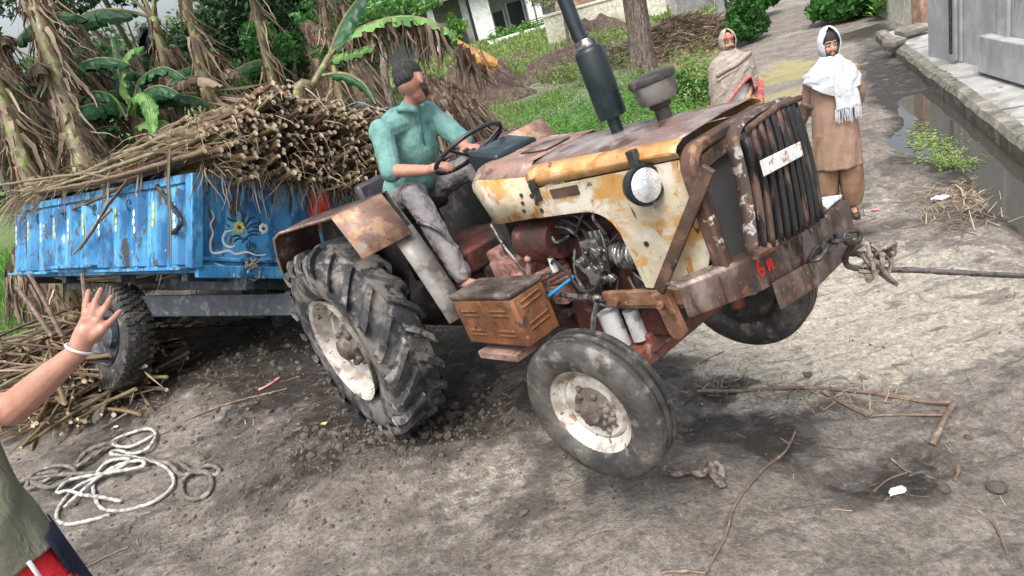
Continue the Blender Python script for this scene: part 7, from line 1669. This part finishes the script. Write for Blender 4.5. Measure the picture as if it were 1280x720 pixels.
# E: broad dark leaves low between the stems
bE = pd(150, 200, 10.2); bE.z = gh(bE.x, bE.y); tE = pd(165, 140, 10.2)
rtE = banana(bE, tE, .10, 'young banana plant with broad dark leaves between the big stems', [((-.9, -.1, .5), 1.2, 1.6, .24, 'bdark', .4), ((.7, -.3, .5), 1.1, 1.9, .26, 'bdark', .4), ((-.4, -.7, .5), 1.2, 2.0, .26, 'bdark', .4), ((0, .3, 1), 1.2, 1.0, .2, 'bdark', .3), ((.9, .1, .2), 1.2, 1.4, .22, 'bdark', .4)], None, 20)
bE0 = rtE.location.copy()
for pts_, w_, mt_, hg_ in ((((158, 150, 10.0), (168, 122, 9.8), (180, 118, 9.6), (187, 140, 9.5), (190, 172, 9.45)), .16, 'bgreen', .3), (((160, 150, 10.0), (140, 120, 9.9), (112, 116, 9.8), (92, 140, 9.7)), .22, 'bdark', .5), (((165, 140, 10.0), (175, 100, 10.0), (205, 84, 9.9), (232, 98, 9.8)), .20, 'bdark', .5), (((150, 160, 10.0), (125, 160, 9.8), (105, 180, 9.6), (98, 205, 9.5)), .20, 'bdark', .5), (((170, 160, 10.0), (195, 150, 9.8), (215, 165, 9.6), (222, 190, 9.5)), .2, 'bgreen', .5), (((160, 130, 10.0), (150, 95, 9.9), (160, 66, 9.9), (180, 58, 9.9)), .18, 'bgreen', .4)):
    sp_ = spline([pd(*q) - bE0 for q in pts_], 7); mb = MB(); mb.tube(sp_, [.022 * (1 - .8 * i / len(sp_)) for i in range(len(sp_))], 7); l_ = mb.build('leaf_midrib', M['bstem'], rtE); mb = MB(); blade_leaf(mb, sp_[2:], w_, .35, .3, hg_, int(w_ * 100)); mb.build('leaf_blade', M[mt_], l_, smooth=False, fixn=False)
# F: drooping leaf of a plant at the top centre
tF = pd(300, -70, 11.5); bF = pd(330, 150, 11.5); bF.z = gh(bF.x, bF.y)
banana(bF, tF, .10, 'tall banana plant whose dark ragged leaves droop in at the top', [((.9, -.1, .2), 2.2, 2.4, .30, 'bdark', 1.0), ((.5, -.2, .3), 1.8, 2.6, .28, 'bdark', 1.0), ((-.8, -.1, .3), 2.0, 2.6, .28, 'deadleaf', 1.2)], [(-.1, 20, .9, .2)], 160)
tG = pd(392, -60, 11.8); bG = pd(410, 150, 11.8); bG.z = gh(bG.x, bG.y)
banana(bG, tG, .10, 'banana plant with a brown skirt right of the dark drooping leaves', [((.8, .1, .2), 1.7, 2.2, .28, 'bdark', .9), ((-.6, .1, .3), 1.5, 2.6, .28, 'bdark', 1.0)], [(-.1, 40, 1.2, .25), (-.9, 30, 1.0, .25)], 200)
# H: dense dark banana foliage filling in between the stems
for k_, (bx_, by_, d_, tx_, ty_, lv) in enumerate(((120, 215, 10.6, 118, 150, 5), (60, 190, 9.9, 66, 110, 5), (205, 190, 10.9, 200, 130, 4), (250, 185, 11.9, 262, 120, 4), (20, 150, 9.6, 10, 70, 4))):
    b_ = pd(bx_, by_, d_); b_.z = gh(b_.x, b_.y); L_v = []
    for j in range(lv):
        a = 2 * PI * j / lv + k_ * 1.3; L_v.append(((math.cos(a), math.sin(a) * .7 - .15, .45 + .25 * (j % 2)), 1.1 + .25 * (j % 3), 1.5 + .4 * (j % 2), .20 + .03 * (j % 2), 'bdark' if (j + k_) % 4 else 'deadleaf', .5))
    banana(b_, pd(tx_, ty_, d_), .10, ['young banana plant with dark leaves left of the broad leaved one', 'young dark banana plant beside the largest stem', 'dark banana sucker below the fanned plant', 'dark banana sucker right of the bright green stem', 'dark banana plant at the far left edge'][k_], L_v, [(-.2, 18, .8, .12)], 40)
leaf = pd(165, 195, 8.3)
mb = MB(); sp = spline([pd(128, 212, 8.0), pd(160, 190, 8.1), pd(195, 178, 8.2)], 8); sp = [p - leaf for p in sp]; blade_leaf(mb, sp, .10, .1, .1, .1, 2); o = mb.build('fallen_banana_leaf', M['bgreen'], smooth=False, fixn=False, solid=.003); o.location = leaf; setp(o, 'bright green banana leaf lying on the rear of the cane load', 'leaf')

# ------------------------------------------------------------------ thatch stacks
def stack(px, py, d, rx, h, n, lab, seed, mat='thatch', lean=(0, 0), shag=1.0):
    p = pd(px, py, d); p.z = gh(p.x, p.y); r_ = empty('thatch_stack', p, lab, 'haystack'); g_ = np.random.default_rng(seed); mb = MB(); rows = []
    def prof(f): return rx * (1 - f ** 2.8) * (1 + .12 * math.sin(5 * f + seed)) + .03
    for i in range(12):
        f = i / 11; rows.append([(prof(f) * .9 * math.cos(a) + lean[0] * f, prof(f) * .9 * math.sin(a) + lean[1] * f, h * f) for a in np.linspace(0, 2 * PI, 28, endpoint=False)])
    mb.grid(rows, closed=True); mb.build('stack_core', M['soilstraw'], r_, auto=180); mb = MB()
    for k in range(n):
        f = g_.random() ** .9; a = g_.uniform(0, 2 * PI); rr_ = prof(f); q = Vector((rr_ * math.cos(a) + lean[0] * f, rr_ * math.sin(a) + lean[1] * f, h * f + .05)); ribbon(mb, q, (.35 * math.cos(a), .35 * math.sin(a), -1), g_.uniform(.25, .8) * shag, g_.uniform(.008, .03), .35, 4, .16)
    s = mb.build('thatch', M[mat], r_, smooth=False, fixn=False); s['kind'] = 'stuff'; return r_
stack(190, 150, 13.0, 1.0, 2.3, 1500, 'grey brown thatch stack below the black plastic sheet', 1)
stack(428, 130, 12.8, 1.0, 1.6, 1300, 'low brown thatch stack behind the leaning banana plant', 2)
stack(575, 222, 10.9, .98, 2.0, 4200, 'shaggy brown thatch stack directly behind the driver', 3, 'deadleaf', (-.1, 0), 1.2)
stack(395, 60, 16.0, 1.3, 3.4, 1500, 'tall grey brown stack beyond the dark tree', 4)
stack(30, 240, 10.2, .8, 1.6, 900, 'heap of dry brown leaves at the foot of the left bananas', 5, 'deadleaf')
stack(270, 175, 11.8, .9, 1.1, 900, 'low brown leaf heap right of the bright green stem', 6, 'deadleaf')
p = pd(186, 130, 12.6); p.z = gh(p.x, p.y); r_ = empty('plastic_on_pole', p, 'torn black plastic sheet draped on a pole above the thatch stack', 'plastic sheet')
tp = pd(180, 32, 12.6) - p; mb = MB(); mb.tube([(0, 0, -.1), tp], .03, 8); mb.build('pole', M['stick'], r_)
mb = MB(); rows = [[pd(173 + 22 * (i / 6) * (.45 + .55 * j / 8) + 2 * math.sin(j * 1.3), 33 + 38 * j / 8 + 2 * math.sin(i * 2), 12.5 + .1 * math.sin(i * 1.4 + j)) - p for i in range(7)] for j in range(9)]; mb.grid(rows); mb.build('plastic_sheet', M['blackp'], r_, solid=.01, auto=60)
p = pd(450, 146, 6.9); mb = MB(); rows = [[pd(415 + 70 * i / 9, 136 + 14 * j / 5 + 3 * math.sin(i * 1.1 + j) - 6 * math.sin(PI * i / 9), 6.9 + .06 * j) - p for i in range(10)] for j in range(6)]; mb.grid(rows); o = mb.build('plastic_sheet', M['greyp'], solid=.006, auto=60); o.location = p; setp(o, 'grey translucent plastic sheet on top of the cane load behind the driver', 'plastic sheet')
# drip stake and bent stalk beside the driver
mb = MB(); a = pd(558, 140, 5.6); b_ = pd(575, 170, 5.3); mb.tube([Vector(), pd(568, 152, 5.5) - a, b_ - a, pd(590, 200, 5.2) - a], .012, 7); o = mb.build('cane_stalk', M['straw']); o.location = a; setp(o, 'pale cane stalk leaning behind the driver’s left arm', 'sugarcane')
mb = MB(); a = gb(486, 130, 11.6); mb.tube(spline([Vector((0, 0, -.1)), pd(484, 110, 11.6) - a, pd(480, 70, 11.6) - a, pd(470, 30, 11.6) - a], 6), .07, 8); r_ = empty('tree', a, 'slender dark trunk rising behind the driver’s head', 'tree'); mb.build('trunk', M['bark'], r_)
mb = MB(); leafcloud(mb, 1500, tuple(pd(490, 10, 11.8) - a), (.9, .9, .35), .06, 44); mb.build('crown', M['bgreen'], r_, smooth=False, fixn=False)

# ------------------------------------------------------------------ background trees
def tree(px, py, d, cx, cz, rx, rz, n, size, mat, lab, seed, z=-.2, tr_=.2):
    """px,py: pixel of the crown centre at depth d"""
    c = pd(px, py, d); g0 = Vector((c.x, c.y, gh(c.x, c.y))); r_ = empty('tree', g0, lab, 'tree'); hh = c.z - g0.z; mb = MB()
    mb.tube(spline([(0, 0, -.2), (.1, 0, hh * .4), (-.1, .05, hh)], 6), [tr_] * 6 + [tr_ * .7] * 6 + [tr_ * .3], 9)
    for k in range(7): a = k * 1.1 + seed; mb.tube([(0, 0, hh * (.35 + .06 * k)), (rx * .35 * math.cos(a), rx * .35 * math.sin(a), hh * (.6 + .05 * k)), (rx * .7 * math.cos(a), rx * .7 * math.sin(a), hh + rz * .3 * math.sin(k))], [tr_ * .5, tr_ * .3, tr_ * .1], 6)
    mb.build('trunk', M['bark'], r_)
    g_ = np.random.default_rng(seed); lobes = [((g_.normal(0, .42, 3)).clip(-.75, .75), g_.uniform(.28, .5)) for _ in range(16)]
    mb = MB(); leafcloud(mb, n, (0, 0, hh), (rx, rx, rz), size, seed, lobes=lobes); mb.build('crown', M[mat], r_, smooth=False, fixn=False); return r_
tree(310, 45, 15, 0, 0, 1.5, 1.5, 11000, .085, 'darktree', 'dense dark green tree behind the centre of the cane load', 1)
tree(285, 102, 13.2, 0, 0, .62, .6, 4200, .055, 'bushl', 'bright green shrub low at the left foot of the dark tree', 2)
tree(335, 75, 13.6, 0, 0, .8, .7, 5200, .06, 'bushl', 'bright green leafy shrub before the dark tree', 3)
tree(290, 118, 12.8, 0, 0, .4, .35, 1500, .05, 'weed', 'pale green sapling at the foot of the shrubs', 13)
tree(415, 68, 12.2, 0, 0, .35, .25, 1500, .05, 'bushl', 'small green sprig on the brown thatch stack', 14)
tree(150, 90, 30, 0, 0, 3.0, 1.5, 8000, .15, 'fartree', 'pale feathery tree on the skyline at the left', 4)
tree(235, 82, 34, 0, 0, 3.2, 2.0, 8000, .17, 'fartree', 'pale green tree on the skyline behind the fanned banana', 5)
tree(60, 150, 26, 0, 0, 3.0, 1.7, 7000, .15, 'bushl', 'mid green tree behind the big left banana', 6)
tree(10, 160, 18, 0, 0, 2.0, 1.5, 6000, .11, 'darktree', 'dark tree filling the gap behind the left edge', 7)
tree(345, 10, 26, 0, 0, 2.6, 2.4, 8000, .15, 'darktree', 'tall dark tree behind the central dark tree', 8)
tree(420, 20, 24, 0, 0, 2.6, 2.2, 7000, .13, 'bushl', 'mid green tree behind the tall grey stack', 9)
tree(440, 5, 30, 0, 0, 2.6, 2.0, 6000, .15, 'bushl', 'green tree left of the bungalow roof', 10)
tree(125, -22, 14, 0, 0, 1.6, .5, 3500, .08, 'darktree', 'thin branches with dark leaves crossing the sky at the top left', 11, tr_=.08)
tree(-90, 60, 14, 0, 0, 1.6, 1.6, 4000, .11, 'bushl', 'green tree cut off by the left edge', 12)
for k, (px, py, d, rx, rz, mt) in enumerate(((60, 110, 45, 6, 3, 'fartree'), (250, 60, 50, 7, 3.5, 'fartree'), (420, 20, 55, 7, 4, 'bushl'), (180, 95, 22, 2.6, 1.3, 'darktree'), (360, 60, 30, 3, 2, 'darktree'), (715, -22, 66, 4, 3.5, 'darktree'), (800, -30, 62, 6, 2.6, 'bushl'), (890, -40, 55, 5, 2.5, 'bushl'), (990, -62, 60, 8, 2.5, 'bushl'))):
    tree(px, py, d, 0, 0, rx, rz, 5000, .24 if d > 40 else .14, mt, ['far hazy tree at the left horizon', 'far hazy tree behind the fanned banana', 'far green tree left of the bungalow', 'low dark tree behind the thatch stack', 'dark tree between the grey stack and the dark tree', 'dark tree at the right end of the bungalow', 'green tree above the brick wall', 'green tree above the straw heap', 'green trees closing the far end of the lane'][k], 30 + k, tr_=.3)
